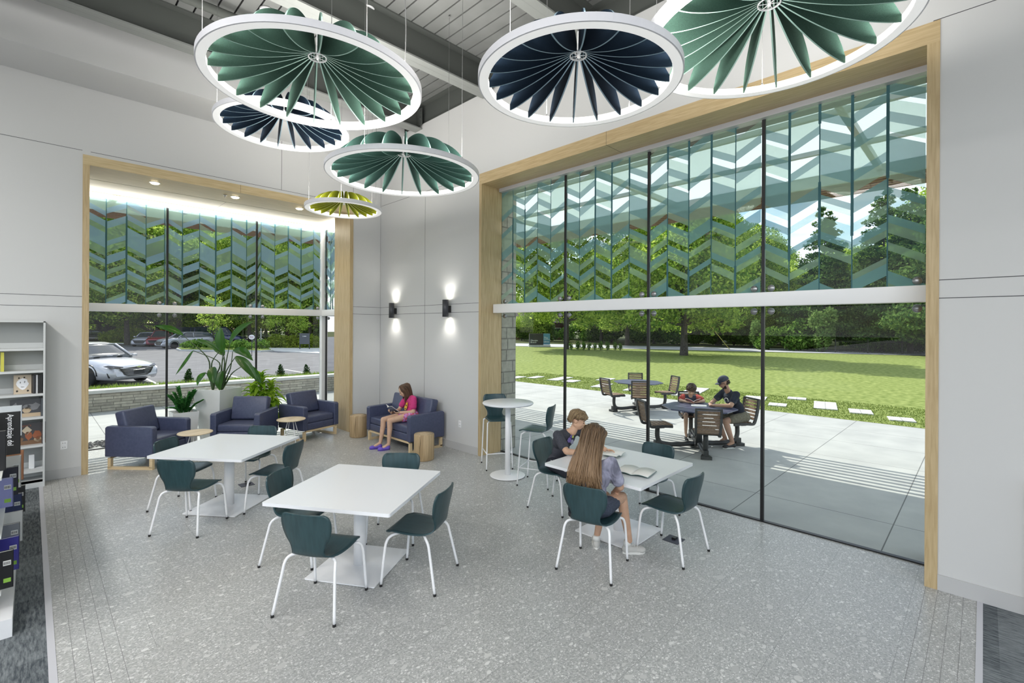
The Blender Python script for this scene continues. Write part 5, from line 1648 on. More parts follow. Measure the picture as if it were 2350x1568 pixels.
for z in SZ:
    mb = MB(); mb.b2((-.435, -.315, z - .03), (.437, -.035, z)); mb.b2((-.435, -.045, z), (.437, -.035, z + .07))
    if z < .2: mb.b2((-.435, -.315, 0), (.437, -.30, z))
    mb.build('shelf', m_shelf, t)
def book(lab, c, d, rz, col, group=None, cov2=None, rx=0.):
    """closed upright book: d = (thickness, depth, height), spine towards -y"""
    t = thing('book', lab, 'book', c, rz, group)
    t.rotation_euler = (rx, 0, rz)
    cm = mat('book_%02d%02d%02d' % tuple(int(x * 99) for x in col), col, .35)
    w_, dp, h_ = d
    mb = MB(); mb.b2((-w_ / 2, -dp / 2, 0), (-w_ / 2 + .003, dp / 2, h_)); mb.b2((w_ / 2 - .003, -dp / 2, 0), (w_ / 2, dp / 2, h_)); mb.b2((-w_ / 2, -dp / 2 - .002, 0), (w_ / 2, -dp / 2 + .001, h_))
    mb.build('cover', cm, t)
    mb = MB(); mb.b2((-w_ / 2 + .003, -dp / 2 + .001, .003), (w_ / 2 - .003, dp / 2 - .004, h_ - .004)); mb.build('pages', mat('book_pages', (.78, .77, .72), .7), t)
    return t
GB = 'books on the tall wall shelf'
m_cream = mat('cream_paper', (.62, .52, .38), .6); m_ink = mat('ink', (.03, .025, .02), .7)
def facing(lab, c, w_, h_, col, deco, group=GB, tilt=R(-8), rz=0.):
    """picture book shown cover forward (towards -y)"""
    t = thing('picture_book', lab, 'book', c, rz, group); t.rotation_euler = (tilt, 0, rz)
    cm = mat('pb_%02d%02d%02d' % tuple(int(x * 99) for x in col), col, .35)
    mb = MB(); mb.b2((-w_ / 2, 0, 0), (w_ / 2, .003, h_)); mb.b2((-w_ / 2, .013, 0), (w_ / 2, .016, h_)); mb.b2((-w_ / 2, 0, 0), (-w_ / 2 + .003, .016, h_)); mb.build('cover', cm, t)
    mb = MB(); mb.b2((-w_ / 2 + .003, .003, .003), (w_ / 2 - .004, .013, h_ - .003)); mb.build('pages', mat('book_pages', (.78, .77, .72), .7), t)
    for pts, m_ in deco:
        mb = MB(); mb.add([(a * w_, -.001, b * h_) for a, b in pts], [tuple(range(len(pts)))]); mb.build('cover_art', m_, t, fix=False)
    return t
def blobpts(cx, cy, rx, ry, n=14, wob=.15, seed=0):
    r_ = random.Random(seed)
    return [(cx + rx * (1 + r_.uniform(-wob, wob)) * math.cos(2 * math.pi * k / n), cy + ry * (1 + r_.uniform(-wob, wob)) * math.sin(2 * math.pi * k / n)) for k in range(n)]
facing('cream picture book with a white drawn face on its cover', (-5.49, -.19, 1.27), .17, .255, (.55, .44, .31), [(blobpts(0, .52, .33, .30, 16, .1, 2), m_white), (blobpts(-.12, .60, .035, .05), m_ink), (blobpts(.12, .62, .035, .05), m_ink), (blobpts(-.2, .84, .05, .04), m_ink), (blobpts(.1, .86, .05, .04), m_ink), (blobpts(0, .36, .10, .03), m_ink), (blobpts(-.30, .15, .06, .05), m_ink), (blobpts(.30, .15, .06, .05), m_ink)])
for k, (x, c_) in enumerate(((-5.392, (.03, .03, .035)), (-5.366, (.55, .55, .56)), (-5.345, (.02, .02, .02)), (-5.325, (.015, .015, .015)))):
    book(('black book right of the cream picture book', 'white-spined book among the black ones on the third shelf', 'thin black book on the third shelf, second from the right', 'thin black book at the right end of the third shelf row')[k], (x, -.17, 1.27), (.018, .18, .25), R(8), c_, GB)
m_pup = mat('fawn_print', (.50, .38, .25), .6); m_grey_p = mat('grey_print', (.22, .22, .23), .6)
facing('dark picture book with a puppy on its cover', (-5.455, -.20, .955), .30, .24, (.03, .03, .035), [(blobpts(.25, .55, .22, .2, 14, .3, 1), m_grey_p), (blobpts(-.35, .5, .12, .3, 14, .3, 4), m_grey_p), (blobpts(.02, .36, .14, .16, 14, .12, 5), m_pup), (blobpts(.02, .56, .13, .12, 14, .1, 6), m_grey_p), (blobpts(.02, .5, .05, .05), m_ink), ([(-.5, 0), (.5, 0), (.5, .2), (-.5, .2)], m_pup)])
book('dark book standing behind the puppy picture book', (-5.31, -.16, .955), (.02, .2, .245), R(5), (.08, .09, .10), GB)
m_rust = mat('rust_print', (.30, .09, .035), .6); m_brown = mat('brown_print', (.16, .085, .04), .6)
o = facing('dark brown picture book with autumn figures on its cover', (-5.43, -.20, .575), .33, .29, (.035, .03, .03), [([(-.5, 0), (.5, 0), (.5, .22), (-.5, .16)], m_brown), (blobpts(-.05, .66, .15, .22, 4, .02, 7), m_cream), (blobpts(.0, .42, .12, .20, 12, .2, 8), m_rust), (blobpts(.25, .42, .13, .22, 12, .2, 9), m_rust), (blobpts(.27, .22, .10, .14, 12, .2, 10), m_pup), (blobpts(-.3, .25, .15, .12, 12, .2, 11), m_brown)])
text_mesh("Copper's", .042, 'title', m_rust, o, Matrix.Translation((-.13, -.002, .245)) @ Matrix.Rotation(R(90), 4, 'X'), .0004)
book('dark book leaning behind the autumn picture book', (-5.265 - .0, -.16, .575), (.016, .2, .29), R(4), (.10, .09, .09), GB).location.x = -5.30
book('yellow book at the left end of the second shelf', (-5.68, -.17, 1.585), (.03, .19, .255), R(3), (.62, .58, .08), GB)
t = thing('bookend', 'white L-shaped bookend on the lowest open shelf', 'bookend', (-5.40, -.17, .235))
mb = MB(); mb.box((0, 0, .10), (.055, .06, .19), bevel=.004); mb.box((.05, 0, .003), (.12, .08, .003)); mb.build('bookend_body', m_white, t)

# low shelf unit whose books are seen edge-on at the left
t = thing('low_bookshelf', 'white bookcase running towards the viewer along the left edge', 'bookshelf', (-5.80, -3.0, 0))
mb = MB(); mb.b2((-.30, -1.55, 0), (.300, 1.2, .13)); mb.build('plinth', m_white, t)
for z in (.25, .66, 1.08):
    mb = MB(); mb.b2((-.28, -1.40, z), (.24, 1.2, z + .02)); mb.build('shelf', m_shelf, t)
for y in (-1.42, 1.2):
    mb = MB(); mb.b2((-.28, y, .0), (.16, y + .02, 1.15)); mb.build('side_panel', m_shelf, t)
m_green_l = mat('green_sticker', (.25, .48, .06), .5); m_lab = mat('white_sticker', (.75, .75, .73), .5)
def side_book(lab, y, z, h_, dp, col, x=-5.47, th=.03, label=True, rz=0.):
    """book on the low bookcase, cover facing the viewer (-y), spine towards +x"""
    t = thing('library_book', lab, 'book', (x, y, z), rz, 'library books standing out of the low bookcase')
    cm = mat('sb_%02d%02d%02d' % tuple(int(v * 99) for v in col), col, .3)
    mb = MB(); mb.b2((-dp, -th / 2, 0), (0, -th / 2 + .003, h_)); mb.b2((-dp, th / 2 - .003, 0), (0, th / 2, h_)); mb.b2((-.002, -th / 2, 0), (.001, th / 2, h_)); mb.build('cover', cm, t)
    mb = MB(); mb.b2((-dp + .004, -th / 2 + .003, .003), (-.003, th / 2 - .003, h_ - .003)); mb.build('pages', mat('book_pages', (.78, .77, .72), .7), t)
    if label:
        mb = MB(); mb.b2((-.050, -th / 2 - .0012, h_ * .16), (-.012, -th / 2, h_ * .16 + .03)); mb.build('green_sticker', m_green_l, t)
        mb = MB(); mb.b2((-.052, -th / 2 - .0012, h_ * .62), (-.012, -th / 2, h_ * .62 + .035))
        mb.build('barcode_sticker', m_lab, t)
        mb = MB()
        for k in range(6): mb.b2((-.049 + k * .006, -th / 2 - .0018, h_ * .62 + .006), (-.046 + k * .006, -th / 2 - .0012, h_ * .62 + .028))
        mb.build('barcode', m_black, t)
    return t
side_book('black library book nearest the viewer on the bottom shelf', -4.32, .27, .27, .17, (.012, .012, .014), -5.50)
side_book('royal blue library book on the bottom shelf', -3.98, .27, .26, .19, (.05, .045, .28), -5.475)
side_book('grey library book with a yellow sticker on the bottom shelf', -3.55, .27, .24, .18, (.20, .21, .23), -5.475)
side_book('white library book behind the grey one on the bottom shelf', -3.30, .27, .27, .18, (.60, .60, .58), -5.46, .02, False)
side_book('navy library book farther along the bottom shelf', -2.75, .27, .29, .20, (.02, .03, .09), -5.47)
side_book('dark library book at the far end of the bottom shelf', -2.35, .27, .27, .19, (.03, .03, .03), -5.45, .04)
side_book('white library book on the middle shelf, leaning out', -3.0, .68, .30, .16, (.62, .60, .57), -5.475, .02)
side_book('black library book with a green sticker on the middle shelf', -3.25, .68, .25, .16, (.02, .02, .03), -5.49)
side_book('lavender library book on the middle shelf', -3.62, .68, .24, .16, (.25, .26, .50), -5.515, .03)
side_book('copper-spined library book on the middle shelf', -2.7, .68, .29, .16, (.45, .20, .10), -5.46, .012, False)
side_book('black library book on the upper shelf, below the titled one', -4.15, 1.10, .30, .2, (.012, .012, .012), -5.545, .03, False)
o = side_book('black library book with white title lettering on the upper shelf', -3.55, 1.10, .36, .2, (.010, .010, .010), -5.475, .03, False)
text_mesh('Aprendizaje del', .052, 'title', m_white, o, Matrix.Translation((-.075, -.018, .345)) @ Matrix.Rotation(R(90), 4, 'X') @ Matrix.Rotation(R(-90), 4, 'Z'), .0006, .82)
side_book('pale library book on the upper shelf far along', -2.6, 1.10, .30, .16, (.55, .58, .60), -5.475, .02, False)
tag(MB().b2((-.09, -10.9, 0), (-.012, -9.70, 1.05)).build('shelf_end_panel', m_white), 'white shelf end panel at the far right edge', 'shelf panel')

# ================================================================ INDOOR PLANTS
def leafblade(mb, base, tip, width, droop, up=Vector((0, 0, 1)), fold=.25, n=10, curl=0., mi=0):
    base = Vector(base); tip = Vector(tip); d = tip - base
    side = d.cross(up)
    side = side.normalized() if side.length > 1e-4 else Vector((1, 0, 0))
    nn = side.cross(d).normalized()
    g = []
    for i in range(n + 1):
        u = i / n
        c = base + d * u + nn * (math.sin(u * math.pi) * droop) - Vector((0, 0, 1)) * curl * u * u
        w_ = width * (math.sin(min(1, u * 1.02 + .02) * math.pi) ** .62) * (1 - .25 * u)
        row = [c + side * w_ * v + nn * (abs(v) * w_ * fold) for v in (-1, -.5, 0, .5, 1)]
        g.append(row)
    k = len(mb.v); vs = [p for r_ in g for p in r_]; fs = []
    for i in range(n):
        for j in range(4): fs.append((i * 5 + j, i * 5 + j + 1, (i + 1) * 5 + j + 1, (i + 1) * 5 + j))
    mb.add(vs, fs, mi, True)
m_plw = mat('white_planter', (.74, .76, .75), .35)
m_soil = noisy('pale_gravel', (.25, .24, .22), (.62, .60, .56), 40., .9, 3, bump=.5)
def planter(name, label, cat, loc, top, bot, h_, rz=0.):
    t = thing(name, label, cat, loc, rz)
    mb = MB()
    q = []
    for z, s in ((0, bot), (h_, top), (h_, top - .04), (h_ - .06, top - .05)):
        q += [(-s / 2, -s / 2, z), (s / 2, -s / 2, z), (s / 2, s / 2, z), (-s / 2, s / 2, z)]
    fs = [(3, 2, 1, 0)]
    for a in (0, 4, 8):
        for k in range(4):
            j = (k + 1) % 4; fs.append((a + k, a + j, a + 4 + j, a + 4 + k))
    mb.add(q, fs); mb.build('planter_box', m_plw, t)
    mb = MB(); s = top - .045; mb.b2((-s / 2, -s / 2, h_ - .10), (s / 2, s / 2, h_ - .045)); mb.build('gravel', m_soil, t)
    return t
RV = Vector((.7033, -.7109, 0)); FV = Vector((.7109, .7033, 0)); ZV = Vector((0, 0, 1))
m_bop, n_, b_p = newmat('paradise_leaf')
b_p.inputs['Base Color'].default_value = (.018, .060, .012, 1); b_p.inputs['Roughness'].default_value = .28
t_p = node(n_, 'ShaderNodeBsdfTranslucent'); t_p.inputs['Color'].default_value = (.10, .34, .02, 1); x_p = node(n_, 'ShaderNodeMixShader'); x_p.inputs[0].default_value = .30
n_.links.new(b_p.outputs[0], x_p.inputs[1]); n_.links.new(t_p.outputs[0], x_p.inputs[2]); n_.links.new(x_p.outputs[0], n_.nodes['Material Output'].inputs[0]); m_stem = mat('paradise_stem', (.035, .07, .02), .5)
t = planter('paradise_plant', 'tall broad-leaved paradise plant in a white tapered planter between the armchairs', 'potted plant', (-2.86, 1.10, 0), .58, .40, 1.0, R(35))
PR = R(35)
def Q(r, z, f_=0.): return Matrix.Rotation(-PR, 3, 'Z') @ (RV * r + FV * f_ + ZV * z)
B0 = [Q(-.10, .96), Q(.05, .96, .03)]
ST = [  # stem base, via, leaf base, leaf tip, width, droop, curl
    (0, Q(-.22, 1.6), Q(-.62, 2.02, -.1), Q(-1.10, 2.20, -.2), .085, .03, .0),
    (0, Q(-.02, 1.5, .05), Q(-.48, 1.72, .0), Q(-.76, 1.30, -.1), .06, -.03, .05),
    (0, Q(-.06, 1.5, -.1), Q(.08, 1.72, -.1), Q(-.34, 1.93, -.15), .07, .04, .0),
    (1, Q(.06, 1.5, .1), Q(.02, 1.75, .1), Q(-.10, 2.12, .15), .10, .02, .0),
    (1, Q(.10, 1.45, -.05), Q(.12, 1.70, -.05), Q(.10, 2.18, -.08), .11, .02, .0),
    (1, Q(.15, 1.5, 0), Q(.22, 1.85, .0), Q(.66, 2.30, .05), .13, .04, .0),
    (1, Q(.18, 1.4, .1), Q(.22, 1.72, .1), Q(.62, 1.58, .1), .12, .06, .06),
    (1, Q(.22, 1.35, -.1), Q(.42, 1.62, -.15), Q(.86, 1.22, -.2), .11, .05, .05),
    (1, Q(.28, 1.3, 0), Q(.48, 1.45, .05), Q(.78, 1.08, .1), .10, .04, .0),
    (1, Q(.12, 1.2, -.12), Q(.20, 1.35, -.2), Q(.18, .98, -.24), .10, .03, .0),
    (1, Q(.02, 1.2, -.1), Q(.0, 1.42, -.15), Q(.10, 1.12, -.30), .10, .03, .0),
    (0, Q(-.16, 1.15, 0), Q(-.20, 1.30, -.05), Q(-.34, 1.05, -.1), .09, .02, .0),
    (1, Q(.0, 1.4, .1), Q(.02, 1.62, .15), Q(-.28, 1.82, .3), .10, .03, .0)]
for b_, via, lb, lt, wd, dr, cu in ST:
    mb = MB(); mb.tube([B0[b_], B0[b_].lerp(via, .5), via, lb], lambda u: .020 * (1 - .72 * u), 8, sub=14); mb.build('stalk', m_stem, t)
    mb = MB(); leafblade(mb, lb, lt, wd * .95, dr, Matrix.Rotation(-PR, 3, 'Z') @ (ZV * .80 - FV * .60), .5, 12, cu)
    mb.build('leaf', m_bop, t, fix=False)
m_dra = mat_leaf('corn_plant_leaf', (.14, .32, .02), (.42, .60, .07), .5)
PR = 0.
t = planter('corn_plant', 'bushy light-green corn plant in a planter behind the middle armchair', 'potted plant', (-2.12, .86, 0), .42, .34, .62)
rr = random.Random(4)
mb = MB()
for (r_, f2, hgt) in ((-.05, 0, 1.05), (.08, .06, .88), (-.14, -.05, .80), (.12, -.08, .70)):
    mb.tube([Q(r_ * .5, .58, f2 * .5), Q(r_, hgt, f2)], .015, 8)
mb.build('stalk', mat('cane_stem', (.22, .17, .10), .8), t)
mb = MB()
for (r_, f2, z0, nn_, ln) in ((-.05, 0, 1.14, 40, .38), (.12, .06, .98, 36, .36), (-.18, -.05, .92, 36, .34), (.20, -.08, .80, 34, .34), (.02, -.14, .78, 30, .34)):
    for k in range(nn_):
        a = k * 2.4; e = 1.15 - 1.55 * k / nn_
        b_ = Q(r_, z0 - .012 * k, f2)
        d = Vector((math.cos(a), math.sin(a), 0))
        tip = b_ + d * ln * math.cos(e * .8) * rr.uniform(.8, 1.1) + ZV * (ln * math.sin(e) * .8 - .05)
        leafblade(mb, b_, tip, .050, .07, ZV, .3, 8, .05 + .22 * (k / nn_))
mb.build('leaves', m_dra, t, fix=False)
m_zz = mat_leaf('zz_leaf', (.02, .10, .025), (.06, .20, .05), .2)
t = planter('zz_plant', 'small dark-leaved zz plant in a low white planter behind the left armchair', 'potted plant', (-3.44, .98, 0), .40, .32, .64)
for k in range(15):
    a = k * 2.4; ln = .36 + .12 * math.sin(k * 1.7)
    d = Vector((math.cos(a), math.sin(a), 0)) * (.07 + .17 * (k / 15))
    b_ = Vector((d.x * .25, d.y * .25, .58)); top = b_ + d + ZV * (ln - .15 * (k / 15))
    pts = catmull([b_, b_.lerp(top, .5) + ZV * .04, top], 12)
    mb = MB(); mb.tube(pts, lambda u: .009 * (1 - .7 * u), 6)
    for i in range(2, 13):
        tan = (pts[i] - pts[i - 1]).normalized(); sd = tan.cross(ZV)
        sd = sd.normalized() if sd.length > .01 else Vector((1, 0, 0))
        for s in (-1, 1):
            leafblade(mb, pts[i], pts[i] + (sd * s * .8 + tan * .55 + ZV * .1).normalized() * .085, .026, .006, ZV, .15, 5)
    mb.build('frond', m_zz, t, fix=False)

# ================================================================ OUTDOOR PICNIC SETS
m_dgrey = noisy('dark_bronze_steel', (.040, .040, .040), (.055, .055, .055), 30., .45, 3)
m_tt = mat('blue_grey_table_steel', (.11, .12, .20), .35, .3)
m_ows = noisy('weathered_ipe', (.16, .10, .06), (.30, .20, .13), 8., .6, 5, (1, 9, 9))
def picnic(loc, rz, lab, angs):
    t = thing('picnic_table', lab, 'picnic table', loc, rz, 'dark steel picnic sets on the patio')
    mb = MB(); n_ = 8
    poly = [(.66 * math.cos(R(22.5 + 45 * k)), .66 * math.sin(R(22.5 + 45 * k))) for k in range(n_)]
    mb.prism(poly, .725, .745); mb.build('tabletop', m_tt, t)
    mb = MB(); mb.cyl((0, 0, 0), .06, .72, 20); mb.cyl((0, 0, .70), .22, .02, 20); mb.cyl((0, 0, 0), .16, .03, 20); mb.build('centre_post', m_dgrey, t)
    for a in angs:
        ar = R(a)
        T = Matrix.Rotation(ar, 4, 'Z')
        def X(p): return T @ Vector(p)
        mb = MB()
        # curved floor arm and seat post
        g = [X(p) for p in ((.10, 0, .07), (.50, 0, .06), (.72, 0, .09), (.80, 0, .20), (.80, 0, .40))]
        mb.tube(g, lambda u: .042, 10, sub=20); 
        mb.prism([(.72, -.05), (.88, -.09), (.90, -.09), (.90, .09), (.88, .09), (.72, .05)], 0, .05, 0, M=T); mb.prism([(.76, -.04), (.86, -.04), (.86, .04), (.76, .04)], .0, .14, 0, M=T)
        arm = mb.build('seat_arm', m_dgrey, t)
        mb = MB()
        for s in (-1, 1):
            pr_ = [(.60, .19 * s, .425), (.80, .19 * s, .435), (.98, .19 * s, .425), (1.03, .19 * s, .47), (1.08, .195 * s, .66), (1.11, .195 * s, .86)]
            P_ = catmull(pr_, 18)
            for p, q in zip(P_[:-1], P_[1:]):
                m_ = (p + q) / 2; dd = q - p
                ang = math.atan2(dd.z, dd.x)
                mb.box(X(m_), (dd.length * 1.15, .035, .045), M=T @ Matrix.Rotation(-ang, 4, 'Y'))
        mb.box(X((.80, 0, .415)), (.10, .38, .03), rz=ar); mb.box(X((1.11, 0, .875)), (.03, .42, .03), rz=ar)
        mb.build('seat_frame', m_dgrey, t)
        for k in range(5):
            mb = MB(); mb.box(X((.62 + .078 * k, 0, .452)), (.062, .36, .022), rz=ar); mb.build('seat_slat', m_ows, t)
        for k in range(6):
            z = .515 + .062 * k; x = 1.035 + (z - .5) * .21
            mb = MB(); mb.box(X((x, 0, z)), (.020, .36, .047), M=T @ Matrix.Rotation(R(12), 4, 'Y')); mb.build('back_slat', m_ows, t)
    return t
picnic((6.20, -2.75, 0), 0, 'empty dark steel picnic table with four slatted seats near the lawn', (160, 212, 34, -34))
picnic((3.33, -5.66, 0), 0, 'dark steel picnic table where the man and child sit', (141, 211, 34, -34))
# ================================================================ CARS
m_tyre = mat('tyre', (.012, .012, .012), .8); m_rim = mat('alloy_rim', (.45, .45, .47), .3, .9); m_cgl = mat('car_glass', (.02, .03, .035), .05, 0, .8)
m_chr = mat('car_chrome', (.75, .75, .76), .15, 1.); m_grl = mat('car_grille', (.012, .012, .014), .35); m_lampc = mat('headlamp', (.10, .10, .11), .06, .2)
def carpaint(name, c): return mat('paint_' + name, c, .25, .15, .6, coat=.8)
def car(lab, loc, rz, paint, kind='sedan', Lc=4.9, Wc=1.85, Hc=1.46, detail=False, name='car'):
    """nose towards +x, origin on the ground under the middle"""
    t = thing(name, lab, 'car', loc, rz)
    hl, hw = Lc / 2, Wc / 2
    if kind == 'sedan':   # (x, hood/belt z, roof z) stations
        belt = [(-1, .60, .0), (-.97, .82, 0), (-.80, .96, 0), (-.5, .96, 0), (0, .93, 0), (.35, .93, 0), (.62, .86, 0), (.86, .76, 0), (.965, .64, 0), (1, .46, 0)]
        roof = [(-.74, .95), (-.48, 1.30), (-.22, Hc - .02), (.02, Hc), (.20, Hc - .06), (.46, .98)]
    elif kind == 'wagon':
        belt = [(-1, .60, .0), (-.98, 1.0, 0), (-.80, 1.02, 0), (0, 1.0, 0), (.35, .98, 0), (.62, .94, 0), (.88, .84, 0), (.97, .68, 0), (1, .46, 0)]
        roof = [(-.96, 1.02), (-.86, Hc - .10), (-.5, Hc), (.05, Hc), (.18, Hc - .05), (.44, 1.0)]
    else:
        belt = [(-1, .60, .0), (-.99, 1.1, 0), (0, 1.1, 0), (.45, 1.08, 0), (.72, 1.02, 0), (.90, .92, 0), (.97, .74, 0), (1, .48, 0)]
        roof = [(-.985, 1.1), (-.95, Hc - .06), (-.6, Hc), (.2, Hc), (.32, Hc - .05), (.62, 1.06)]
    # lower body: lofted cross sections
    def zb(u):
        for (a, z0, _), (b, z1, _) in zip(belt[:-1], belt[1:]):
            if a <= u <= b: return z0 + (z1 - z0) * (u - a) / (b - a)
        return .5
    mb = MB(); rings = []
    NS = 36
    for i in range(NS + 1):
        u = -1 + 2 * i / NS
        z = zb(u); x = u * hl
        plan = hw * (1 - .16 * max(0, abs(u) - .72) ** 1.4 / .28 ** 1.4 * 1.0)
        if abs(u) > .96: plan *= .93
        zl = .20 if abs(u) < .95 else .30
        ring = []
        for (yy, zz) in ((.0, z + .03), (.55, z + .02), (.86, z - .01), (.97, z - .12), (1.0, z * .55 + .22), (1.0, .40), (.96, zl + .04), (.86, zl), (0, zl)):
            ring.append((x, yy * plan, min(zz, z + .03)))
        full = ring + [(p[0], -p[1], p[2]) for p in ring[-2:0:-1]]
        rings.append(full)
    n_ = len(rings[0]); vs = [p for r_ in rings for p in r_]; fs = []
    for i in range(NS):
        for k in range(n_): fs.append((i * n_ + k, i * n_ + (k + 1) % n_, (i + 1) * n_ + (k + 1) % n_, (i + 1) * n_ + k))
    fs += [tuple(range(n_)), tuple(NS * n_ + k for k in range(n_))[::-1]]
    mb.add(vs, fs, 0, True)
    mb.build('body_shell', paint, t)
    # cabin: glass house with roof
    def zr(u):
        for (a, z0), (b, z1) in zip(roof[:-1], roof[1:]):
            if a <= u <= b: return z0 + (z1 - z0) * (u - a) / (b - a)
        return 1.
    mb = MB(); rings = []; us = [r_[0] for r_ in roof]; us = sorted(set(us + [us[0] + (us[-1] - us[0]) * k / 16 for k in range(17)]))
    for u in us:
        z = zr(u); b0 = .90; k = max(0.02, (z - .9) / (Hc - .9))
        wt = hw * (.86 - .18 * k); ring = [(u * hl, hw * .88, b0), (u * hl, wt + .03, b0 + (z - b0) * .9), (u * hl, wt - .06, z - .01), (u * hl, wt * .5, z + .01), (u * hl, 0, z + .015)]
        rings.append(ring + [(p[0], -p[1], p[2]) for p in ring[-2::-1]])
    n_ = len(rings[0]); vs = [p for r_ in rings for p in r_]; fs = []
    for i in range(len(us) - 1):
        for k in range(n_ - 1): fs.append((i * n_ + k, i * n_ + k + 1, (i + 1) * n_ + k + 1, (i + 1) * n_ + k))
    fs += [tuple(range(n_)), tuple((len(us) - 1) * n_ + k for k in range(n_))[::-1]]
    mb.add(vs, fs, 0, True); mb.build('glasshouse', m_cgl, t)
    # painted roof skin and pillars
    mb = MB()
    ru = [u for u in us if roof[1][0] - .02 <= u <= roof[-2][0] + .01]
    g = []
    for u in ru:
        z = zr(u); k = (z - .9) / (Hc - .9); wt = hw * (.86 - .18 * k)
        g.append([(u * hl, v * (wt - .02), z + .022 - abs(v) ** 3 * .022) for v in (-1, -.7, 0, .7, 1)])
    mb.shell(g, .02)
    for s in (-1, 1):
        for seq in (roof[-2:], roof[:2]):
            pts = []
            for u, z in seq:
                k = max(0.02, (z - .9) / (Hc - .9)); wt = hw * (.86 - .18 * k); pts.append((u * hl, s * (wt + .0), z - .0))
            mb.tube(pts, .038, 6)
        u = -.14; z = zr(u); mb.tube([(u * hl, s * hw * .885, .92), (u * hl, s * (hw * .70 + .03), z - .06)], .035, 6)
    mb.build('roof_and_pillars', paint, t)
    for sx, sy in ((.60, 1), (.60, -1), (-.60, 1), (-.60, -1)):
        x = sx * hl; y = sy * (hw - .09); rw = .335
        T = Matrix.Translation((x, y, rw)) @ Matrix.Rotation(R(-90) * sy, 4, 'X')
        def lat(prof, n=32):
            q = MB(); q.lathe(prof, n=n); return [T @ Vector(v) for v in q.v], q.f
        mb = MB(); a, b = lat([(.22, -.10), (rw - .02, -.10), (rw, -.07), (rw, .07), (rw - .02, .10), (.22, .10)]); mb.add(a, b, 0, True); wo_ = mb.build('tyre', m_tyre, t)
        mb = MB(); a, b = lat([(.0, .05), (.06, .055), (.07, .03), (.19, .03), (.225, .09), (.225, -.09), (0, -.09)]); mb.add(a, b, 1, True)
        for k in range(5):
            an_ = 2 * math.pi * k / 5
            q = MB(); q.box((.14 * math.cos(an_), .14 * math.sin(an_), .06), (.17, .045, .03), rz=an_); mb.add([T @ Vector(v) for v in q.v], q.f, 0)
        mb.build('wheel_rim', [m_rim, m_grl], wo_)
        mb = MB(); mb.tube([(x + (rw + .05) * math.cos(a_), sy * (hw - .005), rw + .02 + (rw + .05) * math.sin(a_)) for a_ in [math.pi * k / 12 for k in range(13)]], .022, 6); mb.build('wheel_arch', m_grl, t)
    # lamps and grille
    for s in (-1, 1):
        mb = MB()
        y0 = hw * .50; y1 = hw * .90
        mb.add([(hl * .992, s * y0, .60), (hl * .945, s * y1 * .93, .63), (hl * .86, s * (hw * .955), .69), (hl * .90, s * y1 * .96, .715), (hl * .985, s * y0, .655)], [(0, 1, 2, 3, 4)], 0)
        o = mb.build('headlamp', m_lampc, t, fix=False)
        sol = o.modifiers.new('s', 'SOLIDIFY'); sol.thickness = .012; sol.offset = 0
        mb = MB(); mb.box((-hl * .985, s * hw * .72, .82), (.05, .30, .12)); mb.build('tail_lamp', mat('tail_lamp', (.35, .01, .01), .2), t)
        mb = MB(); mb.box((hl * .40, s * (hw + .07), .98), (.10, .18, .11), bevel=.03); mb.build('door_mirror', paint, t)
    mb = MB()
    gp = [(-.62, .60), (-.40, .645), (.40, .645), (.62, .60), (.50, .40), (.36, .33), (-.36, .33), (-.50, .40)]
    mb.add([(hl * 1.004 - abs(a) * .05 - .0, a * hw, b) for a, b in gp], [tuple(range(8))], 0); o = mb.build('grille', m_grl, t, fix=False)
    sol = o.modifiers.new('s', 'SOLIDIFY'); sol.thickness = .06; sol.offset = 0
    if detail:
        mb = MB()
        for k in range(6):
            z = .37 + .045 * k; a = .42 + .035 * k
            mb.tube([(hl * 1.03 - .06, -a * hw, z + .01), (hl * 1.03, -a * hw * .5, z), (hl * 1.035, 0, z - .006), (hl * 1.03, a * hw * .5, z), (hl * 1.03 - .06, a * hw, z + .01)], .006, 5, sub=10)
        mb.build('grille_bar', m_chr, t)
        mb = MB(); mb.tube([(hl * 1.0, -.62 * hw, .615), (hl * 1.025, 0, .655), (hl * 1.0, .62 * hw, .615)], .013, 6, sub=10); mb.box((hl * 1.03, 0, .645), (.02, .17, .035)); mb.box((hl * 1.03, 0, .645), (.022, .06, .055)); mb.build('front_badge', m_chr, t)
        mb = MB(); mb.box((hl * 1.04, 0, .46), (.012, .34, .14)); mb.build('number_plate', mat('dark_plate', (.03, .03, .035), .4), t)
        for s in (-1, 1):
            mb = MB(); mb.add([(hl * .985, s * hw * .66, .40), (hl * .90, s * hw * .92, .46), (hl * .92, s * hw * .90, .30), (hl * .98, s * hw * .55, .27)], [(0, 1, 2, 3)], 0); o = mb.build('fog_lamp_recess', m_grl, t, fix=False)
            sol = o.modifiers.new('s', 'SOLIDIFY'); sol.thickness = .04; sol.offset = 0
        mb = MB()
        for s in (-1, 1): mb.tube([(hl * .47, s * .1, 1.0), (hl * .455, s * .55, 1.02)], .009, 5)
        mb.build('wiper', m_grl, t)
    return t
car('white saloon car parked nose-in beyond the low stone wall', (-3.96, 14.15, .10), R(-60), carpaint('white', (.62, .62, .66)), 'sedan', 4.93, 1.86, 1.46, True)
car('silver estate car parked across the lot behind the paradise plant', (5.0, 44.6, .10), R(-165), carpaint('silver', (.42, .42, .46)), 'wagon', 4.6, 1.8, 1.50)
car('dark red hatchback parked behind the silver car', (4.2, 50.6, .10), R(-120), carpaint('red', (.22, .02, .03)), 'wagon', 4.0, 1.75, 1.62)
car('pale small car at the left end of the far parked row', (3.2, 51.8, .10), R(-120), carpaint('pale', (.45, .45, .50)), 'sedan', 4.2, 1.7, 1.42)
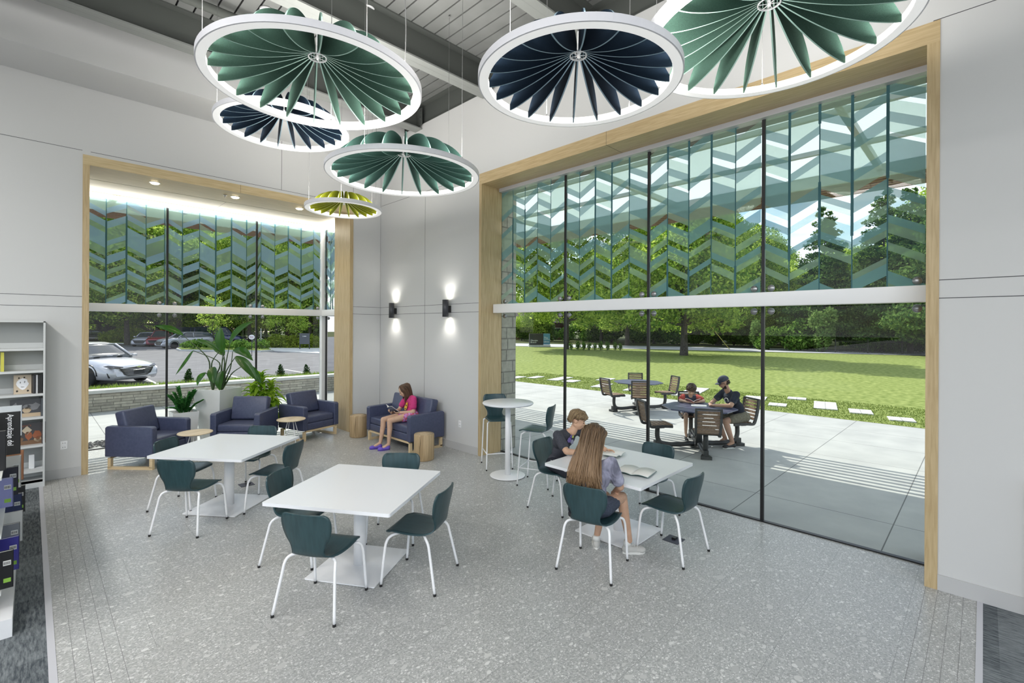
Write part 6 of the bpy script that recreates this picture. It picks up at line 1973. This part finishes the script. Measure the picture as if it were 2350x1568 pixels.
car('black car parked at the far left beyond the kerb', (.2, 66.5, .10), R(-20), carpaint('black', (.015, .015, .02)), 'sedan', 4.6, 1.8, 1.5)
car('dark blue van parked behind the silver car', (10.4, 54.6, .10), R(-35), carpaint('blue', (.03, .04, .13)), 'van', 5.2, 1.95, 2.0)
car('dark blue people carrier to the left of the blue van', (8.6, 57.6, .10), R(-35), carpaint('blue', (0, 0, 0)), 'van', 4.9, 1.9, 1.9)
car('silver car far beyond the trees at the centre of the parking lot', (8.5, 88.0, .10), R(-35), carpaint('silver', (0, 0, 0)), 'sedan', 4.6, 1.8, 1.45)

# ================================================================ TREES AND SHRUBS
m_bark = noisy('bark', (.035, .028, .022), (.10, .085, .07), 6., .95, 7, (4, 4, .8), bump=.6)
LF = {'M': mat_leaf('maple_leaf', (.07, .20, .018), (.62, .76, .15), .5), 'S': mat_leaf('light_leaf', (.18, .34, .04), (.62, .74, .16), .5),
      'P': mat_leaf('pine_leaf', (.03, .09, .03), (.20, .32, .09), .35), 'b': mat_leaf('shrub_leaf', (.03, .10, .015), (.26, .42, .09), .4),
      'y': mat_leaf('pale_shrub_leaf', (.12, .24, .06), (.30, .42, .14), .4), 'h': mat_leaf('hedge_leaf', (.14, .24, .02), (.40, .46, .07), .4),
      'c': mat_leaf('cypress_leaf', (.015, .05, .012), (.05, .11, .03), .2)}
def leaves(blobs, n, size, seed, flat=0.):
    rnd = random.Random(seed); vs = []; fs = []
    wt = [b[1] * b[2] for b in blobs]; tot = sum(wt)
    for (c, rx, rz_), w_ in zip(blobs, wt):
        for i in range(int(n * w_ / tot)):
            while True:
                p = Vector((rnd.uniform(-1, 1), rnd.uniform(-1, 1), rnd.uniform(-1, 1)))
                if .05 < p.length <= 1: break
            p = p.normalized() * (rnd.uniform(.55, 1.0) ** .6) * rnd.uniform(.8, 1.08)
            p = Vector((c[0] + p.x * rx, c[1] + p.y * rx, c[2] + p.z * rz_))
            nn = Vector((rnd.gauss(0, 1), rnd.gauss(0, 1), rnd.gauss(0, 1) + flat)).normalized()
            u = nn.orthogonal().normalized(); a = rnd.uniform(0, 6.28); v = nn.cross(u)
            u, v = u * math.cos(a) + v * math.sin(a), v * math.cos(a) - u * math.sin(a)
            s = size * rnd.uniform(.6, 1.35); k = len(vs)
            vs += [tuple(p - u * s), tuple(p - v * s * .55), tuple(p + u * s), tuple(p + v * s * .55)]
            fs.append((k, k + 1, k + 2, k + 3))
    return vs, fs
def tree_template(kind, seed, Hh, spread, n, size, trunk_r, low=.30):
    rnd = random.Random(seed)
    t = thing('tree', 'x', 'tree', (0, 0, 0), group='trees beyond the lawn and the parking lot')
    blobs = []
    mbt = MB(); mbt.tube([(0, 0, -.3), (0, 0, .2), (.05, .03, Hh * .15), (-.05, .1, Hh * .4), (.1, 0, Hh * .85)], lambda u: trunk_r * (1.25 - .25 * min(1, u * 8) if u < .12 else 1 - .85 * u), 10, sub=14)
    if kind == 'P':
        for k in range(26):
            z = Hh * (.12 + .86 * k / 26); r = spread * (1 - .85 * (k / 26)) * rnd.uniform(.75, 1.1)
            for j in range(3):
                a = rnd.uniform(0, 6.28); c = (math.cos(a) * r * .55, math.sin(a) * r * .55, z - r * .08)
                blobs.append((c, r * .5, r * .10 + .18))
                if j == 0: mbt.tube([(0, 0, z), (c[0] * 1.6, c[1] * 1.6, z - .1)], lambda u: .05 * (1 - .8 * u), 5)
    else:
        for k in range(20):
            u = k / 19; z = Hh * (low + (1 - low) * u); env = spread * math.sin(min(1, .22 + u * .8) * math.pi) ** .6
            m_ = 3 if u < .85 else 1
            for j in range(m_):
                a = rnd.uniform(0, 6.28); rr_ = env * rnd.uniform(.25, .75)
                br = spread * rnd.uniform(.22, .38)
                c = (math.cos(a) * rr_, math.sin(a) * rr_, z + rnd.uniform(-.3, .3))
                blobs.append((c, br, br * rnd.uniform(.5, .8)))
                if k % 2 == 0: mbt.tube([(0, 0, max(Hh * .16, z - rr_ * .7 - .5)), (c[0] * .45, c[1] * .45, z - rr_ * .25), c], lambda u: trunk_r * .32 * (1 - .85 * u), 5, sub=5)
    mbt.build('trunk', m_bark, t)
    vs, fs = leaves(blobs, n, size, seed + 1, .6 if kind == 'P' else .3)
    mb = MB(); mb.add(vs, fs); mb.build('foliage', LF[kind], t, fix=False)
    return t
TT = {'M': [tree_template('M', 1, 15.5, 6.8, 44000, .15, .42, .22), tree_template('M', 22, 17, 6.6, 44000, .15, .34, .20)],
      'S': [tree_template('S', 5, 11, 5.0, 20000, .14, .22, .14)], 'P': [tree_template('P', 9, 16, 5.0, 26000, .15, .30)]}
used_t = set()
def put(tt, idx, x, y, rz, sc, lab, z=0.):
    o = tt[idx % len(tt)]
    if o.name in used_t: o = copy_tree(o)
    used_t.add(o.name)
    o.location = (x, y, z); o.rotation_euler = (0, 0, rz); o.scale = (sc, sc, sc)
    o['label'] = lab
    return o
TR = [(32.2, 8.0, 'M', 1.0, 'big maple with a dark thick trunk standing in the lawn before the road'),
      (33.4, 21.1, 'M', 1.08, 'tall tree with a pale trunk beside the library sign'),
      (47.5, 22.5, 'M', .95, 'leafy tree across the road between the two lawn trees'),
      (54.0, 44.3, 'S', .8, 'low bright tree far behind the library sign'),
      (56.9, 32.8, 'M', .9, 'tree across the road left of the maple'), (59.0, 25.0, 'M', 1.0, 'tree across the road just left of the maple trunk'),
      (59.6, 15.8, 'M', 1.1, 'tree across the road just right of the maple trunk'), (56.5, 10.5, 'M', .85, 'tree across the road beside the third black joint'),
      (68.5, 9.8, 'S', 1.0, 'bright low tree far back right of the third black joint'), (53.1, 2.5, 'P', .98, 'layered pine across the road, left of the three'),
      (70.0, 2.6, 'M', .8, 'tree behind the layered pines'), (57.6, -2.0, 'P', 1.1, 'layered pine across the road, middle of the three'), (51.8, -4.6, 'P', 1.0, 'layered pine across the road nearest the right jamb'),
      (64.2, -5.8, 'M', 1.0, 'tree at the far right beyond the pines'), (46.4, -7.8, 'P', 1.1, 'dark pine overlapping the right jamb'), (77.3, 26.5, 'M', 1.1, 'distant tree behind the maple crown'),
      (85.9, 17.7, 'M', 1.1, 'distant tree right of the maple crown'), (97.0, .8, 'M', 1.1, 'distant tree behind the pines'), (68.1, 44.2, 'M', .95, 'distant tree left of the maple'), (66.6, 62, 'S', .85, 'distant low tree by the stone pier'),
      (95.7, 9.2, 'M', 1.1, 'distant tree in the gap of sky'),
      (-4.2, 57.6, 'M', 1.0, 'tree at the left edge of the bay window'), (.7, 70.0, 'M', 1.0, 'tree behind the black parked car'), (1.9, 56.0, 'M', 1.05, 'tree with a dark trunk left of the first black joint'),
      (6.4, 68.0, 'M', .95, 'tree behind the red hatchback'), (7.6, 62.5, 'M', 1.0, 'tree behind the silver estate car'), (12.5, 66.6, 'M', 1.05, 'tree behind the blue van'), (13.4, 54.3, 'M', .9, 'tree with a thick trunk right of the blue van'),
      (17.8, 54.2, 'M', 1.0, 'tree behind the yellow-green hedge'), (17.0, 45.2, 'M', .9, 'tree right of the hedge by the corner post'), (23.0, 53.2, 'M', 1.0, 'tree seen beside the white corner post'), (22.8, 45.3, 'M', 1.05, 'tree seen in the side pane of the bay'),
      (1.3, 97.6, 'M', 1.1, 'distant tree at the left of the bay view'), (8.0, 92, 'M', 1.1, 'distant tree behind the far silver car'), (16.7, 87.6, 'M', 1.1, 'distant tree in the middle of the bay view'), (23.8, 80.5, 'M', 1.1, 'distant tree right of the middle of the bay view'), (30.7, 75.0, 'M', 1.1, 'distant tree at the right of the bay view'),
      (88, 34, 'M', 1.2, 'farthest tree above the road left of the maple'), (82, 52, 'M', 1.15, 'farthest tree left of the library sign'), (100, -12, 'M', 1.2, 'farthest tree at the right end'), (40, 88, 'M', 1.1, 'farthest tree between the two windows'),
      (-10, 80, 'M', 1.1, 'distant tree outside the left of the bay view')]
rr = random.Random(2)
for i, (x, y, k, sc, lab) in enumerate(TR):
    put(TT[k], i if k == 'M' else 0, x, y, rr.uniform(0, 6.28), sc, lab)
# young trees with thin stems in the parking lot
yt = tree_template('S', 31, 4.6, 1.5, 1500, .085, .05, .36)
yt['group'] = 'young trees in the parking lot'
YT = [yt]
for i, (x, y, s, lab) in enumerate(((6.2, 40.0, 1.0, 'young thin-stemmed tree on the kerb island above the paradise plant'), (11.3, 39.2, 1.0, 'young thin-stemmed tree by the yellow-green hedge'), (12.6, 37.3, .9, 'young thin-stemmed tree left of the dark notice board'))):
    put(YT, 0, x, y, i * 2., s, lab, .2)

def shrub_template(kind, seed, w_, h_, n, size, name='shrub', group='shrubs across the road', cone=False):
    rnd = random.Random(seed); bl = []
    for k in range(9):
        a = rnd.uniform(0, 6.28); r = w_ * rnd.uniform(.0, .55); u = k / 8
        f2 = (1 - .75 * u) if cone else 1.
        bl.append(((math.cos(a) * r * f2, math.sin(a) * r * f2, h_ * (.25 + .6 * u)), w_ * .5 * f2 + .05, h_ * .26))
    vs, fs = leaves(bl, n, size, seed)
    vs = [(x, y, max(z, .02)) for x, y, z in vs]
    mb = MB(); mb.add(vs, fs)
    t = thing(name, 'x', 'shrub', group=group)
    mb.build('foliage', LF[kind], t, fix=False)
    mb = MB(); 
    for k in range(4): mb.tube([(0, 0, 0), (math.cos(k * 1.6) * w_ * .3, math.sin(k * 1.6) * w_ * .3, h_ * .6)], .02 * h_, 5)
    mb.build('stem', m_bark, t)
    return t
ORD = ['first', 'second', 'third', 'fourth', 'fifth', 'sixth', 'seventh', 'eighth', 'ninth', 'tenth', 'eleventh', 'twelfth', 'thirteenth']
SB = [shrub_template('b', 3, 2.2, 2.8, 3200, .15), ]; SY = [shrub_template('y', 4, 1.3, 4.0, 2600, .14)]
SH = [(48.9, 6.7, 'round shrub by the guy wire'), (46.2 + 3, 3.8, 'shrub across the road behind the man'), (51.8, 3.8, 'shrub left of the pale pointed shrub'), (51.1, -1.1, 'shrub right of the pale pointed shrub'), (54.8, -2.0, 'shrub behind the iron fence'), (52.5, -3.9, 'shrub behind the right end of the iron fence'), (55.1, -5.2, 'shrub at the right jamb'),
      (56.1, 10.8, 'shrub right of the third black joint'), (58.8, 13.8, 'shrub behind the third black joint'), (59.2, 16.3, 'shrub right of the maple trunk'), (59.5, 18.8, 'shrub behind the maple trunk'), (57.4, 20.9, 'shrub left of the maple trunk'), (59.0, 25.0, 'shrub midway between the lawn trees'), (58.5, 28.4, 'shrub in the shade left of the middle'), (57.9, 31.8, 'shrub right of the pale-trunk tree'),
      (57.2, 35.4, 'shrub behind the pale-trunk tree'), (56.0, 39.0, 'shrub right of the library sign'), (55.3, 43.0, 'shrub behind the library sign'), (53.5, 47.0, 'shrub left of the library sign'), (60, 7, 'big shrub behind the round one'), (62, 21, 'back row shrub behind the maple'), (62, 29, 'back row shrub left of the maple'), (60, 37, 'back row shrub left'), (61, 1, 'back row shrub at the right'), (64, -9, 'back row shrub at the far right')]
for i, (x, y, lab) in enumerate(SH):
    o = put(SB, 0, x + .5, y, i * 1.3, .8 + .5 * ((i * 37) % 10) / 10, lab)
for i, (x, y, s, lab) in enumerate(((48.4, 1.6, 1.0, 'pale pointed shrub across the road'), (50.6, 8.2, .75, 'pale shrub by the guy wire'), (53, -2.8, .9, 'pale shrub behind the iron fence'))):
    put(SY, 0, x, y, i * 1.7, s, lab)
BL = [shrub_template('h', 6, 1.1, 1.3, 1300, .09, 'shrub', 'yellow-green shrubs around the parking lot')]
for i, (x, y, s, lab) in enumerate(((1.1, 63.9, 1.1, 'yellow-green shrub left of the far kerb'), (1.9, 62.5, 1.3, 'yellow-green shrub second on the far kerb'), (2.9, 61.7, 1.5, 'yellow-green shrub in the middle of the far kerb'), (4.0, 60.4, 1.2, 'yellow-green shrub at the right of the far kerb'))):
    put(BL, 0, x, y, i, s, lab)
HP = [(11.0, 39.4), (11.3, 39.1), (11.5, 38.8), (11.8, 38.6), (12.1, 38.3), (12.3, 38.0), (12.6, 37.8), (12.9, 37.5), (13.1, 37.2), (13.4, 37.0), (13.7, 36.7), (13.9, 36.4), (14.2, 36.2), (14.6, 35.7), (15.0, 35.2)]
for i, (x, y) in enumerate(HP[::2] + HP[1::4] and sorted(HP[::2] + HP[1::4])):
    o = put(BL, 0, x, y, i * .9, .85 + .1 * (i % 3), ORD[i] + ' yellow-green hedge shrub from the left along the pavement'); o['group'] = 'hedge along the pavement'
IB = [shrub_template('b', 8, .55, .5, 420, .06, 'shrub', 'low plants on the kerb island')]
for i, (x, y) in enumerate([(3.9, 39.4), (4.6, 40.2), (4.7, 38.0), (5.6, 39.5), (5.5, 36.8), (6.2, 37.6), (6.3, 36.0), (7.3, 37.0), (7.1, 35.0), (7.5, 34.0), (7.6, 35.6), (8.3, 34.4), (8.4, 36.2)]):
    put(IB, 0, x, y, i, 1 + .3 * (i % 3), ORD[i] + ' low green plant from the left on the kerb island', .26)
CB = [shrub_template('c', 12, .17, .50, 900, .022, 'shrub', 'small dark conifers behind the stone wall', True)]
for i, (x, y, s, lab) in enumerate(((-2.0, 7.9, 1.0, 'small dark conifer behind the stone wall beside the first black joint'), (.70, 7.9, 1.0, 'small dark conifer behind the stone wall at the right of the bay'), (1.62, 8.0, .9, 'small dark conifer seen in the side pane of the bay'))):
    put(CB, 0, x, y, i, s, lab, .36)
PB = [shrub_template('b', 14, .22, .7, 420, .05, 'sapling', 'row of saplings in the lawn')]
for i, (x, y) in enumerate([(32.1, 19.5), (32.6, 19.0), (33.0, 18.6), (33.3, 18.2), (33.7, 17.8), (34.1, 17.4), (34.6, 16.9), (35.2, 16.4), (35.5, 16.0)]):
    put(PB, 0, x, y, i, .8 + .25 * ((i * 7) % 4) / 3 + .2, ORD[i] + ' sapling from the left in the row beside the pale-trunk tree')
# dense thickets closing the view under the crowns
TK = [shrub_template('b', 17, 7.0, 6.5, 5200, .30, 'thicket', 'dark thickets under the farthest trees')]
for i, (x, y, lab) in enumerate(((68, 66, 'thicket at the stone pier'), (70, 55, 'thicket behind the brown house'), (69, 40, 'thicket above the library sign'), (68, 30, 'thicket between the lawn trees'), (70, 20, 'thicket behind the maple trunk'), (70, 11, 'thicket right of the maple'), (70, 2, 'thicket behind the round shrub'), (70, -6, 'thicket behind the iron fence'), (68, -14, 'thicket at the right jamb'),
        (-18, 88, 'thicket at the left edge of the bay view'), (-8, 92, 'thicket behind the timber fence'), (2, 90, 'thicket behind the black parked car'), (11, 84, 'thicket behind the parked row'), (19, 77, 'thicket behind the blue van'), (27, 70, 'thicket behind the notice board'), (34, 62, 'thicket beside the corner post'), (42, 60, 'thicket seen in the side pane'))):
    put(TK, 0, x, y, i * 2.1, .9 + .12 * (i % 3), lab)
# grasses
def grass(name, lab, area, n, hmin, hmax, m_, zf, seed, cat='grass'):
    rnd = random.Random(seed); vs = []; fs = []
    for i in range(n):
        x = rnd.uniform(area[0], area[2]); y = rnd.uniform(area[1], area[3]); h_ = rnd.uniform(hmin, hmax); a = rnd.uniform(0, 6.28); w_ = .008 + .006 * rnd.random()
        dx, dy = math.cos(a) * w_, math.sin(a) * w_; bx, by = rnd.gauss(0, .25) * h_, rnd.gauss(0, .25) * h_; z = zf(x, y); k = len(vs)
        vs += [(x - dx, y - dy, z), (x + dx, y + dy, z), (x + bx, y + by, z + h_)]; fs.append((k, k + 1, k + 2))
    mb = MB(); mb.add(vs, fs); return tag(mb.build(name, m_, fix=False), lab, cat, kind='stuff')
m_gl = mat_leaf('grass_blade', (.14, .24, .03), (.36, .46, .10), .4)
grass('grass', 'uneven grass growing along the top of the low stone wall', (-7, 7.08, 4, 9.2), 14000, .06, .20, m_gl, lambda x, y: .42 if y < 7.8 else .42 - (y - 7.8) * .207, 3)
grass('grass', 'ragged grass along the patio edge of the lawn', (8.62, -10.5, 12.0, 6.0), 26000, .02, .045, mat_leaf('lawn_blade', (.14, .20, .04), (.31, .37, .11), .3), lambda x, y: 0, 4)

# ================================================================ SIGNS, FENCES, FAR BUILDINGS
m_signd = mat('sign_charcoal', (.03, .03, .032), .5); m_signb = mat('sign_blue', (.10, .27, .42), .5)
sa = math.atan2(25.95 - 27.43, 37.61 - 35.70)
t = thing('library_sign', 'charcoal and blue library sign on a concrete plinth by the road', 'sign', (35.9, 27.0, 0), sa)
mb = MB(); mb.b2((-1.25, -.25, 0), (1.25, .25, .22)); mb.build('plinth', m_conc2, t)
mb = MB(); mb.b2((-1.20, -.20, .22), (.42, .20, 1.52)); mb.build('dark_panel', m_signd, t)
mb = MB(); mb.b2((.42, -.20, .26), (1.20, .20, 1.52)); mb.build('blue_panel', m_signb, t)
Tt = lambda x, z: Matrix.Translation((x, -.205, z)) @ Matrix.Rotation(R(90), 4, 'X')
text_mesh('Glendale', .24, 'lettering', m_white, t, Tt(-1.08, .66), .004); text_mesh('Branch', .24, 'lettering', m_white, t, Tt(-1.08, .44), .004)
mb = MB(); mb.b2((.46, -.207, .86), (1.18, -.20, .89)); mb.build('divider', m_white, t)
text_mesh('The', .30, 'lettering', m_white, t, Tt(.47, .95), .004); text_mesh('Library', .26, 'lettering', m_white, t, Tt(.47, .52), .004, .82)
# iron fence across the road
t = thing('iron_fence', 'black iron picket fence across the road at the right', 'fence', (47.9, .5, 0), math.atan2(-7, 2.4))
mb = MB()
for z in (.15, 1.05): mb.box((5, 0, z), (10, .04, .04))
mb.build('rail', m_black, t)
mb = MB()
for k in range(90): mb.box((.06 + .111 * k, 0, .62), (.022, .022, 1.2))
mb.build('picket', m_black, t)
mb = MB()
for k in range(5): mb.box((2.5 * k, 0, .65), (.08, .08, 1.3))
mb.build('post', m_black, t)
tag(MB().tube([(47.0, 9.8, .0), (47.6, 13.0, 3.6)], .035, 8).build('guy_wire', mat('yellow_sleeve', (.45, .42, .08), .6)), 'yellow-sleeved guy wire by the road', 'guy wire')
# dark timber fence and far buildings
t = thing('timber_fence', 'dark timber fence behind the black parked car', 'fence', (-3, 76, 0), R(-18))
mb = MB()
for k in range(40): mb.box((.3 * k, .02 * (k % 2), 1.3), (.28, .05, 2.6))
mb.build('boards', mat('dark_timber', (.05, .045, .045), .8), t)
t = thing('brick_house', 'red-brown house far behind the library sign', 'house', (64, 56, 0), R(-40))
mb = MB(); mb.b2((-8, -5, 0), (8, 5, 3.2)); mb.build('wall', mat('brown_brick', (.10, .035, .03), .85), t)
mb = MB(); mb.add([(-8.6, -5.6, 3.2), (8.6, -5.6, 3.2), (8.6, 5.6, 3.2), (-8.6, 5.6, 3.2), (-8.6, 0, 5.4), (8.6, 0, 5.4)], [(0, 1, 5, 4), (3, 4, 5, 2), (0, 4, 3), (1, 2, 5), (0, 3, 2, 1)]); mb.build('roof', mat('dark_shingle', (.05, .04, .045), .9), t)
for x in (-5, -1, 3, 6):
    f_o = MB().b2((x - .6, -5.06, 1.0), (x + .6, -4.98, 2.2)).build('window', m_white, t); MB().b2((x - .5, -5.08, 1.1), (x + .5, -5.05, 2.1)).build('pane', m_cgl, f_o)
# notice board and posts by the pavement
t = thing('notice_board', 'dark grey notice board on two posts before the hedge', 'sign', (12.1, 34.4, .14), R(-42))
mb = MB()
for x in (-.42, .42): mb.box((x, 0, .7), (.06, .06, 1.4))
mb.build('post', m_char, t)
mb = MB(); mb.box((0, -.02, .95), (.90, .05, .98)); mb.build('panel', mat('board_grey', (.09, .095, .11), .4), t)
mb = MB(); mb.b2((-.16, -.05, 1.12), (-.13, -.045, 1.22)); mb.b2((-.08, -.05, 1.14), (.16, -.045, 1.20)); mb.build('small_print', m_lab, t)
for (x, y, h_, lab) in ((11.0, 43.9, 3.0, 'grey signpost behind the right leaf of the paradise plant'), (10.0, 39.4, 1.9, 'thin pale post beside the pavement')):
    tag(MB().cyl((x, y, .1), .045, h_, 10).build('sign_post', mat('galvanised', (.5, .5, .52), .4, .5)), lab, 'post')
t = thing('small_sign', 'small white sign with red letters FDC beside the second black joint', 'sign', (5.55, 27.2, .10), R(-35))
mb = MB(); mb.cyl((0, 0, 0), .02, 1.35, 8); mb.build('post', m_char, t)
T_ = Matrix.Rotation(R(90), 4, 'X')
mb = MB(); mb.prism([(.20 * math.cos(2 * math.pi * k / 24), .17 * math.sin(2 * math.pi * k / 24)) for k in range(24)], 0, .01, 0, M=Matrix.Translation((0, -.03, 1.33)) @ T_); mb.build('disc', m_white, t)
text_mesh('FDC', .15, 'lettering', mat('sign_red', (.35, .02, .06), .5), t, Matrix.Translation((-.15, -.044, 1.28)) @ T_, .002)

# drop template trees that were never used
